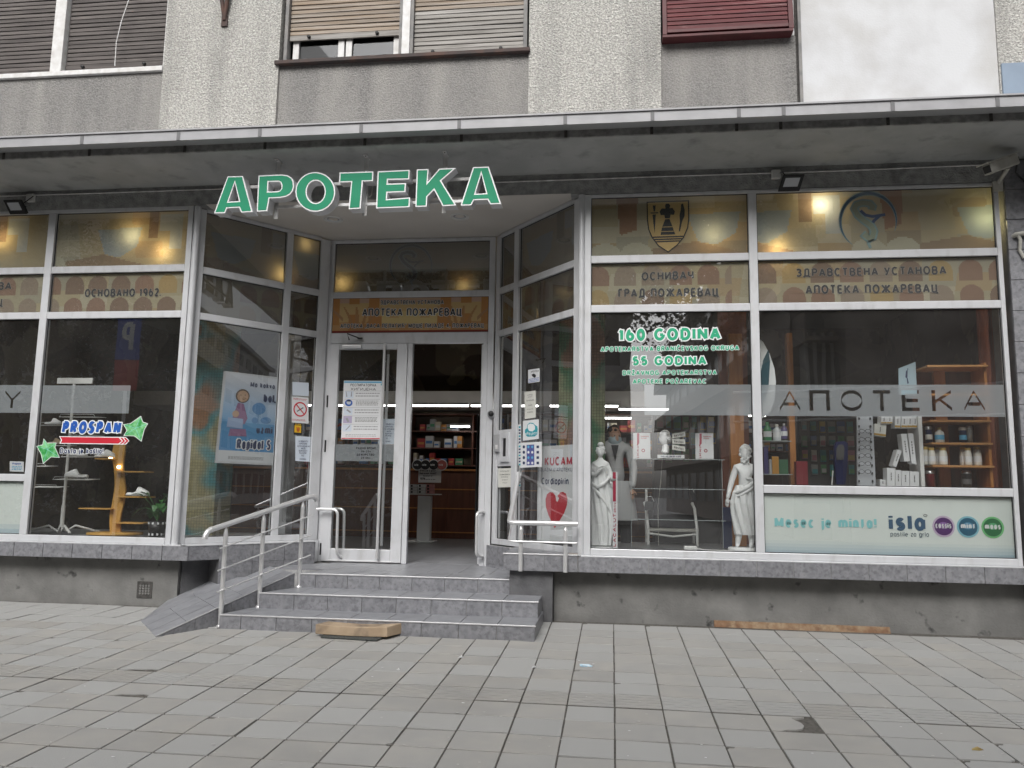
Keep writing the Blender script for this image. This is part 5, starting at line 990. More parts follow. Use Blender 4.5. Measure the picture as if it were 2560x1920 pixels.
for P in ([(1113, 441), (1130, 488), (1170, 502), (1142, 550), (1118, 645), (1060, 602), (974, 600), (1000, 555), (973, 508), (1030, 500)], [(345, 618), (372, 655), (447, 652), (436, 690), (472, 772), (402, 768), (340, 821), (322, 742), (287, 680), (335, 668)]):
    MB().prism(fo(.0245)(P), MT['whiteink'], FR, .0245, .0247).build('leaf_edge', CD); c0 = (sum(p[0] for p in P)/10, sum(p[1] for p in P)/10)
    o = MB().prism(fo(.0235)([(c0[0]+(p[0]-c0[0])*.93, c0[1]+(p[1]-c0[1])*.93) for p in P]), MT['leaf_l'], FR, .0235, .0237).build('leaf', CD); v_ = MB()
    for k in (0, 4, 6, 8, 2) if P[0][0] > 900 else (6, 0, 4, 8, 2):
        V, F = stroke(fo(.0228)([c0, (c0[0]+(P[k][0]-c0[0])*.85, c0[1]+(P[k][1]-c0[1])*.85)]), .003); v_.add([FR.p(p.x, .0228-k*.00003, p.y) for p in V], F, flat('leaf_vein', (.5, .8, .5), .5) if k == 99 else MT['aqua'])
    v_.build('vein', o, recalc=False)
def sheet(name, fr, quad_px, d, m, lab, cat, th=.0015, group=None, base_=None):   # a thin sheet whose front corners are given in pixels tl, tr, br, bl
    P = [fr.hit(u, v, d) for u, v in quad_px]; o = MB().prism(P, m, fr, d, d+th).build(name); return tag(o, lab, cat, group), P
def txt(o, fr, ox, oy, s, lines, d, m, t_=.16, name='print'):
    for s_, x0, y0, x1, y1, cap in lines: label_on(fr, s_, ox+s*x0, oy+s*y0, ox+s*x1, oy+s*y1, cap*s, t_, m, d, name=name, parent=o)
# small card, left
o, _ = sheet('small_card', FR, [(24.7, 1153), (59.5, 1154), (59, 1179.5), (24, 1178.5)], .035, MT['paper'], 'small white card with blue print at the bottom of the leftmost pane', 'card')
txt(o, FR, 0, 900, s5, [('Propolo', 98, 826, 165, 826, 16)], .0335, MT['blue'], .2); b = MB(); P = [FR.hit(30, 1164, .0336), FR.hit(54, 1176, .0336)]; print_lines(b, FR, P[0][0], P[1][0], P[1][1], P[0][1], 3, MT['sky_b'], .0336); b.build('small_print', o, recalc=False)
# medicine poster behind the slanted window
s3 = .3014; q4 = [(450+s3*x, 850+s3*y) for x, y in ((368, 256), (836, 312), (796, 1040), (292, 1018))]; dP = .16; P4 = [AL.hit(u, v, dP) for u, v in q4]
PO = thing('medicine_poster', AL.p(.75, dP, 1.4), 'framed blue and white medicine poster with a doll-like figure, hung behind the slanted window', 'poster')
MB().prism(P4, MT['alu'], AL, dP, dP+.02).build('board', PO, .003)
def pa(a, z):
    t_ = (z-P4[3][1])/(P4[0][1]-P4[3][1])
    if t_ < .12: return (.72, .74, .76)
    if t_ < .44: return (.10+.05*t_, .30+.1*t_, .60)
    k = min(1, (t_-.44)/.5); sw = .5+.5*math.sin(a*5+z*3); return (.32+.38*k-.12*sw*(1-k), .50+.22*k-.06*sw*(1-k), .72+.05*k)
ax0, ax1 = min(P4[0][0], P4[3][0])+.03, max(P4[1][0], P4[2][0])-.03
# the sheet follows the board's outline
N_ = 40; me = bpy.data.meshes.new('sheet'); vs = []; dd = dP-.0015
for j in range(N_+1):
    for i in range(N_+1):
        s_, t_ = .035+.93*i/N_, .02+.96*j/N_; A0 = P4[3][0]*(1-s_)+P4[2][0]*s_; A1 = P4[0][0]*(1-s_)+P4[1][0]*s_; Z0 = P4[3][1]*(1-s_)+P4[2][1]*s_; Z1 = P4[0][1]*(1-s_)+P4[1][1]*s_; vs.append(AL.p(A0*(1-t_)+A1*t_, dd, Z0*(1-t_)+Z1*t_))
fs = [(j*(N_+1)+i, j*(N_+1)+i+1, (j+1)*(N_+1)+i+1, (j+1)*(N_+1)+i) for j in range(N_) for i in range(N_)]; me.from_pydata(vs, [], fs); me.materials.append(MT['print']); at = me.color_attributes.new('print', 'FLOAT_COLOR', 'CORNER'); buf = []
for f in fs: c = vs[f[0]]; k = pa((c-AL.o).dot(AL.t), c.z); buf += [*k, 1]*4
at.data.foreach_set('color', buf); o = bpy.data.objects.new('sheet', me); col.objects.link(o); o.parent = PO; o.location = -wloc(PO)
K = dict(fr=AL, d=dP-.004, parent=PO, name='print')
for s_, x0, y0, x1, y1, cap, t_, oc in (('Ma kakva', 583, 390, 785, 408, 45, .2, 0), ('bol,', 692, 515, 792, 524, 72, .22, 0), ('uzmi', 632, 775, 762, 782, 66, .22, 0), ('Rapidol S', 467, 903, 748, 912, 84, .2, 1)):
    label_on(s=s_, u0=450+s3*x0, v0=850+s3*y0, u1=450+s3*x1, v1=850+s3*y1, cap=cap*s3, t=t_, m=MT['navy'], outline=MT['whiteink'] if oc else None, og=.4, **K)
fa = pf(AL, 450, 850, s3, dP-.003); fb_ = pf(AL, 450, 850, s3, dP-.006); circ = lambda cx, cy, r, ry=None: [(cx+r*math.cos(R(a)), cy+(ry or r)*math.sin(R(a))) for a in range(0, 360, 20)]
def flatp(P, m, nm, dd=.003): return MB().prism(pf(AL, 450, 850, s3, dP-dd)(P), m, AL, dP-dd, dP-dd+.0003).build(nm, PO)
mv = flat('mauve_print', (.28, .14, .26), .6); fl = flat('flesh_print', (.55, .36, .24), .6); bt = flat('poster_tree_blue', (.10, .26, .50), .6)
flatp(circ(520, 465, 58), flat('brown_outline', (.12, .08, .06), .6), 'figure_hair', .003); flatp(circ(522, 467, 47), fl, 'figure_face', .004)
for x in (505, 542): flatp(circ(x, 457, 4), MT['ink'], 'eye', .005)
V, F = stroke(pf(AL, 450, 850, s3, dP-.005)([(515, 485), (525, 493), (538, 490), (545, 482)]), .004); MB().add([AL.p(p.x, dP-.005, p.y) for p in V], F, MT['ink']).build('smile', PO, recalc=False)
flatp([(480, 520), (530, 530), (560, 650), (535, 700), (430, 660)], mv, 'dress', .0035); flatp([(415, 735), (545, 740), (552, 800), (400, 795)], mv, 'legs', .0035); flatp([(400, 640), (525, 655), (520, 735), (385, 720)], flat('carton_print', (.35, .45, .65), .6), 'carton', .0045)
flatp(circ(462, 612, 28), fl, 'hand', .005); flatp(circ(655, 570, 56, 50), bt, 'tree', .003); flatp([(645, 600), (652, 600), (650, 700), (643, 700)], bt, 'tree_trunk', .0035); flatp(circ(620, 668, 26), bt, 'bush', .003); flatp(circ(712, 668, 44, 28), bt, 'bush', .003)
b = MB(); A_s = AL.hit(450+s3*400, 850+s3*960, dP-.003); B_s = AL.hit(450+s3*690, 850+s3*1000, dP-.003); print_lines(b, AL, A_s[0], B_s[0], B_s[1], A_s[1], 3, MT['ink_g'], dP-.003, .35); b.build('small_print', PO, recalc=False)
# stickers in the narrow slanted pane
def px4(ox, oy, s, x0, y0, x1, y1, sk=0): return [(ox+s*x0, oy+s*y0), (ox+s*x1, oy+s*(y0+sk)), (ox+s*x1, oy+s*(y1+sk)), (ox+s*x0, oy+s*y1)]
sheet('blank_label', AL, px4(450, 850, s3, 933, 347, 1068, 458, 8), .026, MT['paper_b'], 'blank pale label above the no smoking sign', 'label')
o, P = sheet('no_smoking_sign', AL, px4(450, 850, s3, 928, 468, 1066, 684, 10), .026, MT['paper'], 'white no smoking sticker with a red ring in the narrow slanted pane', 'sign')
c0 = AL.hit(450+s3*997, 850+s3*575, .0245); rr = (AL.hit(450+s3*1048, 850+s3*575, .0245)[0]-c0[0])
V, F = stroke([(c0[0]+rr*math.cos(R(a)), c0[1]+rr*1.0*math.sin(R(a))) for a in range(0, 361, 15)], rr*.2); b = MB().add([AL.p(p.x, .0245, p.y) for p in V], F, MT['red']); V, F = stroke([(c0[0]-rr*.68, c0[1]+rr*.68), (c0[0]+rr*.68, c0[1]-rr*.68)], rr*.17); b.add([AL.p(p.x, .0242, p.y) for p in V], F, MT['red']); b.build('red_ring', o, recalc=False)
V, F = stroke([(c0[0]-rr*.5, c0[1]-rr*.35), (c0[0]+rr*.5, c0[1]+rr*.3)], rr*.16); MB().add([AL.p(p.x, .0248, p.y) for p in V], F, MT['ink_g']).build('cigarette', o, recalc=False)
for zz in (P[0][1]-.025, P[3][1]+.035): b = MB(); print_lines(b, AL, P[0][0]+.02, P[1][0]-.02, zz-.012, zz+.012, 2, MT['red'], .0245, .4); b.build('small_print', o, recalc=False)
o, P = sheet('alarm_sticker', AL, px4(450, 850, s3, 945, 686, 1012, 784, 5), .026, MT['ink'], 'yellow and black alarm sticker with a raised hand under the no smoking sign', 'sticker')
ya = pf(AL, 450, 850, s3, .0245); MB().prism(ya([(951, 706), (1006, 711), (1003, 770), (948, 766)]), MT['yellow'], AL, .0245, .0247).build('yellow_field', o); MB().prism(ya([(966, 745), (966, 722), (972, 722), (974, 735), (978, 720), (983, 720), (984, 736), (990, 724), (994, 727), (992, 750), (984, 762), (972, 760)]), flat('orange_hand', (.5, .12, .02), .5), AL, .023, .0232).build('hand', o)
txt(o, AL, 450, 850, s3, [('ALARM', 956, 703, 1002, 707, 12)], .024, MT['yellow'], .2)
def notice(fr, ox, oy, s, box, sk, lines, lab, m='paper_b', d=.026, ink='navy', nm='paper_notice', grp='printed notices taped inside the glass'):
    o, P = sheet(nm, fr, px4(ox, oy, s, *box, sk), d, MT[m], lab, 'notice', .001, grp); txt(o, fr, ox, oy, s, lines, d-.0015, MT[ink], .15); return o
notice(AL, 450, 850, s3, (957, 796, 1091, 1003), 8, [('U OBJEKTU', 985, 846, 1060, 848, 14), ('APOTEKE', 990, 866, 1055, 868, 14), ('ISTOVREMENO', 972, 887, 1078, 889, 13), ('MOŽE', 1005, 906, 1040, 907, 13), ('BORAVITI', 985, 925, 1055, 927, 13), ('NAJVIŠE', 988, 943, 1050, 945, 13), ('10', 1005, 966, 1026, 966, 15), ('OSOBA', 992, 993, 1045, 995, 13)], 'pale blue paper notice with blue lines under the yellow sticker')
# door leaf
s4 = .3194
o, P = sheet('hygiene_poster', DR, [(800+s4*x, 920+s4*y) for x, y in ((187, 99), (495, 101), (480, 560), (164, 558))], -.001, MT['paper'], 'hygiene poster РЕСПИРАТОРНА ХИГИЈЕНА with pictograms on the door glass', 'poster')
hf = pf(DR, 800, 920, s4, -.003)
def hp(P, m, nm='print', dd=-.003): return MB().prism(pf(DR, 800, 920, s4, dd)(P), m, DR, dd, dd+.0003).build(nm, o)
hp([(190, 104), (490, 106), (490, 118), (189, 116)], MT['sky_b'], 'blue_band'); hp([(476, 122), (490, 122), (490, 136), (476, 136)], MT['teal'], 'corner_square'); hp([(168, 547), (474, 549), (474, 556), (168, 554)], MT['red'], 'red_band')
txt(o, DR, 800, 920, s4, [('РЕСПИРАТОРНА', 238, 144, 440, 146, 22), ('ХИГИЈЕНА', 240, 176, 437, 178, 22)], -.0025, MT['ink_g'], .16)
for k, y in enumerate((182, 247, 312, 377, 442)):
    x = 195-k*4; hp([(x, y), (x+68, y), (x+66, y+55), (x-2, y+55)], MT['paper_b'] if k in (0, 2, 4) else flat('lilac', (.45, .40, .55), .6) if k == 3 else MT['paper'], 'pictogram_box', -.0022)
    hp([(x+280, y-3), (x+282, y-3), (x+280, y-1), (x, y-1), (x, y-3)], MT['ink_lg'], 'rule', -.0022)
    b = MB(); a0, zt_ = DR.hit(800+s4*(x+85), 920+s4*(y+6), -.0025); a1, zb_ = DR.hit(800+s4*(x+270), 920+s4*(y+48), -.0025); print_lines(b, DR, a0+.01*(k % 2), a1-.01*(k % 2), zb_, zt_, 4 if k in (1, 3) else 2, MT['ink_g'] if k in (1, 3) else MT['ink_lg'], -.0025, .38); b.build('small_print', o, recalc=False)
hp([(225+30*math.cos(R(a)), 273+27*math.sin(R(a))) for a in range(0, 360, 24)], MT['blue'], 'pictogram', -.003); hp([(225+18*math.cos(R(a)), 270+16*math.sin(R(a))) for a in range(0, 360, 24)], flat('pictogram_face', (.5, .55, .6), .6), 'pictogram_face', -.0034); hp([(210, 262), (215, 252), (238, 252), (242, 263)], MT['ink'], 'pictogram_hair', -.0038)
for P_ in ([(203, 185), (207, 185), (214, 225), (205, 225)], [(245, 185), (250, 185), (250, 222), (240, 225)], [(205, 330), (215, 322), (245, 345), (235, 352)], [(200, 395), (215, 388), (230, 420), (215, 425)], [(198, 485), (204, 488), (238, 452), (232, 448)]): hp(P_, MT['ink_lg'], 'pictogram', -.003)
b = MB(); a0, zt_ = DR.hit(800+s4*200, 920+s4*515, -.0025); a1, zb_ = DR.hit(800+s4*440, 920+s4*540, -.0025); print_lines(b, DR, a0, a1, zb_, zt_, 2, MT['ink_lg'], -.0025, .35); b.build('small_print', o, recalc=False)
hb = [DR.hit(800+s4*x, 920+s4*y, .012) for x, y in ((138, 596), (586, 600), (580, 732), (131, 727))]; hb[0] = (gx0+.002, hb[0][1]); hb[3] = (gx0+.002, hb[3][1]); hb[1] = (gx1-.002, hb[1][1]); hb[2] = (gx1-.002, hb[2][1])
fb2 = tag(MB().prism(hb, MT['frost'], DR, .012, .012).build('frosted_band', recalc=False), 'short frosted band with opening hours on the closed door leaf', 'window film')
txt(fb2, DR, 800, 920, s4, [('РАДНО ВРЕМЕ', 283, 635, 437, 636, 17), ('06-23ч', 322, 660, 396, 661, 15), ('ДЕЖУРСТВО', 288, 686, 424, 687, 17), ('23-06ч', 320, 710, 392, 711, 15)], .008, MT['ink'], .2)
notice(DR, 800, 920, s4, (456, 398, 592, 598), 0, [('OBJEKTU', 515, 446, 575, 446, 12), ('APOTEKE', 512, 466, 570, 466, 12), ('ISTOVREMENO', 505, 484, 583, 484, 11), ('MOŽE', 522, 502, 556, 502, 11), ('BORAVITI', 512, 519, 566, 519, 11), ('NAJVIŠE', 512, 536, 558, 536, 11), ('10', 515, 557, 530, 557, 13), ('OSOBA', 512, 580, 550, 580, 11)], 'pale blue paper notice behind the long pull bar on the door leaf', d=.014)
# slanted window right of the door
s6 = .3438; ox, oy = 1180, 880
o, P = sheet('camera_sticker', AR, px4(ox, oy, s6, 408, 130, 491, 228, -12), .026, MT['paper'], 'white sticker APOTEKA with a camera drawing, topmost on the slanted pane', 'sticker')
txt(o, AR, ox, oy, s6, [('APOTEKA', 428, 152, 487, 143, 14)], .0245, MT['ink_g'], .2); MB().prism(pf(AR, ox, oy, s6, .0245)([(432, 165), (450, 156), (465, 168), (463, 182), (455, 188), (440, 178)]), MT['ink'], AR, .0245, .0247).build('camera_drawing', o); b = MB(); A0 = AR.hit(ox+s6*412, oy+s6*195, .0245); A1 = AR.hit(ox+s6*486, oy+s6*212, .0245); print_lines(b, AR, A0[0], A1[0], A1[1], A0[1], 3, MT['blue'], .0245, .4); b.build('small_print', o, recalc=False)
notice(AR, ox, oy, s6, (383, 292, 463, 488), -12, [('U APOTEKU', 402, 318, 442, 314, 9), ('ULAZITI', 406, 332, 438, 328, 9), ('SA MASKOM', 396, 360, 450, 354, 11), ('I', 420, 378, 424, 377, 9), ('SAMO', 410, 394, 438, 391, 11), ('HVALA NA', 400, 422, 446, 417, 9), ('RAZUMEVANJU', 402, 444, 444, 439, 9)], 'narrow cream paper notice hanging between two stickers', 'paper_y', ink='ink_g')
o, P = sheet('prescription_sticker', AR, px4(ox, oy, s6, 370, 502, 485, 645, -14), .026, MT['paper'], 'white square sticker еРецепт with a teal cloud', 'sticker'); ca_ = pf(AR, ox, oy, s6, .0245)
MB().prism(ca_([(384, 585), (386, 565), (400, 553), (402, 530), (420, 514), (445, 516), (458, 530), (474, 540), (478, 560), (474, 600), (455, 614), (405, 616), (388, 605)]), MT['teal'], AR, .0245, .0247).build('cloud', o); MB().prism(pf(AR, ox, oy, s6, .0235)([(404, 553), (406, 530), (424, 520), (446, 524), (458, 540), (458, 562), (440, 578), (415, 574)]), MT['whiteink'], AR, .0235, .0237).build('pills', o)
label_on(AR, 'еРецепт', ox+s6*386, oy+s6*609, ox+s6*473, oy+s6*602, 26*s6, .14, MT['whiteink'], .0232, name='print', parent=o)
o, P = sheet('instruction_poster', AR, px4(ox, oy, s6, 346, 660, 507, 842, -8), .026, MT['paper'], 'small white poster with blue pictograms in a dark blue column', 'poster')
MB().prism(pf(AR, ox, oy, s6, .0245)([(397, 676), (452, 672), (453, 822), (398, 824)]), flat('poster_blue', (.09, .10, .30), .5), AR, .0245, .0247).build('blue_column', o)
for k in range(4):
    for x, r_ in ((377, 9), (478, 9)): y = 690+k*39; MB().prism(pf(AR, ox, oy, s6, .0245)([(x-r_, y-r_), (x+r_, y-r_-1), (x+r_, y+r_), (x-r_, y+r_)] if x > 400 else [(x+r_*math.cos(R(a)), y+r_*1.3*math.sin(R(a))) for a in range(0, 360, 30)]), MT['navy'], AR, .0245, .0247).build('pictogram', o)
    for x in (410, 438): MB().prism(pf(AR, ox, oy, s6, .0235)([(x+8*math.cos(R(a)), 690+k*39+10*math.sin(R(a))) for a in range(0, 360, 40)]), MT['whiteink'] if (k+x) % 2 else MT['sky_b'], AR, .0235, .0237).build('pictogram', o)
txt(o, AR, ox, oy, s6, [('UPUTSTVO ZA MASKE', 372, 658, 482, 652, 9)], .0245, MT['ink_g'], .2)
for y0, y1, lab in ((528, 665, 'upper narrow strip of pictograms beside the teal cloud sticker'), (668, 825, 'middle narrow strip of pictograms left of the small blue poster'), (885, 980, 'lowest narrow strip of pictograms beside the rising rail')):
    o, P = sheet('pictogram_strip', AR, px4(ox, oy, s6, 336, y0, 357, y1, -2), .022, MT['paper'], lab, 'sticker', group='narrow pictogram strips on the slanted pane'); n = int((y1-y0)/22); b = MB()
    for k in range(n): y = y0+12+k*22; b.prism(pf(AR, ox, oy, s6, .0205)([(340, y), (353, y-1), (353, y+12), (340, y+13)]), MT['navy'] if k % 3 else MT['teal'], AR, .0205, .0207)
    b.build('pictogram', o, recalc=False); o.children[0]['kind'] = 'stuff'
notice(AR, ox, oy, s6, (190, 846, 287, 985), -3, [('NOĆNI ŠALTER'.replace('Ć', 'C'), 205, 872, 270, 870, 9), ('ZA VREME DEŽURSTVA', 202, 896, 276, 894, 9), ('OD 23 DO 06', 212, 914, 262, 913, 9), ('ZVONITI', 218, 934, 262, 933, 9), ('HVALA', 222, 956, 256, 955, 10)], 'cream paper notice below the night hatch', 'paper_y', ink='ink_g', d=.022)
# heart roll-up banner behind the slanted window
s7 = [(ox+s6*x, oy+s6*y) for x, y in ((486, 688), (728, 692), (728, 1418), (455, 1385))]; dB = .22; PB = [AR.hit(u, v, dB) for u, v in s7]; BN = thing('heart_banner', AR.p(1.2, dB, 1.0), 'white roll-up banner with a large red heart behind the slanted window', 'banner')
zb0, zt0 = min(p[1] for p in PB), max(p[1] for p in PB); MB().prism([(PB[0][0]-.02, .33), (PB[1][0]+.02, .33), (PB[1][0]+.02, zt0), (PB[0][0]-.02, zt0)], MT['paper'], AR, dB, dB+.01).build('sheet', BN)
txt(BN, AR, ox, oy, s6, [('ZA KUCAM', 435, 828, 728, 824, 62)], dB-.003, MT['red'], .22); txt(BN, AR, ox, oy, s6, [('DOLAZIM U APOTEKU', 480, 868, 728, 869, 26)], dB-.003, MT['navy'], .12); txt(BN, AR, ox, oy, s6, [('Cardiopirin', 506, 963, 702, 965, 50)], dB-.003, MT['navy'], .18)
hh = [(580, 1235), (555, 1185), (537, 1125), (535, 1070), (545, 1035), (565, 1018), (590, 1022), (606, 1045), (612, 1075), (622, 1045), (640, 1022), (662, 1016), (683, 1030), (694, 1065), (690, 1115), (668, 1175), (630, 1235), (600, 1282)]
ho = MB().prism(pf(AR, ox, oy, s6, dB-.003)(hh), MT['red'], AR, dB-.003, dB-.0027).build('heart', BN); MB().prism(pf(AR, ox, oy, s6, dB-.005)([(612, 1058), (622, 1048), (634, 1062), (620, 1092), (610, 1078)]), MT['whiteink'], AR, dB-.005, dB-.0047).build('hand_cutout', ho)
# lower light boxes with lozenge advert
def milky(a, z):
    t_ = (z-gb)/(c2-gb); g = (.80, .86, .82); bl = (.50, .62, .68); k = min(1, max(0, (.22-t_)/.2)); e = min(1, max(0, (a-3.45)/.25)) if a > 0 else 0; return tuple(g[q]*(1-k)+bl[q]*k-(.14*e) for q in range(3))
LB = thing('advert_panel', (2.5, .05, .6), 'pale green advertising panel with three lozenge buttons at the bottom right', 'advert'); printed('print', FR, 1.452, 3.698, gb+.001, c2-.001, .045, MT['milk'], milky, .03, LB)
s8 = .36157; ex = lambda s_, x0, y0, x1, y1, cap, t_, m, **k: label_on(FR, s_, 1860+s8*x0, 900+s8*y0, 1860+s8*x1, 900+s8*y1, cap*s8, t_, m, .041, name='lettering', parent=LB, **k)
ex('Mesec je minta!', 212, 1158, 915, 1166, 74, .24, MT['aqua']); ex('isla', 1008, 1180, 1256, 1182, 116, .24, flat('deep_blue_ink', (.03, .10, .19), .5)); ex('®', 1240, 1125, 1272, 1125, 60, .06, MT['ink_g']); ex('pastile za grlo', 1013, 1220, 1280, 1223, 34, .12, flat('slate_ink', (.08, .13, .17), .5))
for cx, cy, c_, rim, wd, tx in ((1380, 1151, (.10, .03, .16), (.62, .50, .66), 'cassis', (1324, 1434)), (1549, 1154, (.02, .12, .20), (.25, .55, .65), 'mint', (1500, 1598)), (1720, 1158, (.01, .16, .05), (.18, .55, .22), 'moos', (1666, 1775))):
    c0 = FR.hit(1860+s8*cx, 900+s8*cy, .041); r_ = 72*s8/262; btn = MB().prism([(c0[0]+r_*math.cos(R(a)), c0[1]+r_*math.sin(R(a))) for a in range(0, 360, 12)], flat(wd+'_rim', rim, .4), FR, .041, .0413).build('lozenge_button', LB)
    MB().prism([(c0[0]+r_*.83*math.cos(R(a)), c0[1]+r_*.83*math.sin(R(a))) for a in range(0, 360, 12)], flat(wd+'_fill', c_, .3), FR, .0395, .0398).build('face', btn); lt = flat(wd+'_gloss', tuple(min(1, q*2.2+.08) for q in c_), .3)
    MB().prism([(c0[0]+r_*.45*math.cos(R(a)), c0[1]+r_*.1+r_*.32*math.sin(R(a))) for a in range(0, 360, 20)], lt, FR, .0388, .039).build('gloss', btn)
    label_on(FR, wd, 1860+s8*tx[0], 900+s8*(cy+12), 1860+s8*tx[1], 900+s8*(cy+14), 40*s8, .26, MT['whiteink'], .038, name='lettering', parent=btn)
LB2 = thing('advert_panel', (-7, .05, .6), 'pale advertising panel at the bottom of the leftmost pane', 'advert'); printed('print', FR, -8.4, -6.314, gb+.001, c2-.001, .045, MT['milk'], milky, .05, LB2)
# ================================================================== LAMPS
def lamp_at(fr, u, v, d, pw, lab, r_=.035, colr=(1, .72, .34)):
    a, z = fr.hit(u, v, d); p = fr.p(a, d, z); t = thing('halogen_lamp', p, lab, 'lamp', 'warm halogen lamps behind the transom films')
    MB().lathe(p, [(.0, .0), (.02, .0), (.045, .05), (.05, .055)], MT['white'], 14, tuple(-fr.n)).build('reflector', t); MB().lathe(p-fr.n*.03, [(0, -.012), (.012, -.008), (.012, .008), (0, .012)], MT['bulb'], 8).build('bulb', t)
    MB().tube([p, p+fr.n*.05, (p.x+fr.n.x*.05, p.y+fr.n.y*.05, 3.95)], .006, MT['black'], 6).build('stem', t)
    l = bpy.data.lights.new('halogen', 'POINT'); l.energy = pw; l.color = colr; l.shadow_soft_size = r_; o = bpy.data.objects.new('halogen_light', l); col.objects.link(o); o.parent = t; o.location = -fr.n*.06
    return t
lamp_at(FR, 40, 612, .24, 2.4, 'halogen lamp glowing in the leftmost transom pane'); lamp_at(FR, 355, 602, .23, 2.6, 'halogen lamp glowing high in the left transom'); lamp_at(FR, 430, 640, .22, 3.0, 'halogen lamp glowing near the corner post of the left transom')
lamp_at(FR, 2040, 527, .22, 5, 'brightest pale halogen lamp behind the far right transom', colr=(1, .82, .52)); lamp_at(FR, 1935, 634, .20, 2.6, 'halogen lamp low behind the far right transom beside the mullion'); lamp_at(FR, 1775, 606, .26, 2.2, 'halogen lamp behind the transom right of the crest'); lamp_at(FR, 2440, 565, .26, 2.6, 'halogen lamp at the right end of the far right transom', .05, (1, .85, .4))
lamp_at(AL, 690, 692, .2, 3.0, 'halogen lamp behind the large slanted transom pane'); lamp_at(AL, 752, 616, .18, .9, 'halogen lamp behind the narrow slanted transom pane'); lamp_at(DR, 866, 716, .2, 3.0, 'halogen lamp low left behind the dark film over the door'); lamp_at(DR, 1165, 722, .2, 1.6, 'halogen lamp low right behind the dark film over the door'); lamp_at(AR, 1385, 735, .5, .9, 'faint halogen lamp behind the right slanted transom')
for (x0, x1, y, z), tl_ in zip(((-7.2, -5.9, 5.0, 2.25), (-5.6, -4.4, 5.0, 2.25), (-4.2, -3.35, 5.0, 2.25), (-3.30, -2.36, 5.0, 2.25), (-2.31, -1.2, 5.0, 2.25), (-1.0, .1, 5.0, 2.25), (.12, .95, 5.6, 2.26), (1.6, 2.6, 6.0, 2.2), (-.2, .35, 6.6, 2.2), (-2.95, -2.6, 6.5, 2.02)), ('tube light at the far left behind the shoe window', 'tube light behind the wavy wooden stand', 'tube light behind the slanted left window', 'tube light left of centre in the open doorway', 'tube light right of centre in the open doorway', 'tube light behind the round door dome and stickers', 'tube light nearest above the masked person', 'tube light behind the right toothpaste carton', 'short rear tube light behind the plaster bust', 'short rear tube light over the lozenge stand')):
    t = thing('tube_light', ((x0+x1)/2, y, z), 'white fluorescent '+tl_, 'lamp', 'fluorescent tubes inside the shop'); MB().box(x0, x1, y-.02, y+.02, z-.012, z+.012, MT['tubelight']).build('tube', t); MB().box(x0-.01, x1+.01, y-.03, y+.03, z+.013, z+.05, MT['white']).build('batten', t)
# ================================================================== INSIDE THE SHOP: back
CT = thing('counter', (-1.5, 6.4, 0), 'long dark red-brown wooden counter at the back of the shop', 'counter')
MB().box(-7, 3.4, 6.25, 6.6, 0, 1.2, MT['darkwood']).build('body', CT); MB().box(-7.05, 3.45, 6.2, 6.65, 1.201, 1.235, MT['wood']).build('top', CT)
for z in (.10, .52, .86): MB().box(-7, 3.4, 6.235, 6.249, z, z+.02, MT['wood']).build('rail', CT)
for i in range(11): MB().box(-6.9+i*.98, -6.89+i*.98+.035, 6.238, 6.2489, .14, 1.19, MT['darkwood']).build('stile', CT)
SHU = thing('wall_shelves', (-1.5, 7, 1.2), 'long wooden wall shelving with medicine boxes at the back of the shop', 'shelves')
for z in (1.30, 1.62, 1.94, 2.26): MB().box(-7.5, 3.6, 6.75, 7.15, z, z+.025, MT['darkwood']).build('shelf', SHU)
for i in range(10): MB().box(-7.4+i*1.2, -7.37+i*1.2, 6.76, 7.14, 1.326, 2.255, MT['darkwood']).build('divider', SHU)
r = random.Random(5); cols_ = [flat('carton_'+n, c, .5) for n, c in (('white', (.6, .6, .6)), ('grey', (.35, .36, .37)), ('blue', (.08, .2, .45)), ('green', (.08, .3, .16)), ('red', (.45, .05, .05)), ('cream', (.55, .5, .38)), ('orange', (.55, .25, .06)))]
bm_ = {}
for z in (1.325, 1.645, 1.965):
    x = -5.8
    while x < 3.4:
        w_, h_ = r.choice((.07, .10, .14)), r.choice((.12, .17, .22)); c = r.choice((0, 0, 1, 2, 3, 4, 5, 6, 0)); k = (w_, h_, c)
        if k not in bm_: b = MB().box(-w_/2, w_/2, -.06, .06, 0, h_, cols_[c]).box(-w_/2+.01, w_/2-.01, -.0615, -.0602, h_*.35, h_*.6, cols_[(c+2) % 7]); o = b.build('medicine_box'); bm_[k] = o; o['seed'] = 1
        else: o = bm_[k].copy(); col.objects.link(o)
        if abs(((x+7.4) % 1.2)-.0) > .1 and ((x+7.4) % 1.2) < 1.06 and r.random() < .95:
            o.location = (x, 6.86, z+o.data.vertices[0].co.z*-1+.001); tag(o, '%s %s medicine carton on the %s back shelf, %s' % ({.07: 'narrow', .10: 'medium', .14: 'wide'}[w_], ('white', 'grey', 'blue', 'green', 'red', 'cream', 'orange')[c], {1.325: 'lowest', 1.645: 'middle', 1.965: 'top'}[z], 'behind the closed door leaf' if x < -3.9 else 'seen through the open door' if x < -2.4 else 'behind the slanted window stickers' if x < -1 else 'behind the statues' if x < 1.6 else 'behind the orange posts'), 'medicine box', 'medicine cartons on the back shelves')
        else: bpy.data.objects.remove(o); bm_.pop(k, None) if k in bm_ and (bm_[k] is o or True) else None
        x += w_+r.choice((.005, .015, .05))
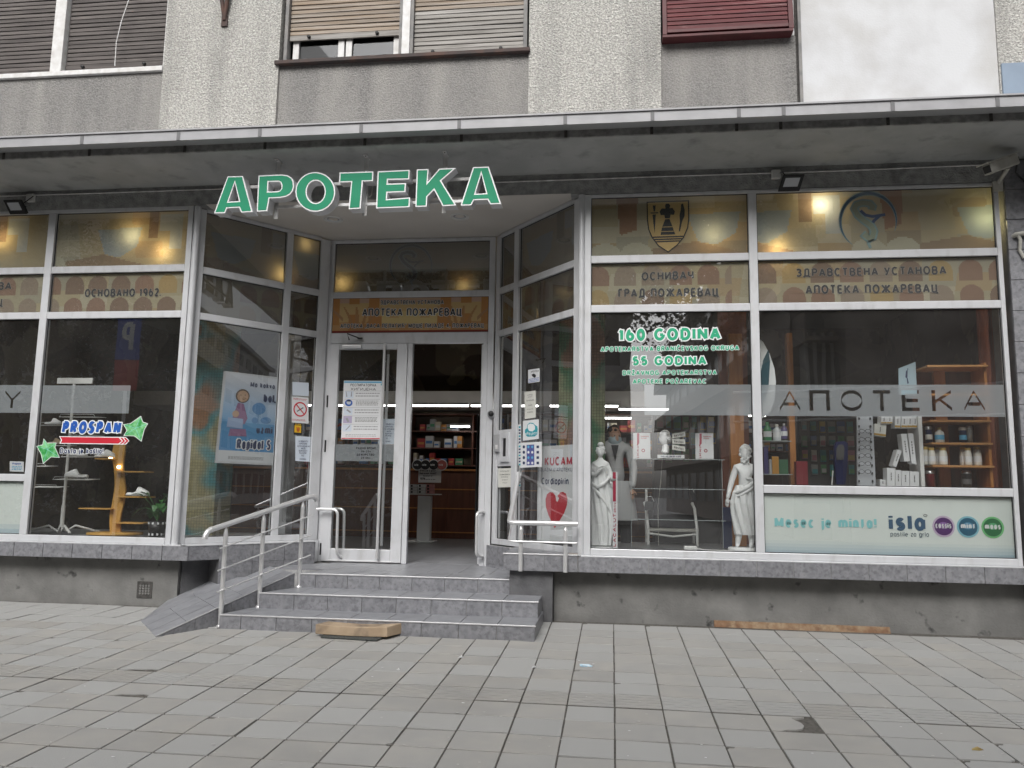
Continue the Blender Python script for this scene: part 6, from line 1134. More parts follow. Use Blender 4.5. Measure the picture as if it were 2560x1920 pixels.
# lozenge display stand seen through the open door
s4 = .3194; dY = 5.2; dq = lambda x, y: onY(800+s4*x, 920+s4*y, dY)
DS = thing('display_stand', dq(800, 1358), 'white cardboard lozenge stand with four round logos inside the open door', 'display stand')
def dbox(nm, x0, y0, x1, y1, dp, m, dy=0): a, c = dq(x0, y1), dq(x1, y0); return MB().box(a.x, c.x, dY+dy, dY+dy+dp, a.z, c.z, m).build(nm, DS, .003)
a = dq(693, 1358); c = dq(890, 1358); MB().box(a.x, c.x, dY-.25, dY+.25, 0.003, .02, MT['paper']).build('base_plate', DS); a = dq(775, 1000); c = dq(862, 1350); MB().box(a.x, c.x, dY-.08, dY+.08, .021, a.z, MT['paper']).build('column', DS, .003)
a = dq(715, 990); c = dq(940, 980); MB().box(a.x, c.x, dY-.15, dY+.15, a.z, a.z+.015, MT['white']).build('tray', DS); hb_ = dbox('header', 755, 792, 937, 895, .01, MT['paper'], .12)
FD = Frame((0, dY, 0), (1, 0, 0)); txt(DS, FD, 800, 920, s4, [('Grebanje u grlu?', 782, 810, 905, 810, 14), ('Nadrazajni kasalj?', 780, 830, 910, 830, 13), ('Resenje za', 808, 850, 878, 850, 10), ('isla', 786, 875, 822, 875, 22), ('pastile za grlo', 826, 876, 902, 876, 9)], .112, MT['ink'], .22)
for k, x in enumerate((752, 815, 880, 945)):
    c = dq(x, 757); rr = .095; o = MB().lathe((c.x, dY+.10, c.z), [(0, 0), (rr, 0), (rr, .01), (0, .01)], MT['paper'], 24, (0, -1, 0), False).build('round_logo', DS); MB().lathe((c.x, dY+.088, c.z), [(0, 0), (rr*.85, 0), (rr*.85, .002)], MT['ink'] if k < 3 else flat('logo_rose', (.45, .12, .10), .5), 24, (0, -1, 0), False).build('disc', o)
    txt(o, FD, 800, 920, s4, [('isla', x-16, 766, x+16, 766, 18)], .078, MT['whiteink'], .2)
for i, x in enumerate((718, 781, 845)):
    for j in range(3): dbox('lozenge_carton', x, 912+j*24, x+56, 912+j*24+22, .08, MT['paper'] if i < 2 else flat('pink_carton', (.55, .25, .25), .5), -.12) if 1 else 0; o = dbox('carton_mark', x+6, 915+j*24, x+22, 930+j*24, .002, MT['ink'], -.123)
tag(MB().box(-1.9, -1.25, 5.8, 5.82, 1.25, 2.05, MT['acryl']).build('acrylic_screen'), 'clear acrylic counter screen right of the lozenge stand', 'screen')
# ================================================================== LEFT SHOE WINDOW
YS = .45; q5 = lambda x, y, yy=YS: onY(s5*x, 900+s5*y, yy)
RK = thing('shoe_rack', q5(485, 1330), 'white metal pole rack with wire trays and a blank sign board', 'rack')
top, bot = q5(595, 190), q5(485, 1262); px_ = (top.x+bot.x)/2; MB().tube([(px_, YS, bot.z), (px_, YS, top.z)], .016, MT['white'], 12).build('pole', RK); a, c = q5(452, 188), q5(735, 142); MB().box(a.x, c.x, YS-.01, YS+.01, a.z, c.z, MT['white']).build('sign_board', RK, .003)
MB().tube([(px_, YS, bot.z-.08), (px_, YS, bot.z+.16)], .022, MT['white'], 12).build('sleeve', RK)
for dx, dy in ((-.36, -.12), (.18, -.10), (.30, .25)): MB().tube([(px_+.01*(1 if dx > 0 else -1), YS, bot.z-.04), (px_+dx*.1, YS+dy*.1, bot.z-.13), (px_+dx*.35, YS+dy*.35, .40), (px_+dx, YS+dy, .325)], .013, MT['white'], 10).build('leg', RK)
def tray(x0, x1, yt, dep=.2, par=RK, y=YS, tl=0):
    a, c = q5(x0, yt, y), q5(x1, yt, y); z = a.z; b = MB(); P = [(a.x, y-dep/2, z), (c.x, y-dep/2, z), (c.x, y+dep/2, z+.012), (a.x, y+dep/2, z+.012), (a.x, y-dep/2, z)]
    b.tube(P, .0035, MT['white'], 6)
    for k in range(1, 5): yy = y-dep/2+dep*k/5; b.tube([(a.x, yy, z+.002*k), (c.x, yy, z+.002*k)], .0022, MT['white'], 5)
    b.tube([P[0], (a.x+.02, y-dep/2, z+.03), (c.x-.02, y-dep/2, z+.03), P[1]], .0025, MT['white'], 5); return b.build('wire_tray', par)
for x0, x1, yt in ((515, 795, 455), (315, 480, 520), (430, 560, 680), (530, 745, 768), (465, 745, 945), (268, 500, 1005), (275, 412, 842), (590, 780, 598)): tray(x0, x1, yt)
def clog(c, L_, lab, m=MT['statue'], flip=1, rz=0, grp='white clogs in the left window'):
    b = MB(); prof = [(0, .62, .30, .0), (.04, .80, .34, .0), (.25, .86, .34, .02), (.40, .84, .42, .02), (.50, .84, .95, .01), (.60, .90, .92, 0), (.75, 1.0, .74, 0), (.90, .90, .55, 0), (.97, .60, .42, 0), (1, .25, .25, .02)]; n = 12; vs = []; W_, H_ = L_*.36, L_*.40
    for s_, w_, h_, zo in prof:
        for k in range(n): a = 2*math.pi*k/n; x = (s_-.5)*L_*flip; yy = math.cos(a)*W_/2*w_; zz_ = math.sin(a); zz_ = H_*h_*(.18+.82*max(zz_, 0)**.8) if zz_ > 0 else H_*h_*.18*(1+zz_)*0+max(0, .0+zo*0)+(0 if zz_ < -.3 else H_*.04); vs.append((c[0]+x*math.cos(rz)-yy*math.sin(rz), c[1]+x*math.sin(rz)+yy*math.cos(rz), c[2]+zz_))
    fs = [(i*n+k, i*n+(k+1) % n, (i+1)*n+(k+1) % n, (i+1)*n+k) for i in range(len(prof)-1) for k in range(n)]+[tuple(range(n))[::-1], tuple(range((len(prof)-1)*n, len(prof)*n))]; b.add(vs, fs, m, True)
    b.lathe((c[0]+L_*.22*-flip, c[1], c[2]+H_*.345), [(0, .0), (W_*.30, .002), (W_*.34, -.006)], MT['ink_lg'], 12); o = b.build('clog'); tag(o, lab, 'shoe', grp); return o
clog(q5(1090, 1074)+Vector((0, 0, .004)), .26, 'single white clog on the right shelf of the honey-coloured stand', flip=1); clog(q5(600, 932)+Vector((0, 0, .008)), .25, 'white clog tilted on a wire tray at mid height of the rack', flip=-1, rz=.25); clog(q5(810, 776)+Vector((0, .05, .012)), .24, 'low white slipper on the left shelf of the honey stand', flip=1); clog(q5(610, 762)+Vector((0, .02, .008)), .2, 'white clog partly hidden by the small decal lettering', flip=-1); clog(q5(420, 512)+Vector((0, 0, .006)), .19, 'white slipper on the upper left wire tray', flip=1)
clog(q5(435, 668)+Vector((0, 0, .006)), .18, 'beige clog behind the left ivy leaf', flat('beige_leather', (.5, .38, .24), .5), 1, grp=None)
WS = thing('wavy_stand', q5(905, 1380, .5), 'honey-coloured wavy wooden display stand with small side shelves', 'display stand'); Lp, Rp = [], []
for x0, x1, y in ((905, 990, 640), (888, 985, 720), (890, 975, 800), (902, 975, 890), (905, 985, 980), (900, 988, 1040), (885, 975, 1130), (868, 955, 1210), (865, 945, 1290), (868, 955, 1385)): a, c = q5(x0, y, .5), q5(x1, y, .5); Lp.append((a.x, a.z)); Rp.append((c.x, c.z))
def smooth(P):
    o = []
    for i in range(len(P)-1):
        p0, p1_, p2, p3_ = P[max(i-1, 0)], P[i], P[i+1], P[min(i+2, len(P)-1)]
        for k in range(4): t_ = k/4; o.append(tuple(.5*((2*p1_[q])+(-p0[q]+p2[q])*t_+(2*p0[q]-5*p1_[q]+4*p2[q]-p3_[q])*t_*t_+(-p0[q]+3*p1_[q]-3*p2[q]+p3_[q])*t_**3) for q in (0, 1)))
    return o+[P[-1]]
MB().prism(smooth(Lp)+smooth(Rp)[::-1], MT['honey'], FR, .5, .525).build('board', WS, .004)
for x0, x1, y in ((655, 905, 1172), (780, 915, 782), (930, 1170, 882), (945, 1185, 1080), (915, 1165, 1285)): a, c = q5(x0, y, .5), q5(x1, y, .5); MB().box(a.x, c.x, .42, .62, a.z-.008, a.z+.008, MT['honey']).build('shelf', WS, .006)
a, c = q5(720, 1385, .5), q5(1100, 1385, .5); MB().lathe(((a.x+c.x)/2, .5, .312), [(0, 0), ((c.x-a.x)/2, 0), ((c.x-a.x)/2, .025), (0, .03)], MT['honey'], 28).build('base', WS)
for x, y in ((940, 845), (876, 772)): p = q5(x, y, .49); MB().lathe(p, [(0, 0), (.02, .0), (.016, .015), (0, .02)], MT['bulb'], 10, (0, -1, 0)).build('spot', WS)
PT = thing('potted_plant', q5(1235, 1400, .4), 'green broad-leaved plant in a black pot with white squares', 'plant'); a, c = q5(1172, 1398, .4), q5(1302, 1275, .4); cx = (a.x+c.x)/2; rr = (c.x-a.x)/2
MB().lathe((cx, .4, .312), [(0, 0), (rr*.85, 0), (rr, c.z-.312), (rr*.9, c.z-.312), (rr*.88, c.z-.33), (0, c.z-.335)], MT['black'], 20).build('pot', PT)
for k in range(9):
    an = R(-160+k*36); 
    for zz_, sz in ((c.z-.02, 1), (.335, 1)): MB().obox((cx+rr*(.985 if zz_ > .4 else .87)*math.cos(an), .4+rr*(.985 if zz_ > .4 else .87)*math.sin(an), zz_), Vector((-math.sin(an), math.cos(an), 0))*.010, Vector((math.cos(an), math.sin(an), 0))*.003, (0, 0, .011), MT['whiteink']).build('white_square', PT)
r = random.Random(4)
for k in range(17):
    an = r.uniform(0, 2*math.pi); L_ = r.uniform(.16, .36); h_ = r.uniform(.05, .38); base_ = Vector((cx, .4, c.z)); tip = base_+Vector((math.cos(an)*L_-.06, math.sin(an)*L_*.45, h_)); mid = base_.lerp(tip, .55)+Vector((0, 0, .09)); MB().tube([base_, mid*.5+base_*.5+Vector((0, 0, .05)), mid], .003, MT['leaf'], 5).build('stem', PT)
    d__ = (tip-mid).normalized(); sd = d__.cross(Vector((0, 0, 1))).normalized()*(.05*L_/.25); P = [mid]; V = [mid]; F = []; n = 6
    ctr = [mid+(tip-mid)*t_+Vector((0, 0, -.05*t_*t_)) for t_ in [i/n for i in range(n+1)]]; ws = [.1, .7, 1, .95, .75, .4, .03]; V = []
    for i in range(n+1): V += [ctr[i]-sd*ws[i]+Vector((0, 0, .012*ws[i])), ctr[i], ctr[i]+sd*ws[i]+Vector((0, 0, .012*ws[i]))]
    F = []
    for i in range(n): F += [(3*i, 3*i+1, 3*i+4, 3*i+3), (3*i+1, 3*i+2, 3*i+5, 3*i+4)]
    MB().add(V, F, MT['leaf'], True).build('leaf', PT, recalc=False)
# ================================================================== RIGHT WINDOW: statues
s9 = .33156; q9 = lambda x, y, yy=.3: onY(1440+s9*x, 900+s9*y, yy)
def skin(name, V, E, m, parent, sub=2, root=0):
    me = bpy.data.meshes.new(name); c = Vector(V[0][:3]); me.from_pydata([tuple(Vector(v[:3])-c) for v in V], E, []); me.materials.append(m); o = bpy.data.objects.new(name, me); col.objects.link(o); place(o, c, parent)
    sk = o.modifiers.new('skin', 'SKIN'); me.skin_vertices.new() if hasattr(me.skin_vertices, 'new') and not me.skin_vertices else None
    for i, v in enumerate(V): me.skin_vertices[0].data[i].radius = (v[3], v[4] if len(v) > 4 else v[3]); me.skin_vertices[0].data[i].use_root = (i == root)
    sk.use_smooth_shade = True; sk.use_x_symmetry = False; s_ = o.modifiers.new('sub', 'SUBSURF'); s_.levels = sub; s_.render_levels = sub; return o
def head(par, c, r_, m, look=(0, -1, 0), beard=False, hairm=None, k=1.0, mask=None):
    c = Vector(c); F_ = Vector(look).normalized(); Rt = F_.cross(Vector((0, 0, 1))).normalized(); b = MB(); n = 20; rows = 16; vs = []
    for i in range(rows+1):
        ph = math.pi*i/rows; z = math.cos(ph); rr = math.sin(ph)
        for j in range(n):
            th = 2*math.pi*j/n; x = math.cos(th)*rr*.76; y = math.sin(th)*rr*.95; zz_ = z*1.18
            if z < 0: x *= 1+.28*z; y = y*(1+.12*z)+(.10*-z if y > 0 else .1*z*0)
            if y > 0:
                fx = abs(x)
                if fx < .16 and -.25 < z < .15: y += .20*(1-fx/.16)*(.6+ -z*1.6)                    # nose
                if .14 < fx < .42 and .0 < z < .22: y -= .09                                       # eye sockets
                if fx < .22 and -.52 < z < -.36: y += .06                                          # lips
                if beard and z < -.3: y += .14*(1+.3*math.sin(j*3.1+i*2)); zz_ -= .16
            vs.append(c+(Rt*x+F_*y+Vector((0, 0, zz_)))*r_)
    fs = [(i*n+j, i*n+(j+1) % n, (i+1)*n+(j+1) % n, (i+1)*n+j) for i in range(rows) for j in range(n)]; b.add(vs, fs, m, True); o = b.build('head', par)
    hm = hairm or m; r2 = random.Random(int(r_*1e5)); hb = MB()
    for i in range(80 if not mask else 40):
        th = r2.uniform(0, 2*math.pi); ph = r2.uniform(0, 2.0); x, y, z = math.cos(th)*math.sin(ph), math.sin(th)*math.sin(ph), math.cos(ph)
        if y > .35 and z < .5: continue
        q = c+(Rt*x*.80+F_*(y*.98-.06)+Vector((0, 0, z*1.16+.02)))*r_; rr = r_*r2.uniform(.18, .30); hb.lathe(q-Vector((0, 0, rr)), [(0, 0), (rr*.75, rr*.35), (rr, rr), (rr*.75, rr*1.65), (0, rr*2)], hm, 7)
    hb.build('hair', par)
    if beard:
        bb = MB()
        for i in range(34): q = c+(Rt*r2.uniform(-.55, .55)+F_*r2.uniform(.45, .95)+Vector((0, 0, r2.uniform(-1.45, -.45))))*r_; rr = r_*r2.uniform(.14, .24); bb.lathe(q-Vector((0, 0, rr)), [(0, 0), (rr*.75, rr*.35), (rr, rr), (rr*.7, rr*1.7), (0, rr*2)], m, 7)
        bb.build('beard', par)
    e = MB()
    for s_ in (-1, 1):
        q = c+(Rt*s_*.74+Vector((0, 0, -.02)))*r_; e.lathe(q, [(0, -.03*r_), (.16*r_, 0), (.2*r_, .06*r_), (.1*r_, .08*r_)], m, 8, tuple(Rt*s_))
        if not mask:
            q = c+(Rt*s_*.27+F_*.86+Vector((0, 0, .12)))*r_; e.lathe(q, [(0, 0), (.10*r_, 0), (.07*r_, .05*r_), (0, .07*r_)], m, 8, tuple(F_))
    e.build('ears_and_eyes', par)
    if mask:
        q = c+(F_*.70+Vector((0, 0, -.42)))*r_; MB().lathe(q-F_*.5*r_, [(.82*r_, 0), (.78*r_, .3*r_), (.5*r_, .62*r_), (.1*r_, .72*r_), (0, .73*r_)], mask, 14, tuple(F_)).build('face_mask', par)
        for s_ in (-1, 1): MB().lathe(c+(Rt*s_*.28+F_*.88+Vector((0, 0, .13)))*r_, [(0, 0), (.09*r_, 0), (.05*r_, .05*r_)], MT['ink'], 8, tuple(F_)).build('eye', par)
    return o
def robe(par, rings, m, folds=11, amp=.09, n=72, ph=0, name='robe', slant=0):
    vs = []; rows = []
    for i in range(len(rings)-1):
        k = 6
        for t_ in range(k): s_ = t_/k; s_ = s_*s_*(3-2*s_); rows.append([rings[i][q]*(1-s_)+rings[i+1][q]*s_ for q in range(6)])
    rows.append(list(rings[-1][:6]))
    for x, y, z, rx, ry, a_ in rows:
        for j in range(n):
            th = 2*math.pi*j/n; f = 1+amp*a_*(.6*math.sin(folds*th+ph+slant*z)+.4*math.sin(folds*1.7*th+2+slant*z*1.4)+.25*math.sin(3*th+z*9)); vs.append((x+rx*math.cos(th)*f, y+ry*math.sin(th)*f, z))
    fs = [(i*n+j, i*n+(j+1) % n, (i+1)*n+(j+1) % n, (i+1)*n+j) for i in range(len(rows)-1) for j in range(n)]+[tuple(range(n))[::-1], tuple(range((len(rows)-1)*n, len(rows)*n))]; return MB().add(vs, fs, m, True).build(name, par)
def hand(par, p, d, s_, m, nm='hand'):
    p = Vector(p); d = Vector(d).normalized(); sd = d.cross(Vector((0, 1, 0)));  sd = sd.normalized() if sd.length > .1 else Vector((1, 0, 0)); nn = sd.cross(d)
    b = MB().tube([p, p+d*s_*.25, p+d*s_*.5], [s_*.17, s_*.24, s_*.2], m, 10)
    for k, L_ in enumerate((.42, .5, .46, .34)): q = p+d*s_*.45+sd*s_*(.15-.1*k); b.tube([q, q+d*s_*L_*.5+nn*s_*.03, q+d*s_*L_+nn*s_*.12], [s_*.055, s_*.05, s_*.035], m, 7)
    q = p+d*s_*.12+sd*s_*.2; b.tube([q, q+(d+sd*.8)*s_*.2, q+(d*1.2+sd*.7)*s_*.3], [s_*.07, s_*.06, s_*.04], m, 7); return b.build(nm, par)
M_ = MT['statue']; YA = .34
SA = thing('statue', (q9(1265, 1435, YA).x, YA, .312), 'white plaster statue of a bearded bare-chested man, right of the two statues', 'statue', 'white classical statues behind the right window')
A9 = lambda x, y, dy=0: tuple(q9(x, y, YA)+Vector((0, dy, 0)))
V = [(*A9(1272, 985), .088, .065), (*A9(1272, 930), .090, .062), (*A9(1275, 870), .100, .068), (*A9(1278, 815), .094, .06), (*A9(1276, 775), .036, .034), (*A9(1275, 745), .030, .03),
     (*A9(1208, 812), .040), (*A9(1178, 900, .01), .032), (*A9(1158, 975, 0), .026), (*A9(1140, 1048, -.02), .018), (*A9(1345, 812), .040), (*A9(1372, 895, -.01), .032), (*A9(1345, 930, -.07), .024), (*A9(1312, 905, -.095), .019)]
skin('torso', V, [(0, 1), (1, 2), (2, 3), (3, 4), (4, 5), (3, 6), (6, 7), (7, 8), (8, 9), (3, 10), (10, 11), (11, 12), (12, 13)], M_, SA)
head(SA, A9(1277, 703), .066, M_, (-.25, -1, -.1), True); hand(SA, A9(1140, 1046, -.02), (-.08, -.1, -1), .085, M_); hand(SA, A9(1318, 905, -.095), (-.8, -.1, .35), .075, M_)
c = [A9(1275, y) for y in (945, 1000, 1080, 1180, 1270, 1318)]; robe(SA, [(c[0][0]+.005, YA, c[0][2], .094, .072, .2), (c[1][0], YA-.005, c[1][2], .112, .092, .6), (c[2][0]-.005, YA, c[2][2], .122, .10, 1), (c[3][0]-.002, YA, c[3][2], .112, .092, 1), (c[4][0]+.005, YA, c[4][2], .098, .082, 1.1), (c[5][0]+.01, YA, c[5][2], .09, .075, 1.2)], M_, 9, .26, slant=14)
MB().tube([A9(1188, 1000, -.06), A9(1230, 985, -.095), A9(1290, 955, -.10), A9(1340, 905, -.085)], [.016, .022, .024, .016], M_, 10).tube([A9(1192, 1030, -.055), A9(1240, 1015, -.095), A9(1300, 975, -.10), A9(1345, 930, -.07)], [.01, .015, .017, .01], M_, 10).tube([A9(1345, 880, -.04), A9(1368, 1000, -.05), A9(1362, 1180, -.03), A9(1352, 1260, -.02)], [.02, .035, .03, .012], M_, 10).build('drapery_roll', SA)
for x, x2 in ((1232, 1222), (1318, 1325)): skin('leg', [(*A9(x, 1290), .040), (*A9(x2, 1360), .030), (*A9(x2-4, 1395), .022), (*A9(x2-16, 1412, -.05), .02, .014), (*A9(x2-26, 1416, -.085), .016, .008)], [(0, 1), (1, 2), (2, 3), (3, 4)], M_, SA)
MB().lathe((A9(1275, 1430)[0], YA, .3125), [(0, 0), (.165, 0), (.168, .012), (.16, .035), (0, .036)], M_, 32).build('plinth', SA)
YH = .33; H9 = lambda x, y, dy=0: tuple(q9(x, y, YH)+Vector((0, dy, 0)))
SH = thing('statue', (q9(180, 1412, YH).x, YH, .312), 'white plaster statue of a robed woman with curled hair, left of the two statues', 'statue', 'white classical statues behind the right window')
V = [(*H9(190, 960), .070, .055), (*H9(188, 880), .066, .05), (*H9(186, 820), .072, .052), (*H9(184, 778), .062, .045), (*H9(183, 748), .024), (*H9(184, 720), .022), (*H9(138, 785), .032), (*H9(112, 855, .01), .027), (*H9(140, 872, -.06), .021), (*H9(180, 835, -.095), .015), (*H9(232, 788), .032), (*H9(262, 860, 0), .027), (*H9(262, 915, -.05), .02)]
skin('torso', V, [(0, 1), (1, 2), (2, 3), (3, 4), (4, 5), (3, 6), (6, 7), (7, 8), (8, 9), (3, 10), (10, 11), (11, 12)], M_, SH)
head(SH, H9(186, 690), .052, M_, (-.1, -1, -.25)); MB().lathe(H9(186, 640), [(0, -.02), (.03, -.01), (.034, .008), (.02, .026), (0, .03)], M_, 12).build('hair_bun', SH); hand(SH, H9(176, 838, -.095), (.6, -.1, .6), .065, M_); hand(SH, H9(262, 912, -.05), (.2, -.2, -.9), .065, M_)
MB().tube([H9(175, 812, -.10), H9(200, 800, -.11), H9(225, 806, -.10), H9(235, 830, -.09), H9(228, 862, -.07)], [.008, .009, .008, .007, .005], M_, 8).build('serpent', SH)
MB().lathe(H9(278, 905, -.06), [(0, -.012), (.02, -.01), (.033, .004), (.036, .012)], M_, 16).build('bowl', SH)
c = [H9(x, y) for x, y in ((186, 800), (190, 870), (192, 940), (198, 1050), (200, 1160), (198, 1270), (190, 1350), (188, 1395))]; wd = (.078, .082, .098, .115, .118, .108, .092, .085)
robe(SH, [(c[i][0], YH, c[i][2], wd[i], wd[i]*.78, (.3, .6, .8, .9, 1, 1.1, 1.4, 1.5)[i]) for i in range(8)], M_, 9, .24, slant=10, ph=1)
MB().tube([H9(120, 930, -.05), H9(165, 960, -.09), H9(215, 930, -.09), H9(258, 880, -.06)], [.014, .02, .018, .012], M_, 10).tube([H9(125, 960, -.05), H9(175, 1010, -.10), H9(235, 1090, -.09), H9(275, 1180, -.05)], [.012, .018, .014, .008], M_, 10).build('drapery_roll', SH)
MB().lathe((H9(188, 1400)[0], YH, .3125), [(0, 0), (.12, 0), (.12, .012), (0, .013)], M_, 24).build('plinth', SH)
# toothpaste cartons, bust, acrylic stand
for x0, y0, x1, y1, lab in ((432, 550, 560, 743, 'white and crimson toothpaste carton left of the plaster bust'), (903, 552, 1035, 745, 'white and crimson toothpaste carton right of the small label cards')):
    a, c = q9(x0, y1, .28), q9(x1, y0, .28); t = thing('toothpaste_carton', ((a.x+c.x)/2, .3, a.z), lab, 'carton', 'toothpaste cartons in the right window'); MB().box(a.x+.03, c.x, .28, .34, a.z, c.z, MT['paper']).add([(a.x, .30, a.z), (a.x+.03, .28, a.z), (a.x+.03, .28, c.z), (a.x, .30, c.z)], [(0, 1, 2, 3)], MT['paper']).build('box', t, .001)
    f9 = lambda P: [((q:=q9(x, y, .278)).x, q.z) for x, y in P]; xs = x0+28
    MB().prism(f9([(xs, y0+2), (xs+17, y0+2), (xs+17, y0+78), (xs, y0+98)]), MT['maroon'], FR, .2785, .2788).build('stripe', t)
    A0 = q9(xs+14, y1-6, .278); H_ = (q9(xs, y0+82, .278).z-A0.z); b = MB(); lettering(b, 'LACALUT', H_*.97, .021, .0045, MT['maroon'], lambda x, y, l: (A0.x-y, .2785-l, A0.z+x)); b.build('vertical_lettering', t, recalc=False)
    FC = Frame((0, .278, 0), (1, 0, 0)); txt(t, FC, 1440, 900, s9, [('Fitomedicinska', x0+56, y0+30, x0+116, y0+30, 10), ('formula', x0+58, y0+44, x0+100, y0+44, 10)], 0, MT['red'], .14); c0 = q9(x0+75, y0+132, .278); V, F = stroke([(c0.x+.014*math.cos(R(a)), c0.z+.014*math.sin(R(a))) for a in range(0, 361, 20)], .007); MB().add([(p.x, .2778, p.y) for p in V], F, MT['maroon']).build('round_mark', t, recalc=False)
a, c = q9(277, 1422, .26), q9(313, 843, .26); t = thing('tall_carton', (a.x, .28, .312), 'tall narrow white and crimson toothpaste carton standing beside the left statue', 'carton', 'toothpaste cartons in the right window'); MB().box(a.x, c.x, .26, .32, .313, c.z, MT['paper']).build('box', t, .001); MB().box(a.x+.002, a.x+.032, .2575, .2595, .78, c.z-.004, MT['maroon']).build('stripe', t)
b = MB(); lettering(b, 'LACALUT', .33, .030, .007, MT['maroon'], lambda x, y, l: (a.x+.033-y, .2585-l, .33+x)); lettering(b, 'aktiv', .1, .026, .005, MT['maroon'], lambda x, y, l: (a.x+.033-y, .2583-l, .67+x)); b.build('vertical_lettering', t, recalc=False)
BU = thing('bust', tuple(q9(665, 712, .33)), 'small white plaster bust with curly hair on the clear stand', 'bust'); hc = q9(668, 590, .33); head(BU, hc, .062, MT['statue'], (-.9, -.6, 0)); skin('neck', [(hc.x+.008, .33, hc.z-.055, .034), (hc.x+.01, .33, hc.z-.10, .036), (hc.x+.003, .33, hc.z-.135, .052, .04), (hc.x, .33, hc.z-.158, .075, .045)], [(0, 1), (1, 2), (2, 3)], MT['statue'], BU)
a, c = q9(614, 740, .27), q9(818, 716, .27); t = tag(MB().box(a.x, c.x, .27, .275, a.z, c.z, MT['paper']).build('caption_strip'), 'narrow white caption strip below the bust', 'label'); label_on(Frame((0, .27, 0), (1, 0, 0)), 'KADA VAS LOMI BOL U GRLU', 1440+s9*640, 900+s9*733, 1440+s9*792, 900+s9*734, 12*s9, .2, MT['navy'], -.002, name='print', parent=t)
for k, (y0, y1, sk, lab) in enumerate(((548, 582, -8, 'upper small cream label card right of the bust'), (596, 632, 2, 'middle small cream label card right of the bust'), (645, 682, 8, 'lower small cream label card right of the bust'))):
    P = [q9(724, y0-sk, .28), q9(822, y0+sk, .28), q9(824, y1+sk, .28), q9(726, y1-sk, .28)]; FC = Frame((0, .28, 0), (1, 0, 0)); o = tag(MB().prism([(p.x, p.z) for p in P], MT['paper_y'], FC, 0, .012).build('label_card'), lab, 'card', 'small label cards beside the bust'); label_on(FC, ('Respirex', 'Hirudo', 'Calcevita')[k] if 0 else 'PASTILE', 1440+s9*740, 900+s9*(y1-8-sk), 1440+s9*812, 900+s9*(y1-8+sk), 16*s9, .2, MT['ink_g'], -.002, name='print', parent=o)
a, c = q9(415, 1415, .40), q9(1105, 745, .40); AS = thing('clear_display_stand', ((a.x+c.x)/2, .35, .312), 'clear acrylic display stand with two shelves between the statues', 'display stand'); eg = flat('acrylic_edge', (.45, .5, .5), .2)
for y in (748, 972, 1205): z = q9(700, y, .25).z; MB().box(a.x, c.x, .251, .45, z-.003, z+.001, MT['acryl']).build('clear_shelf', AS); MB().box(a.x, c.x, .248, .2505, z-.003, z+.002, eg).build('edge', AS)
for x in (a.x, c.x-.03): MB().box(x, x+.003, .25, .45, .313, c.z-.02, MT['acryl']).build('clear_side', AS); MB().box(x, x+.003, .247, .2495, .313, c.z-.02, eg).build('edge', AS)
# pharmacist, chair, power strip
YP = 1.25; P9 = lambda x, y, dy=0: tuple(q9(x, y, YP)+Vector((0, dy, 0)))
PE = thing('person', (P9(330, 1390)[0], YP, 0), 'person in a white coat and face mask standing behind the left statue', 'person'); hc = Vector(P9(288, 578)); zf = lambda z: z
head(PE, hc, .098, MT['skin'], (.35, -.9, -.1), hairm=MT['hair'], mask=MT['mask']); X0 = hc.x
V = [(X0+.03, YP, .95, .15, .11), (X0+.02, YP, 1.12, .13, .10), (X0+.01, YP, 1.28, .15, .11), (X0, YP, 1.38, .12, .09), (X0, YP-.005, 1.45, .05), (X0, YP-.01, hc.z-.06, .045), (X0-.17, YP, 1.36, .062), (X0-.20, YP-.01, 1.12, .05), (X0-.18, YP-.1, .90, .038), (X0+.17, YP, 1.36, .062), (X0+.22, YP-.01, 1.12, .05), (X0+.20, YP-.12, .92, .038)]
skin('coat', V, [(0, 1), (1, 2), (2, 3), (3, 4), (4, 5), (3, 6), (6, 7), (7, 8), (3, 9), (9, 10), (10, 11)], MT['coat'], PE)
robe(PE, [(X0+.025, YP, 1.0, .16, .12, .2), (X0+.03, YP, .85, .19, .14, .4), (X0+.04, YP, .66, .21, .15, .7), (X0+.045, YP, .56, .215, .155, .8)], MT['coat'], 7, .05, 40, name='coat_skirt')
MB().add([(X0-.035, YP-.135, 1.40), (X0+.05, YP-.135, 1.40), (X0+.01, YP-.145, 1.22)], [(0, 1, 2)], MT['trousers']).build('shirt_collar', PE, recalc=False)
for s_ in (-1, 1): skin('leg', [(X0+.04+s_*.08, YP, .62, .085), (X0+.04+s_*.085, YP, .40, .065), (X0+.04+s_*.09, YP, .10, .05), (X0+.04+s_*.095, YP-.12, .045, .04, .03)], [(0, 1), (1, 2), (2, 3)], MT['trousers'], PE); hand(PE, (X0+.01+s_*.19, YP-.11, .9), (0, -.3, -1), .11, MT['skin'])
YC = 1.0; C9 = lambda x, y, dy=0: tuple(q9(x, y, YC)+Vector((0, dy, 0))); CH = thing('chair', (C9(730, 1400)[0], YC, .31), 'white tube-framed chair between the statues', 'chair'); tr = .016
L0, L1 = C9(545, 1400)[0], C9(915, 1400)[0]; zs = C9(700, 1275)[2]; zb_ = C9(600, 1080)[2]
for x in (L0, L1):
    for yy in (YC, YC+.40): MB().tube([(x, yy, .312), (x, yy, zs)], tr, MT['white'], 10).build('leg', CH)
    MB().tube([(x, YC+.4, zs), (x, YC+.43, zb_+.15)], tr, MT['white'], 10).build('back_post', CH); MB().tube([(x, YC, zs), (x-.02, YC+.05, zb_-.05), (x-.03, YC+.2, zb_), (x, YC+.42, zb_)], tr, MT['white'], 10).build('armrest', CH)
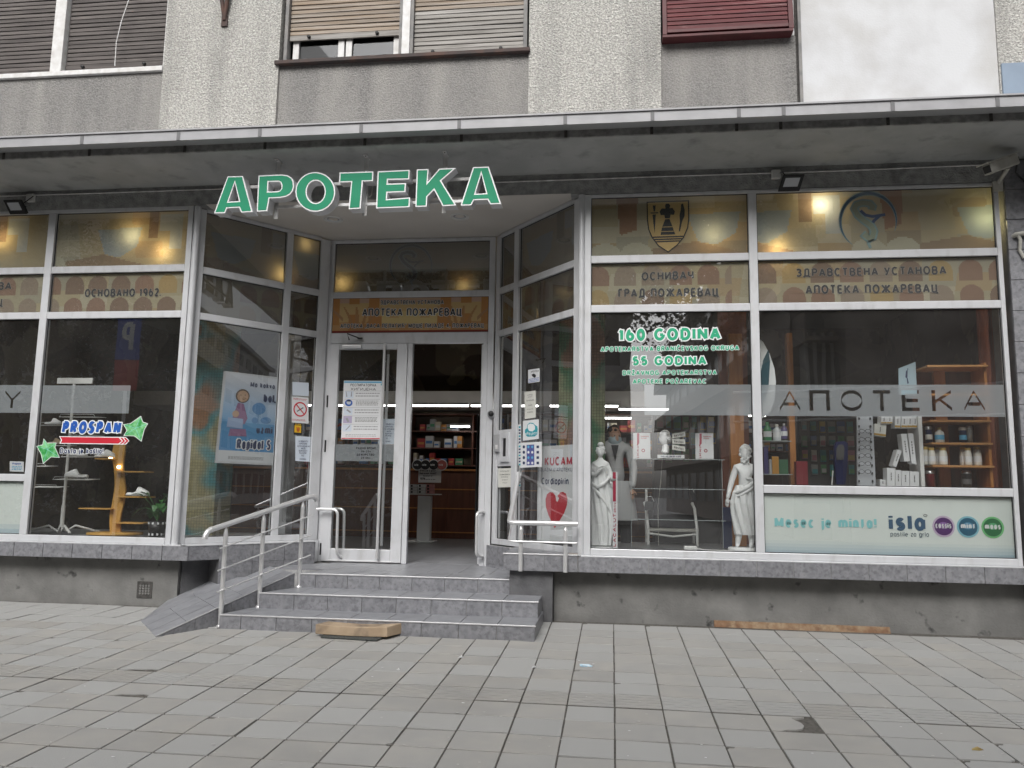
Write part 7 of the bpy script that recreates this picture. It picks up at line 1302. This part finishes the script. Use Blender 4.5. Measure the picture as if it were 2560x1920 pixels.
MB().box(L0, L1, YC-.01, YC+.41, zs-.03, zs, MT['dirtywhite']).build('seat', CH, .01); MB().tube([(L0, YC, zs-.05), ((L0+L1)/2, YC-.01, zs-.08), (L1, YC, zs-.05)], .012, MT['white'], 8).build('stretcher', CH)
robe(None, [(L0+.28, YC+.33, zs+.002, .26, .14, .6), (L0+.30, YC+.33, zs+.15, .27, .16, 1), (L0+.30, YC+.36, zs+.32, .24, .12, 1), (L0+.30, YC+.38, zs+.46, .20, .06, .8)], MT['trousers'], 7, .12, 40, name='black_jacket'); tag(bpy.data.objects['black_jacket'], 'black jacket draped over the back of the white chair', 'jacket')
BG = thing('handbag', C9(545, 1080), 'small black handbag with a handle hanging on the chair arm', 'bag'); MB().obox(C9(550, 1100, -.05), (.05, 0, 0), (0, .03, 0), (.01, 0, .05), MT['black']).build('body', BG, .015); MB().tube([C9(520, 1070, -.05), C9(535, 1030, -.05), C9(570, 1030, -.05), C9(588, 1070, -.05)], .005, MT['steel'], 6).build('handle', BG)
PS = thing('power_strip', tuple(q9(870, 1405, .5)), 'white power strip with a trailing cord on the window floor', 'power strip'); a, c = q9(815, 1410, .22), q9(915, 1375, .22); MB().box(a.x, c.x, .22, .30, .313, .355, MT['white']).build('block', PS, .012); MB().tube([(c.x, .24, .33), (c.x+.1, .22, .32), (c.x+.22, .26, .318), (c.x+.33, .22, .318), (c.x+.45, .24, .318)], .006, MT['white'], 6).build('cord', PS)
tag(MB().tube([q9(650, 745, .46), q9(640, 900, .46), q9(618, 1100, .46), q9(622, 1400, .46)], .003, MT['dirtywhite'], 5).build('thin_cord'), 'thin cord hanging behind the clear stand', 'cord')
bx_ = tag(MB().box(q9(1110, 1245, .7).x, q9(1175, 1245, .7).x, .7, .8, .313, q9(1110, 1110, .7).z, flat('dark_blue_carton', (.015, .03, .1), .5)).build('blue_carton', None, .002), 'dark blue carton behind the right statue', 'carton')
# ================================================================== FAR RIGHT PANE
q8 = lambda x, y, yy: onY(1860+s8*x, 900+s8*y, yy)
for u0, u1, y, lab in ((1826, 1861, 1.0, 'orange wooden post left of the wide mullion'), (1974, 1989, 1.0, 'orange wooden post right of the wide mullion')):
    tag(MB().box(onY(u0, 1100, y).x, onY(u1, 1100, y).x, y, y+.1, .312, onY(u0, 1035, y).z+.9, MT['wood']).build('wooden_post', None, .004), lab, 'post', 'orange wooden display posts')
tag(MB().box(onY(1798, 900, 1.5).x, onY(1868, 900, 1.5).x, 1.5, 1.62, .312, 3.9, MT['redcol']).build('patterned_column'), 'tall tan and brown patterned column behind the green lettering', 'column')
N_ = 30; b = MB(); x0, x1 = onY(2462, 1000, .5).x, 4.25; pts = [(x0+(x1-x0)*i/N_, .55+.05*math.sin(i*1.1)+.02*math.sin(i*2.7)) for i in range(N_+1)]
vs = [(x, y, .313) for x, y in pts]+[(x, y, 3.9) for x, y in pts]+[(x, y+.02, .313) for x, y in pts]+[(x, y+.02, 3.9) for x, y in pts]; n = N_+1; b.add(vs, [(i, i+1, n+i+1, n+i) for i in range(N_)]+[(2*n+i, 3*n+i, 3*n+i+1, 2*n+i+1) for i in range(N_)]+[(0, n, 3*n, 2*n), (n-1, 3*n-1, 4*n-1, 2*n-1)], MT['redcol'], True)
tag(b.build('terracotta_drape', recalc=False), 'terracotta red pleated drape at the right end of the window', 'curtain')
YB = .45; BS = thing('wooden_bookcase', tuple(q8(1450, 880, YB)), 'orange-brown wooden shelf unit with bottles behind the far right pane', 'shelf unit')
xl, xr = q8(1240, 700, YB).x, q8(1680, 700, YB).x; ztop = q8(1300, 30, YB).z
shz = [q8(1400, y, YB-.15).z for y in (34, 232, 415, 570, 727, 880)]
for z in shz: MB().box(xl+.03, xr, YB-.15, YB+.20, z-.02, z, MT['woodshelf']).build('shelf', BS, .002)
MB().box(xl, xr, YB+.201, YB+.22, .35, ztop, MT['darkwood']).build('back', BS); MB().box(q8(1385, 700, YB).x, q8(1465, 700, YB).x, YB+.14, YB+.2, .35, ztop-.03, MT['wood']).build('divider', BS); MB().box(xr-.02, xr+.005, YB-.1, YB+.2, .35, ztop, MT['wood']).build('side', BS)
def bottle(x, y0, y1, w_, m, mc, lab, grp=None, yy=YB-.04, lm=None, shape=0, shelf=None):
    a, c = q8(x, y0, yy), q8(x, y1, yy); zb0 = shelf if shelf is not None else c.z; H_ = a.z-zb0; W_ = w_*s8/262; t = thing('bottle', (a.x, yy, zb0), lab, 'bottle', grp)
    pr = [(0, 0), (W_, 0), (W_*1.04, H_*.05), (W_*1.04, H_*.55), (W_*.95, H_*.68), (W_*.42, H_*.80), (W_*.42, H_*.84)] if shape == 0 else [(0, 0), (W_, 0), (W_*1.05, H_*.1), (W_*1.0, H_*.62), (W_*.85, H_*.78), (W_*.7, H_*.84)] if shape == 1 else [(0, 0), (W_, 0), (W_, H_*.80)]
    MB().lathe((a.x, yy, zb0+.001), pr, m, 16).build('body', t); cr = W_*(.46 if shape == 0 else .8 if shape == 1 else 1.02); MB().lathe((a.x, yy, zb0+.001), [(cr, H_*(.84 if shape < 2 else .8)), (cr, H_*.97), (cr*.8, H_), (0, H_)], mc, 14).build('cap', t)
    if lm: MB().lathe((a.x, yy, zb0+.001), [(W_*1.06, H_*.2), (W_*1.06, H_*.5)], lm, 16).build('label_wrap', t)
nv, wh, yc, gr_, dr, bk = flat('navy_tube', (.012, .02, .07), .3), flat('bottle_white', (.68, .66, .6), .35), flat('cap_ochre', (.5, .33, .07), .4), flat('green_liquid', (.03, .22, .08), .2), flat('dark_red_jar', (.14, .015, .02), .3), flat('silver_cap', (.45, .45, .45), .3, metal=.8)
S2, S3, S4 = shz[3], shz[4], shz[5]
bottle(1275, 460, 556, 22, nv, bk, 'dark navy tube with a pale label, leftmost on the upper bottle shelf', lm=wh, shape=2, shelf=S2); bottle(1348, 466, 560, 30, wh, yc, 'white bottle with an ochre pump beside the navy tube', lm=MT['sky_b'], shelf=S2); bottle(1510, 466, 558, 24, nv, wh, 'blue bottle with a pale cap on the right of the upper shelf', lm=MT['sky_b'], shape=2, shelf=S2); bottle(1555, 455, 556, 20, flat('grey_tube', (.3, .31, .3), .4), bk, 'grey tube at the right end of the upper shelf', shape=2, shelf=S2)
for k, x in enumerate((1255, 1295, 1340, 1372, 1512, 1545, 1608)): bottle(x, 600+k % 2*6, 715, 24 if k not in (3, 6) else 28, wh, yc, 'white bottle with an ochre cap, '+('first', 'second', 'third', 'fourth', 'fifth', 'sixth', 'seventh')[k]+' from the left on the middle bottle shelf', 'white bottles with ochre caps', yy=YB-.02-.06*(k % 2), lm=MT['paper'], shape=1, shelf=S3)
bottle(1285, 765, 870, 30, dr, bk, 'dark red jar with a silver cap on the lowest shelf', shape=2, shelf=S4); bottle(1535, 765, 872, 32, MT['black'], bk, 'black jar with a silver cap on the lowest shelf', lm=MT['ink_g'], shape=2, shelf=S4)
PW = .9
for x, y0, y1, w_, m, mc, lab in ((160, 430, 560, 30, gr_, gr_, 'green mouthwash bottle beside the wooden post'), (226, 445, 560, 30, flat('clear_white', (.65, .68, .7), .25), wh, 'white mouthwash bottle between the green and violet ones'), (276, 440, 548, 24, flat('violet_liquid', (.10, .08, .2), .25), bk, 'violet mouthwash bottle near the post')): bottle(x, y0, y1, w_, m, mc, lab, 'mouthwash bottles behind the far right pane', PW, lm=MT['paper'])
sh_ = thing('clear_shelf', tuple(q8(220, 790, PW)), 'clear shelf carrying mouthwash and wrapped packs left of the wooden post', 'shelf'); z1_ = q8(220, 562, PW).z; z2_ = q8(220, 790, PW).z
for z in (z1_, z2_): MB().box(q8(60, 560, PW).x, q8(312, 560, PW).x, PW-.12, PW+.12, z-.008, z, eg).build('shelf', sh_)
for x0, x1, y0, c_, lab in ((135, 165, 600, (.08, .07, .2), 'violet pack'), (170, 188, 690, (.5, .5, .5), 'grey pack'), (190, 236, 668, (.6, .3, .06), 'orange pack'), (238, 300, 690, (.05, .16, .08), 'dark green pack')):
    tag(MB().box(q8(x0, 780, PW).x, q8(x1, 780, PW).x, PW-.05, PW+.03, z2_+.001, q8(x0, y0, PW).z, flat(lab.replace(' ', '_'), c_, .3, coat=.5)).build('wrapped_pack', None, .002), lab+' wrapped in cellophane on the clear shelf', 'package')
tag(MB().box(q8(365, 860, .8).x, q8(445, 860, .8).x, .8, .9, q8(400, 880, .8).z, q8(400, 700, .8).z, flat('dull_red_carton', (.25, .02, .03), .5)).build('red_carton', None, .002), 'dull red carton right of the orange post', 'carton')
tag(MB().tube([q8(x, y, .5) for x, y in ((615, 765), (612, 800), (609, 840), (607, 868))], .006, MT['white'], 6).build('coil_cord'), 'white coiled cord above the advertising panel', 'cord')
bl = flat('indigo_plastic', (.015, .02, .09), .3); CH2 = thing('phone_holder', tuple(q8(660, 780, .7)), 'dark indigo moulded holder behind the far right pane', 'holder')
MB().prism([((p:=q8(x, y, .7)).x, p.z) for x, y in ((628, 710), (625, 600), (640, 565), (690, 560), (718, 575), (718, 700), (700, 860), (640, 860))], bl, FR, .7, .76).build('shell', CH2, .01); MB().prism([((p:=q8(x, y, .69)).x, p.z) for x, y in ((640, 690), (640, 610), (655, 585), (685, 585), (695, 610), (690, 690))], MT['ink_g'], FR, .69, .7).build('inset', CH2, .004)
# spectacles rack
GR = thing('spectacles_rack', tuple(q8(850, 870, .4)), 'grey spectacles display board with rows of glasses', 'display rack'); P = [q8(x, y, .4) for x, y in ((782, 390), (890, 390), (912, 872), (785, 868))]; MB().prism([(p.x, p.z) for p in P], flat('rack_grey', (.48, .50, .53), .4), FR, .4, .43).build('board', GR, .003)
for i in range(9):
    y = 405+i*54
    for x in (795, 872+i*2): MB().obox(q8(x, y, .395), (.006, 0, 0), (0, .012, 0), (0, 0, .011), MT['black']).build('peg', GR)
for i in range(6):
    y = 488+i*56; g_ = thing('reading_glasses', tuple(q8(835, y, .36)), 'pair of glasses on the grey rack, '+('first', 'second', 'third', 'fourth', 'fifth', 'sixth')[i]+' row from the top', 'glasses', 'reading glasses on the rack')
    for dx in (-22, 22): c0 = q8(836+dx, y+4, .36); MB().tube([(c0.x+.026*math.cos(R(a)), .36, c0.z+.019*math.sin(R(a))) for a in range(0, 361, 30)], .0025, MT['black'], 5, False).build('rim', g_)
    a = q8(831, y, .36); MB().tube([(a.x, .36, a.z), (a.x+.012, .358, a.z+.004)], .002, MT['black'], 5).build('bridge', g_)
    for dx in (-42, 46): c0 = q8(836+dx, y, .36); MB().tube([c0, c0+Vector((0, .04, .0)), c0+Vector((0, .055, -.03))], .002, MT['black'], 5).build('temple', g_)
# pressure monitor cartons
YK = .34; yb_ = flat('mustard_band', (.45, .27, .04), .5); VB = thing('carton_frame', tuple(q8(1226, 870, YK)), 'white upright panel beside the stacked white cartons', 'panel'); MB().box(q8(1213, 600, YK).x, q8(1240, 600, YK).x, YK, YK+.3, q8(1220, 880, YK).z, q8(1220, 385, YK).z, MT['white']).build('panel', VB, .002)
def carton(P, m, lab, band=None, tx=None, dy=0, grp='white boxed devices behind the far right pane'):
    Q = [q8(x, y, YK+dy) for x, y in P]; FK = Frame((0, YK+dy, 0), (1, 0, 0)); o = tag(MB().prism([(p.x, p.z) for p in Q], m, FK, 0, .12).build('device_carton', None, .002), lab, 'carton', grp)
    if band: L = lambda a, b_, t_: a.lerp(b_, t_); B0 = [L(Q[3], Q[0], .20), L(Q[2], Q[1], .20), L(Q[2], Q[1], .04), L(Q[3], Q[0], .04)]; MB().prism([(p.x, p.z) for p in B0], band, FK, -.0015, -.0012).build('band', o)
    c0 = sum(Q, Vector())/4; up = (Q[0]-Q[3]); b = MB(); n = 5
    for k in range(n): p = Q[3].lerp(Q[0], .35+.09*k).lerp(Q[2].lerp(Q[1], .35+.09*k), .5); b.obox((p.x, YK+dy-.002, p.z), (.005, 0, 0), (0, .0003, 0), (0, 0, up.length*.03), MT['ink_g'])
    b.build('small_print', o); o.children[-1]['kind'] = 'stuff'
for k, x in enumerate((950, 990, 1045, 1090, 1130, 1165)): carton([(x, 385), (x+38, 385), (x+36, 440 if k < 2 else 470), (x-2, 440 if k < 2 else 468)], MT['paper'], 'white carton with a mustard band, '+('first', 'second', 'third', 'fourth', 'fifth', 'sixth')[k]+' from the left under the frosted band', yb_, dy=.04)
carton([(905, 440), (985, 445), (980, 532), (898, 520)], MT['paper_y'], 'wide white carton with a mustard band beside the glasses rack', yb_, dy=.06)
carton([(1086, 510), (1125, 510), (1148, 700), (1108, 700)], MT['paper'], 'leaning tall white carton, left of the two tilted ones', dy=-.02); carton([(1134, 508), (1170, 508), (1192, 722), (1160, 712)], MT['paper'], 'leaning tall white carton with mustard edge, right of the two tilted ones', dy=-.03)
carton([(1062, 618), (1090, 630), (1052, 742), (1028, 728)], MT['paper'], 'short white carton tilted to the right above the bottom row', dy=-.02); carton([(988, 745), (1048, 748), (1046, 874), (990, 872)], MT['paper'], 'square white carton at the left of the bottom row', dy=0); carton([(1049, 760), (1085, 762), (1086, 876), (1048, 874)], MT['paper'], 'narrow white carton second in the bottom row', dy=-.02)
carton([(1088, 766), (1143, 768), (1144, 878), (1090, 876)], MT['paper'], 'white carton third in the bottom row', dy=-.02); carton([(1147, 770), (1208, 772), (1212, 880), (1148, 878)], MT['paper'], 'white carton at the right of the bottom row', dy=-.02); carton([(940, 825), (978, 828), (980, 872), (942, 870)], MT['paper'], 'smallest white carton left of the bottom row', dy=.03)
Q = [q8(x, y, .5) for x, y in ((1068, 58), (1186, 12), (1197, 240), (1072, 240))]; FK = Frame((0, .5, 0), (1, 0, 0)); o = tag(MB().prism([(p.x, p.z) for p in Q], flat('pale_blue_board', (.42, .55, .62), .5), FK, 0, .006).build('sail_card'), 'pale blue display card with a small dark figure above the letters', 'card')
for P in ([(1120, 75), (1132, 68), (1130, 120), (1140, 160), (1130, 165), (1124, 125), (1116, 120)], [(1128, 60), (1134, 56), (1136, 66), (1130, 68)]): MB().prism([((p:=q8(x, y, .498)).x, p.z) for x, y in P], MT['navy'], FR, .498, .4982).build('figure_print', o)
P0 = [(1893, 842), (1908, 855), (1924, 885), (1936, 920), (1940, 955), (1937, 995), (1926, 1030), (1893, 1055)]; Q = [onY(u, v, .4) for u, v in P0]; o = tag(MB().prism([(p.x, p.z) for p in Q], MT['whiteink'], FR, .4, .42).build('oval_board'), 'white rounded board with a dark teal leaf beside the mullion', 'board')
Q = [onY(u, v, .398) for u, v in ((1900, 940), (1908, 900), (1921, 873), (1925, 905), (1922, 960), (1912, 1000), (1900, 1020))]; MB().prism([(p.x, p.z) for p in Q], flat('dark_teal', (.01, .08, .11), .4), FR, .398, .3985).build('leaf_print', o)

# floor racks with hanging packs deeper in the shop
rp_ = random.Random(31); PC = [flat('pack_'+n, c, .35) for n, c in (('white', (.62, .62, .6)), ('teal', (.08, .33, .36)), ('blue', (.08, .16, .42)), ('pink', (.55, .25, .3)), ('green', (.12, .35, .16)), ('silver', (.4, .41, .42)), ('yellow', (.6, .45, .1)))]
for (u0, v0, u1, v1, yy, nx, nz, lab) in ((2003, 1052, 2136, 1195, 2.3, 6, 4, 'dark rack behind the far right pane'), (1640, 1040, 1790, 1160, 3.2, 7, 3, 'dark rack behind the statues'), (1200, 1045, 1262, 1190, 3.6, 3, 4, 'dark rack right of the open doorway')):
    A, C = onY(u0, v1, yy), onY(u1, v0, yy); RA = thing('pegboard_rack', ((A.x+C.x)/2, yy+.03, 0), lab.replace('dark rack', 'dark pegboard rack of hanging packs'), 'rack'); MB().box(A.x-.03, C.x+.03, yy+.03, yy+.05, .0, C.z+.04, MT['ink_g']).build('board', RA); MB().box(A.x-.05, A.x-.031, yy-.1, yy+.1, 0, C.z+.05, MT['black']).build('upright', RA); MB().box(C.x+.031, C.x+.05, yy-.1, yy+.1, 0, C.z+.05, MT['black']).build('upright', RA)
    cw, ch = (C.x-A.x)/nx, (C.z-A.z)/nz
    for i in range(nx):
        for j in range(nz):
            if rp_.random() < .1: continue
            c = rp_.randrange(7); w_, h_ = cw*rp_.uniform(.55, .85), ch*rp_.uniform(.6, .85); x, z = A.x+(i+.5)*cw, A.z+(j+1)*ch-.01; t = thing('hanging_pack', (x, yy, z), '%s pack, column %d, row %d of the %s' % (('white', 'teal', 'blue', 'pink', 'green', 'silver', 'yellow')[c], i+1, nz-j, lab.replace('dark rack', 'rack').replace('the far right pane', 'the far right pane').replace('right of the open doorway', 'right of the doorway')), 'pack', 'packs hanging on the pegboard racks')
            MB().box(x-w_/2, x+w_/2, yy, yy+.02, z-h_, z, PC[c]).build('card', t); MB().box(x-w_/2+.006, x+w_/2-.006, yy-.012, yy-.0005, z-h_*.9, z-h_*.45, PC[(c+3) % 7]).build('blister', t)
# ================================================================== ACROSS THE STREET (seen in the glass)
OB = pm('street_render', (.48, .46, .43), (.40, .385, .36), .9, 3); OW = pm('white_street_render', (.62, .62, .60), (.55, .55, .53), .9, 3); OD = flat('street_window', (.03, .03, .035), .3); OBR = pm('brown_street_render', (.25, .205, .18), (.20, .165, .145), .9, 3)
def block(name, o, t, L_, D_, H_, m, lab, floors, bays, balc=True):
    fr = Frame(o, t); b = thing(name, fr.p(L_/2, D_/2, o[2]), lab, 'building'); MB().box(0, L_, 0, D_, 0, H_, m, fr).build('wall', b); MB().box(-.3, L_+.3, -.4, D_+.3, H_, H_+.4, m, fr).build('roof', b); fh = H_/floors; bw = L_/bays
    wm = None
    for i in range(floors):
        for j in range(bays):
            a0 = j*bw+bw*.18; 
            if wm is None: wm = MB().box(a0, a0+bw*.64, -.04, -.01, i*fh+fh*.28, i*fh+fh*.82, OD, fr).build('window', b); org = (j, i); base_l = Vector(wm.location)
            else: c = wm.copy(); col.objects.link(c); c.parent = b; c.location = base_l+fr.t*(bw*j)+Vector((0, 0, fh*i))
        if balc and i: MB().box(.5, L_-.5, -1.2, -.02, i*fh-.1, i*fh+.05, m, fr).box(.5, L_-.5, -1.2, -1.12, i*fh+.051, i*fh+1.0, m, fr).build('balcony', b)
    return b
block('white_apartment_building', (64, -17.5, -.7), (-1, .08, 0), 36, 10, 12.5, OW, 'long white apartment block with balcony bands down the street on the right', 4, 12)
bpy.data.objects['white_apartment_building'].location = bpy.data.objects['white_apartment_building'].location
block('dark_street_building', (7.9, -20, -.7), (-.065, -1, 0), 46, 12, 14, OBR, 'dark brown building row across the street', 4, 14)
fb_ = block('ribbed_building', (13.5, -22, -.7), (-1, 0, 0), 0.01+7.0, 8, 9, OBR, 'brown building with a ribbed concrete canopy across the street', 2, 4, False)
for i in range(22): MB().box(6.8+i*.3, 6.93+i*.3, -21.9, -21.0, 4.6, 6.6, OB).build('canopy_rib', fb_)
MB().box(6.4, 13.6, -21.95, -20.9, 4.3, 4.58, OBR).build('canopy', fb_)
MB().tube([(4, -19, 3.2), (14, -19, 3.6)], .04, MT['whitepaint'], 6).tube([(4, -19, 4.2), (14, -19, 4.6)], .04, MT['whitepaint'], 6).build('railing', fb_)
bark = pm('bark', (.07, .055, .045), (.11, .09, .075), .95, 12); lf1 = flat('dark_foliage', (.04, .055, .03), .8); lf2 = flat('olive_foliage', (.10, .105, .055), .8); lf3 = flat('dry_foliage', (.17, .125, .09), .8)
def tree(x, y, H_, mats, seed, dens, lab, spread=2.2, th=.16, low=.18):
    r = random.Random(seed); t = thing('street_tree', (x, y, -.7), lab, 'tree', 'trees across the street'); b = MB(); ends = []
    def grow(p, d, L_, rad, k):
        q = p+d*L_; b.tube([p, p.lerp(q, .5)+Vector((r.uniform(-.06, .06), r.uniform(-.06, .06), 0))*L_, q], [rad, rad*.8, rad*.6], bark, 6 if k < 2 else 4, False); 
        if k > 1: ends.append((p.lerp(q, .6), L_)); ends.append((q, L_))
        if k < 4:
            for _ in range(3 if k < 3 else 2): nd = (d+Vector((r.uniform(-1, 1), r.uniform(-1, 1), r.uniform(-.25, .7)))*.75).normalized(); grow(q, nd, L_*r.uniform(.6, .8), rad*.55, k+1)
    grow(Vector((x, y, -.7)), Vector((0, 0, 1)), H_*.28, th, 0); b.build('trunk', t, recalc=False); c = MB()
    for p, L_ in ends:
        for _ in range(dens):
            q = p+Vector((r.gauss(0, 1), r.gauss(0, 1), r.gauss(0, .8)))*L_*.62; s_ = r.uniform(.03, .085); u = Vector((r.uniform(-1, 1), r.uniform(-1, 1), r.uniform(-1, 1))).normalized()*s_; v = u.cross(Vector((r.uniform(-1, 1), r.uniform(-1, 1), 1))).normalized()*s_*.6
            c.add([q-u, q+v, q+u, q-v], [(0, 1, 2, 3)], mats[r.randrange(len(mats))])
    o = c.build('crown', t, recalc=False); o['kind'] = 'stuff'; return t
for i, (x, y, h, mt, dn) in enumerate(((-10.5, -15, 11.5, (lf1, lf2), 60), (-13.5, -17, 13, (lf1, lf3), 60), (-17, -16, 13, (lf1, lf1, lf2), 60), (-21, -18, 13, (lf1, lf3), 50), (-7.5, -18, 13, (lf3, bark), 36), (-4.6, -17, 13, (lf3, bark), 30), (-26, -17, 13, (lf2, lf3), 40), (-15, -24, 15, (lf1, lf2), 40))):
    tree(x, y, h, mt, 20+i, dn, ('dark dense tree nearest the parking sign', 'tall dark tree behind the parking sign', 'dense evergreen-like tree farther left', 'brownish tree at the far left', 'bare brownish tree opposite the door', 'thin bare tree opposite the steps', 'olive tree at the left end of the row', 'tallest tree in the second row')[i])
def leafcloud(b, c, rx, ry, rz, n, mats, r, s0, s1, cone=False):
    for _ in range(n):
        if cone: h = r.random()**.8; k = (1-h)*.95+.05; a = r.uniform(0, 2*math.pi); q = Vector((c[0]+rx*k*math.cos(a)*r.uniform(.55, 1.08), c[1]+ry*k*math.sin(a)*r.uniform(.55, 1.08), c[2]+rz*h))
        else:
            v = Vector((r.gauss(0, 1), r.gauss(0, 1), r.gauss(0, 1))).normalized()*r.random()**.4; q = Vector((c[0]+rx*v.x, c[1]+ry*v.y, c[2]+rz*v.z))
        s_ = r.uniform(s0, s1); u = Vector((r.uniform(-1, 1), r.uniform(-1, 1), r.uniform(-1, 1))).normalized()*s_; v = u.cross(Vector((r.uniform(-1, 1), r.uniform(-1, 1), 1))).normalized()*s_*.55; b.add([q-u, q+v, q+u, q-v], [(0, 1, 2, 3)], mats[r.randrange(len(mats))])
r = random.Random(9)
for i, (x, y, h, w_) in enumerate(((-9.2, -19, 14, 3.0), (-12.4, -20, 15, 3.2), (-15.6, -19.5, 14, 3.1), (-19, -20.5, 15, 3.3), (-23, -20, 14, 3.2), (-6.6, -22, 14, 2.6))):
    t = thing('conifer', (x, y, -.7), ('dense dark conifer behind the bare street trees, nearest the door', 'second dense conifer, behind the parking sign', 'third dense conifer in the row', 'fourth and tallest conifer in the row', 'fifth conifer at the far left', 'narrow conifer standing behind the row')[i], 'tree', 'conifers across the street')
    MB().tube([(x, y, -.7), (x, y, h*.5), (x, y, h-.8)], [.22, .14, .03], bark, 8, False, False).build('trunk', t); b = MB(); leafcloud(b, (x, y, -.3), w_, w_*.7, h-.5, 9000, (lf1, lf1, lf2, lf3), r, .07, .19, True); o = b.build('crown', t, recalc=False); o['kind'] = 'stuff'
x, y = -.9, -15.5; t = thing('street_tree', (x, y, -.7), 'leafy street tree with a wide overhanging crown opposite the right window', 'tree', 'trees across the street'); b = MB()
b.tube([(x, y, -.7), (x+.1, y, 2.5), (x+.6, y, 5.2), (x+1.8, y, 7.6)], [.2, .17, .13, .06], bark, 8, False, False)
for k in range(26): a = Vector((x+.5+k*.06, y, 4.8+k*.1)); e_ = Vector((r.uniform(-2.2, 4.4), y+r.uniform(-1.8, 1.8), r.uniform(5.6, 10.6))); b.tube([a, a.lerp(e_, .5)+Vector((0, 0, .4)), e_], [.05, .03, .008], bark, 5, False, False)
b.build('trunk', t, recalc=False); b = MB(); leafcloud(b, (1.4, y, 8.6), 4.3, 2.2, 3.0, 15000, (lf1, lf2, lf2), r, .05, .13); leafcloud(b, (2.0, y-1.0, 9.4), 4.6, 2.4, 2.6, 13000, (lf1, lf2), r, .09, .17); leafcloud(b, (-1.6, y, 5.0), 1.1, 1.2, 3.2, 1800, (lf1, lf2), r, .04, .1); leafcloud(b, (2.4, y, 5.6), 2.2, 1.2, .8, 700, (lf1, lf2), r, .04, .09)
o = b.build('crown', t, recalc=False); o['kind'] = 'stuff'
block('added_grey_building', (1.0, -33, -.7), (-1, 0, 0), 52, 10, 17, pm('grey_street_render', (.48, .47, .46), (.40, .39, .385), .9, 3), 'added grey building behind the trees, keeping bright sky out of the reflections', 5, 17)  # added so that gaps in the trees reflect grey instead of bright sky
hg = MB(); r = random.Random(2)
for _ in range(9000): q = Vector((r.uniform(-34, -4), -14+r.gauss(0, .35), -.6+abs(r.gauss(0, .9)))); s_ = r.uniform(.05, .12); u = Vector((r.uniform(-1, 1), r.uniform(-1, 1), r.uniform(-1, 1))).normalized()*s_; v = u.cross(Vector((.3, .2, 1))).normalized()*s_*.7; hg.add([q-u, q+v, q+u, q-v], [(0, 1, 2, 3)], lf1 if r.random() < .7 else lf2)
tag(hg.build('hedge', recalc=False), 'dark hedge along the far side of the street', 'hedge', kind='stuff')
PK = thing('parking_sign', (-8.5, -5, gz(-5)), 'blue parking sign with a white P above a red plate on a pole', 'sign'); MB().tube([(-8.5, -4.96, gz(-5)), (-8.5, -4.96, 3.9)], .03, MT['steel'], 10).build('pole', PK); FP = Frame((-8.28, -4.93, 0), (-1, 0, 0))
MB().box(0, .44, 0, .02, 3.05, 3.85, flat('sign_blue', (.05, .11, .50), .4), FP).build('blue_plate', PK); MB().box(0, .44, 0, .02, 2.5, 3.04, flat('sign_red', (.55, .05, .05), .4), FP).build('red_plate', PK)
b = MB(); lettering(b, 'P', .24, .55, .09, MT['whiteink'], lambda x, y, l: FP.p(.1+x, -.004-l, 3.18+y)); b.build('letter', PK, recalc=False)
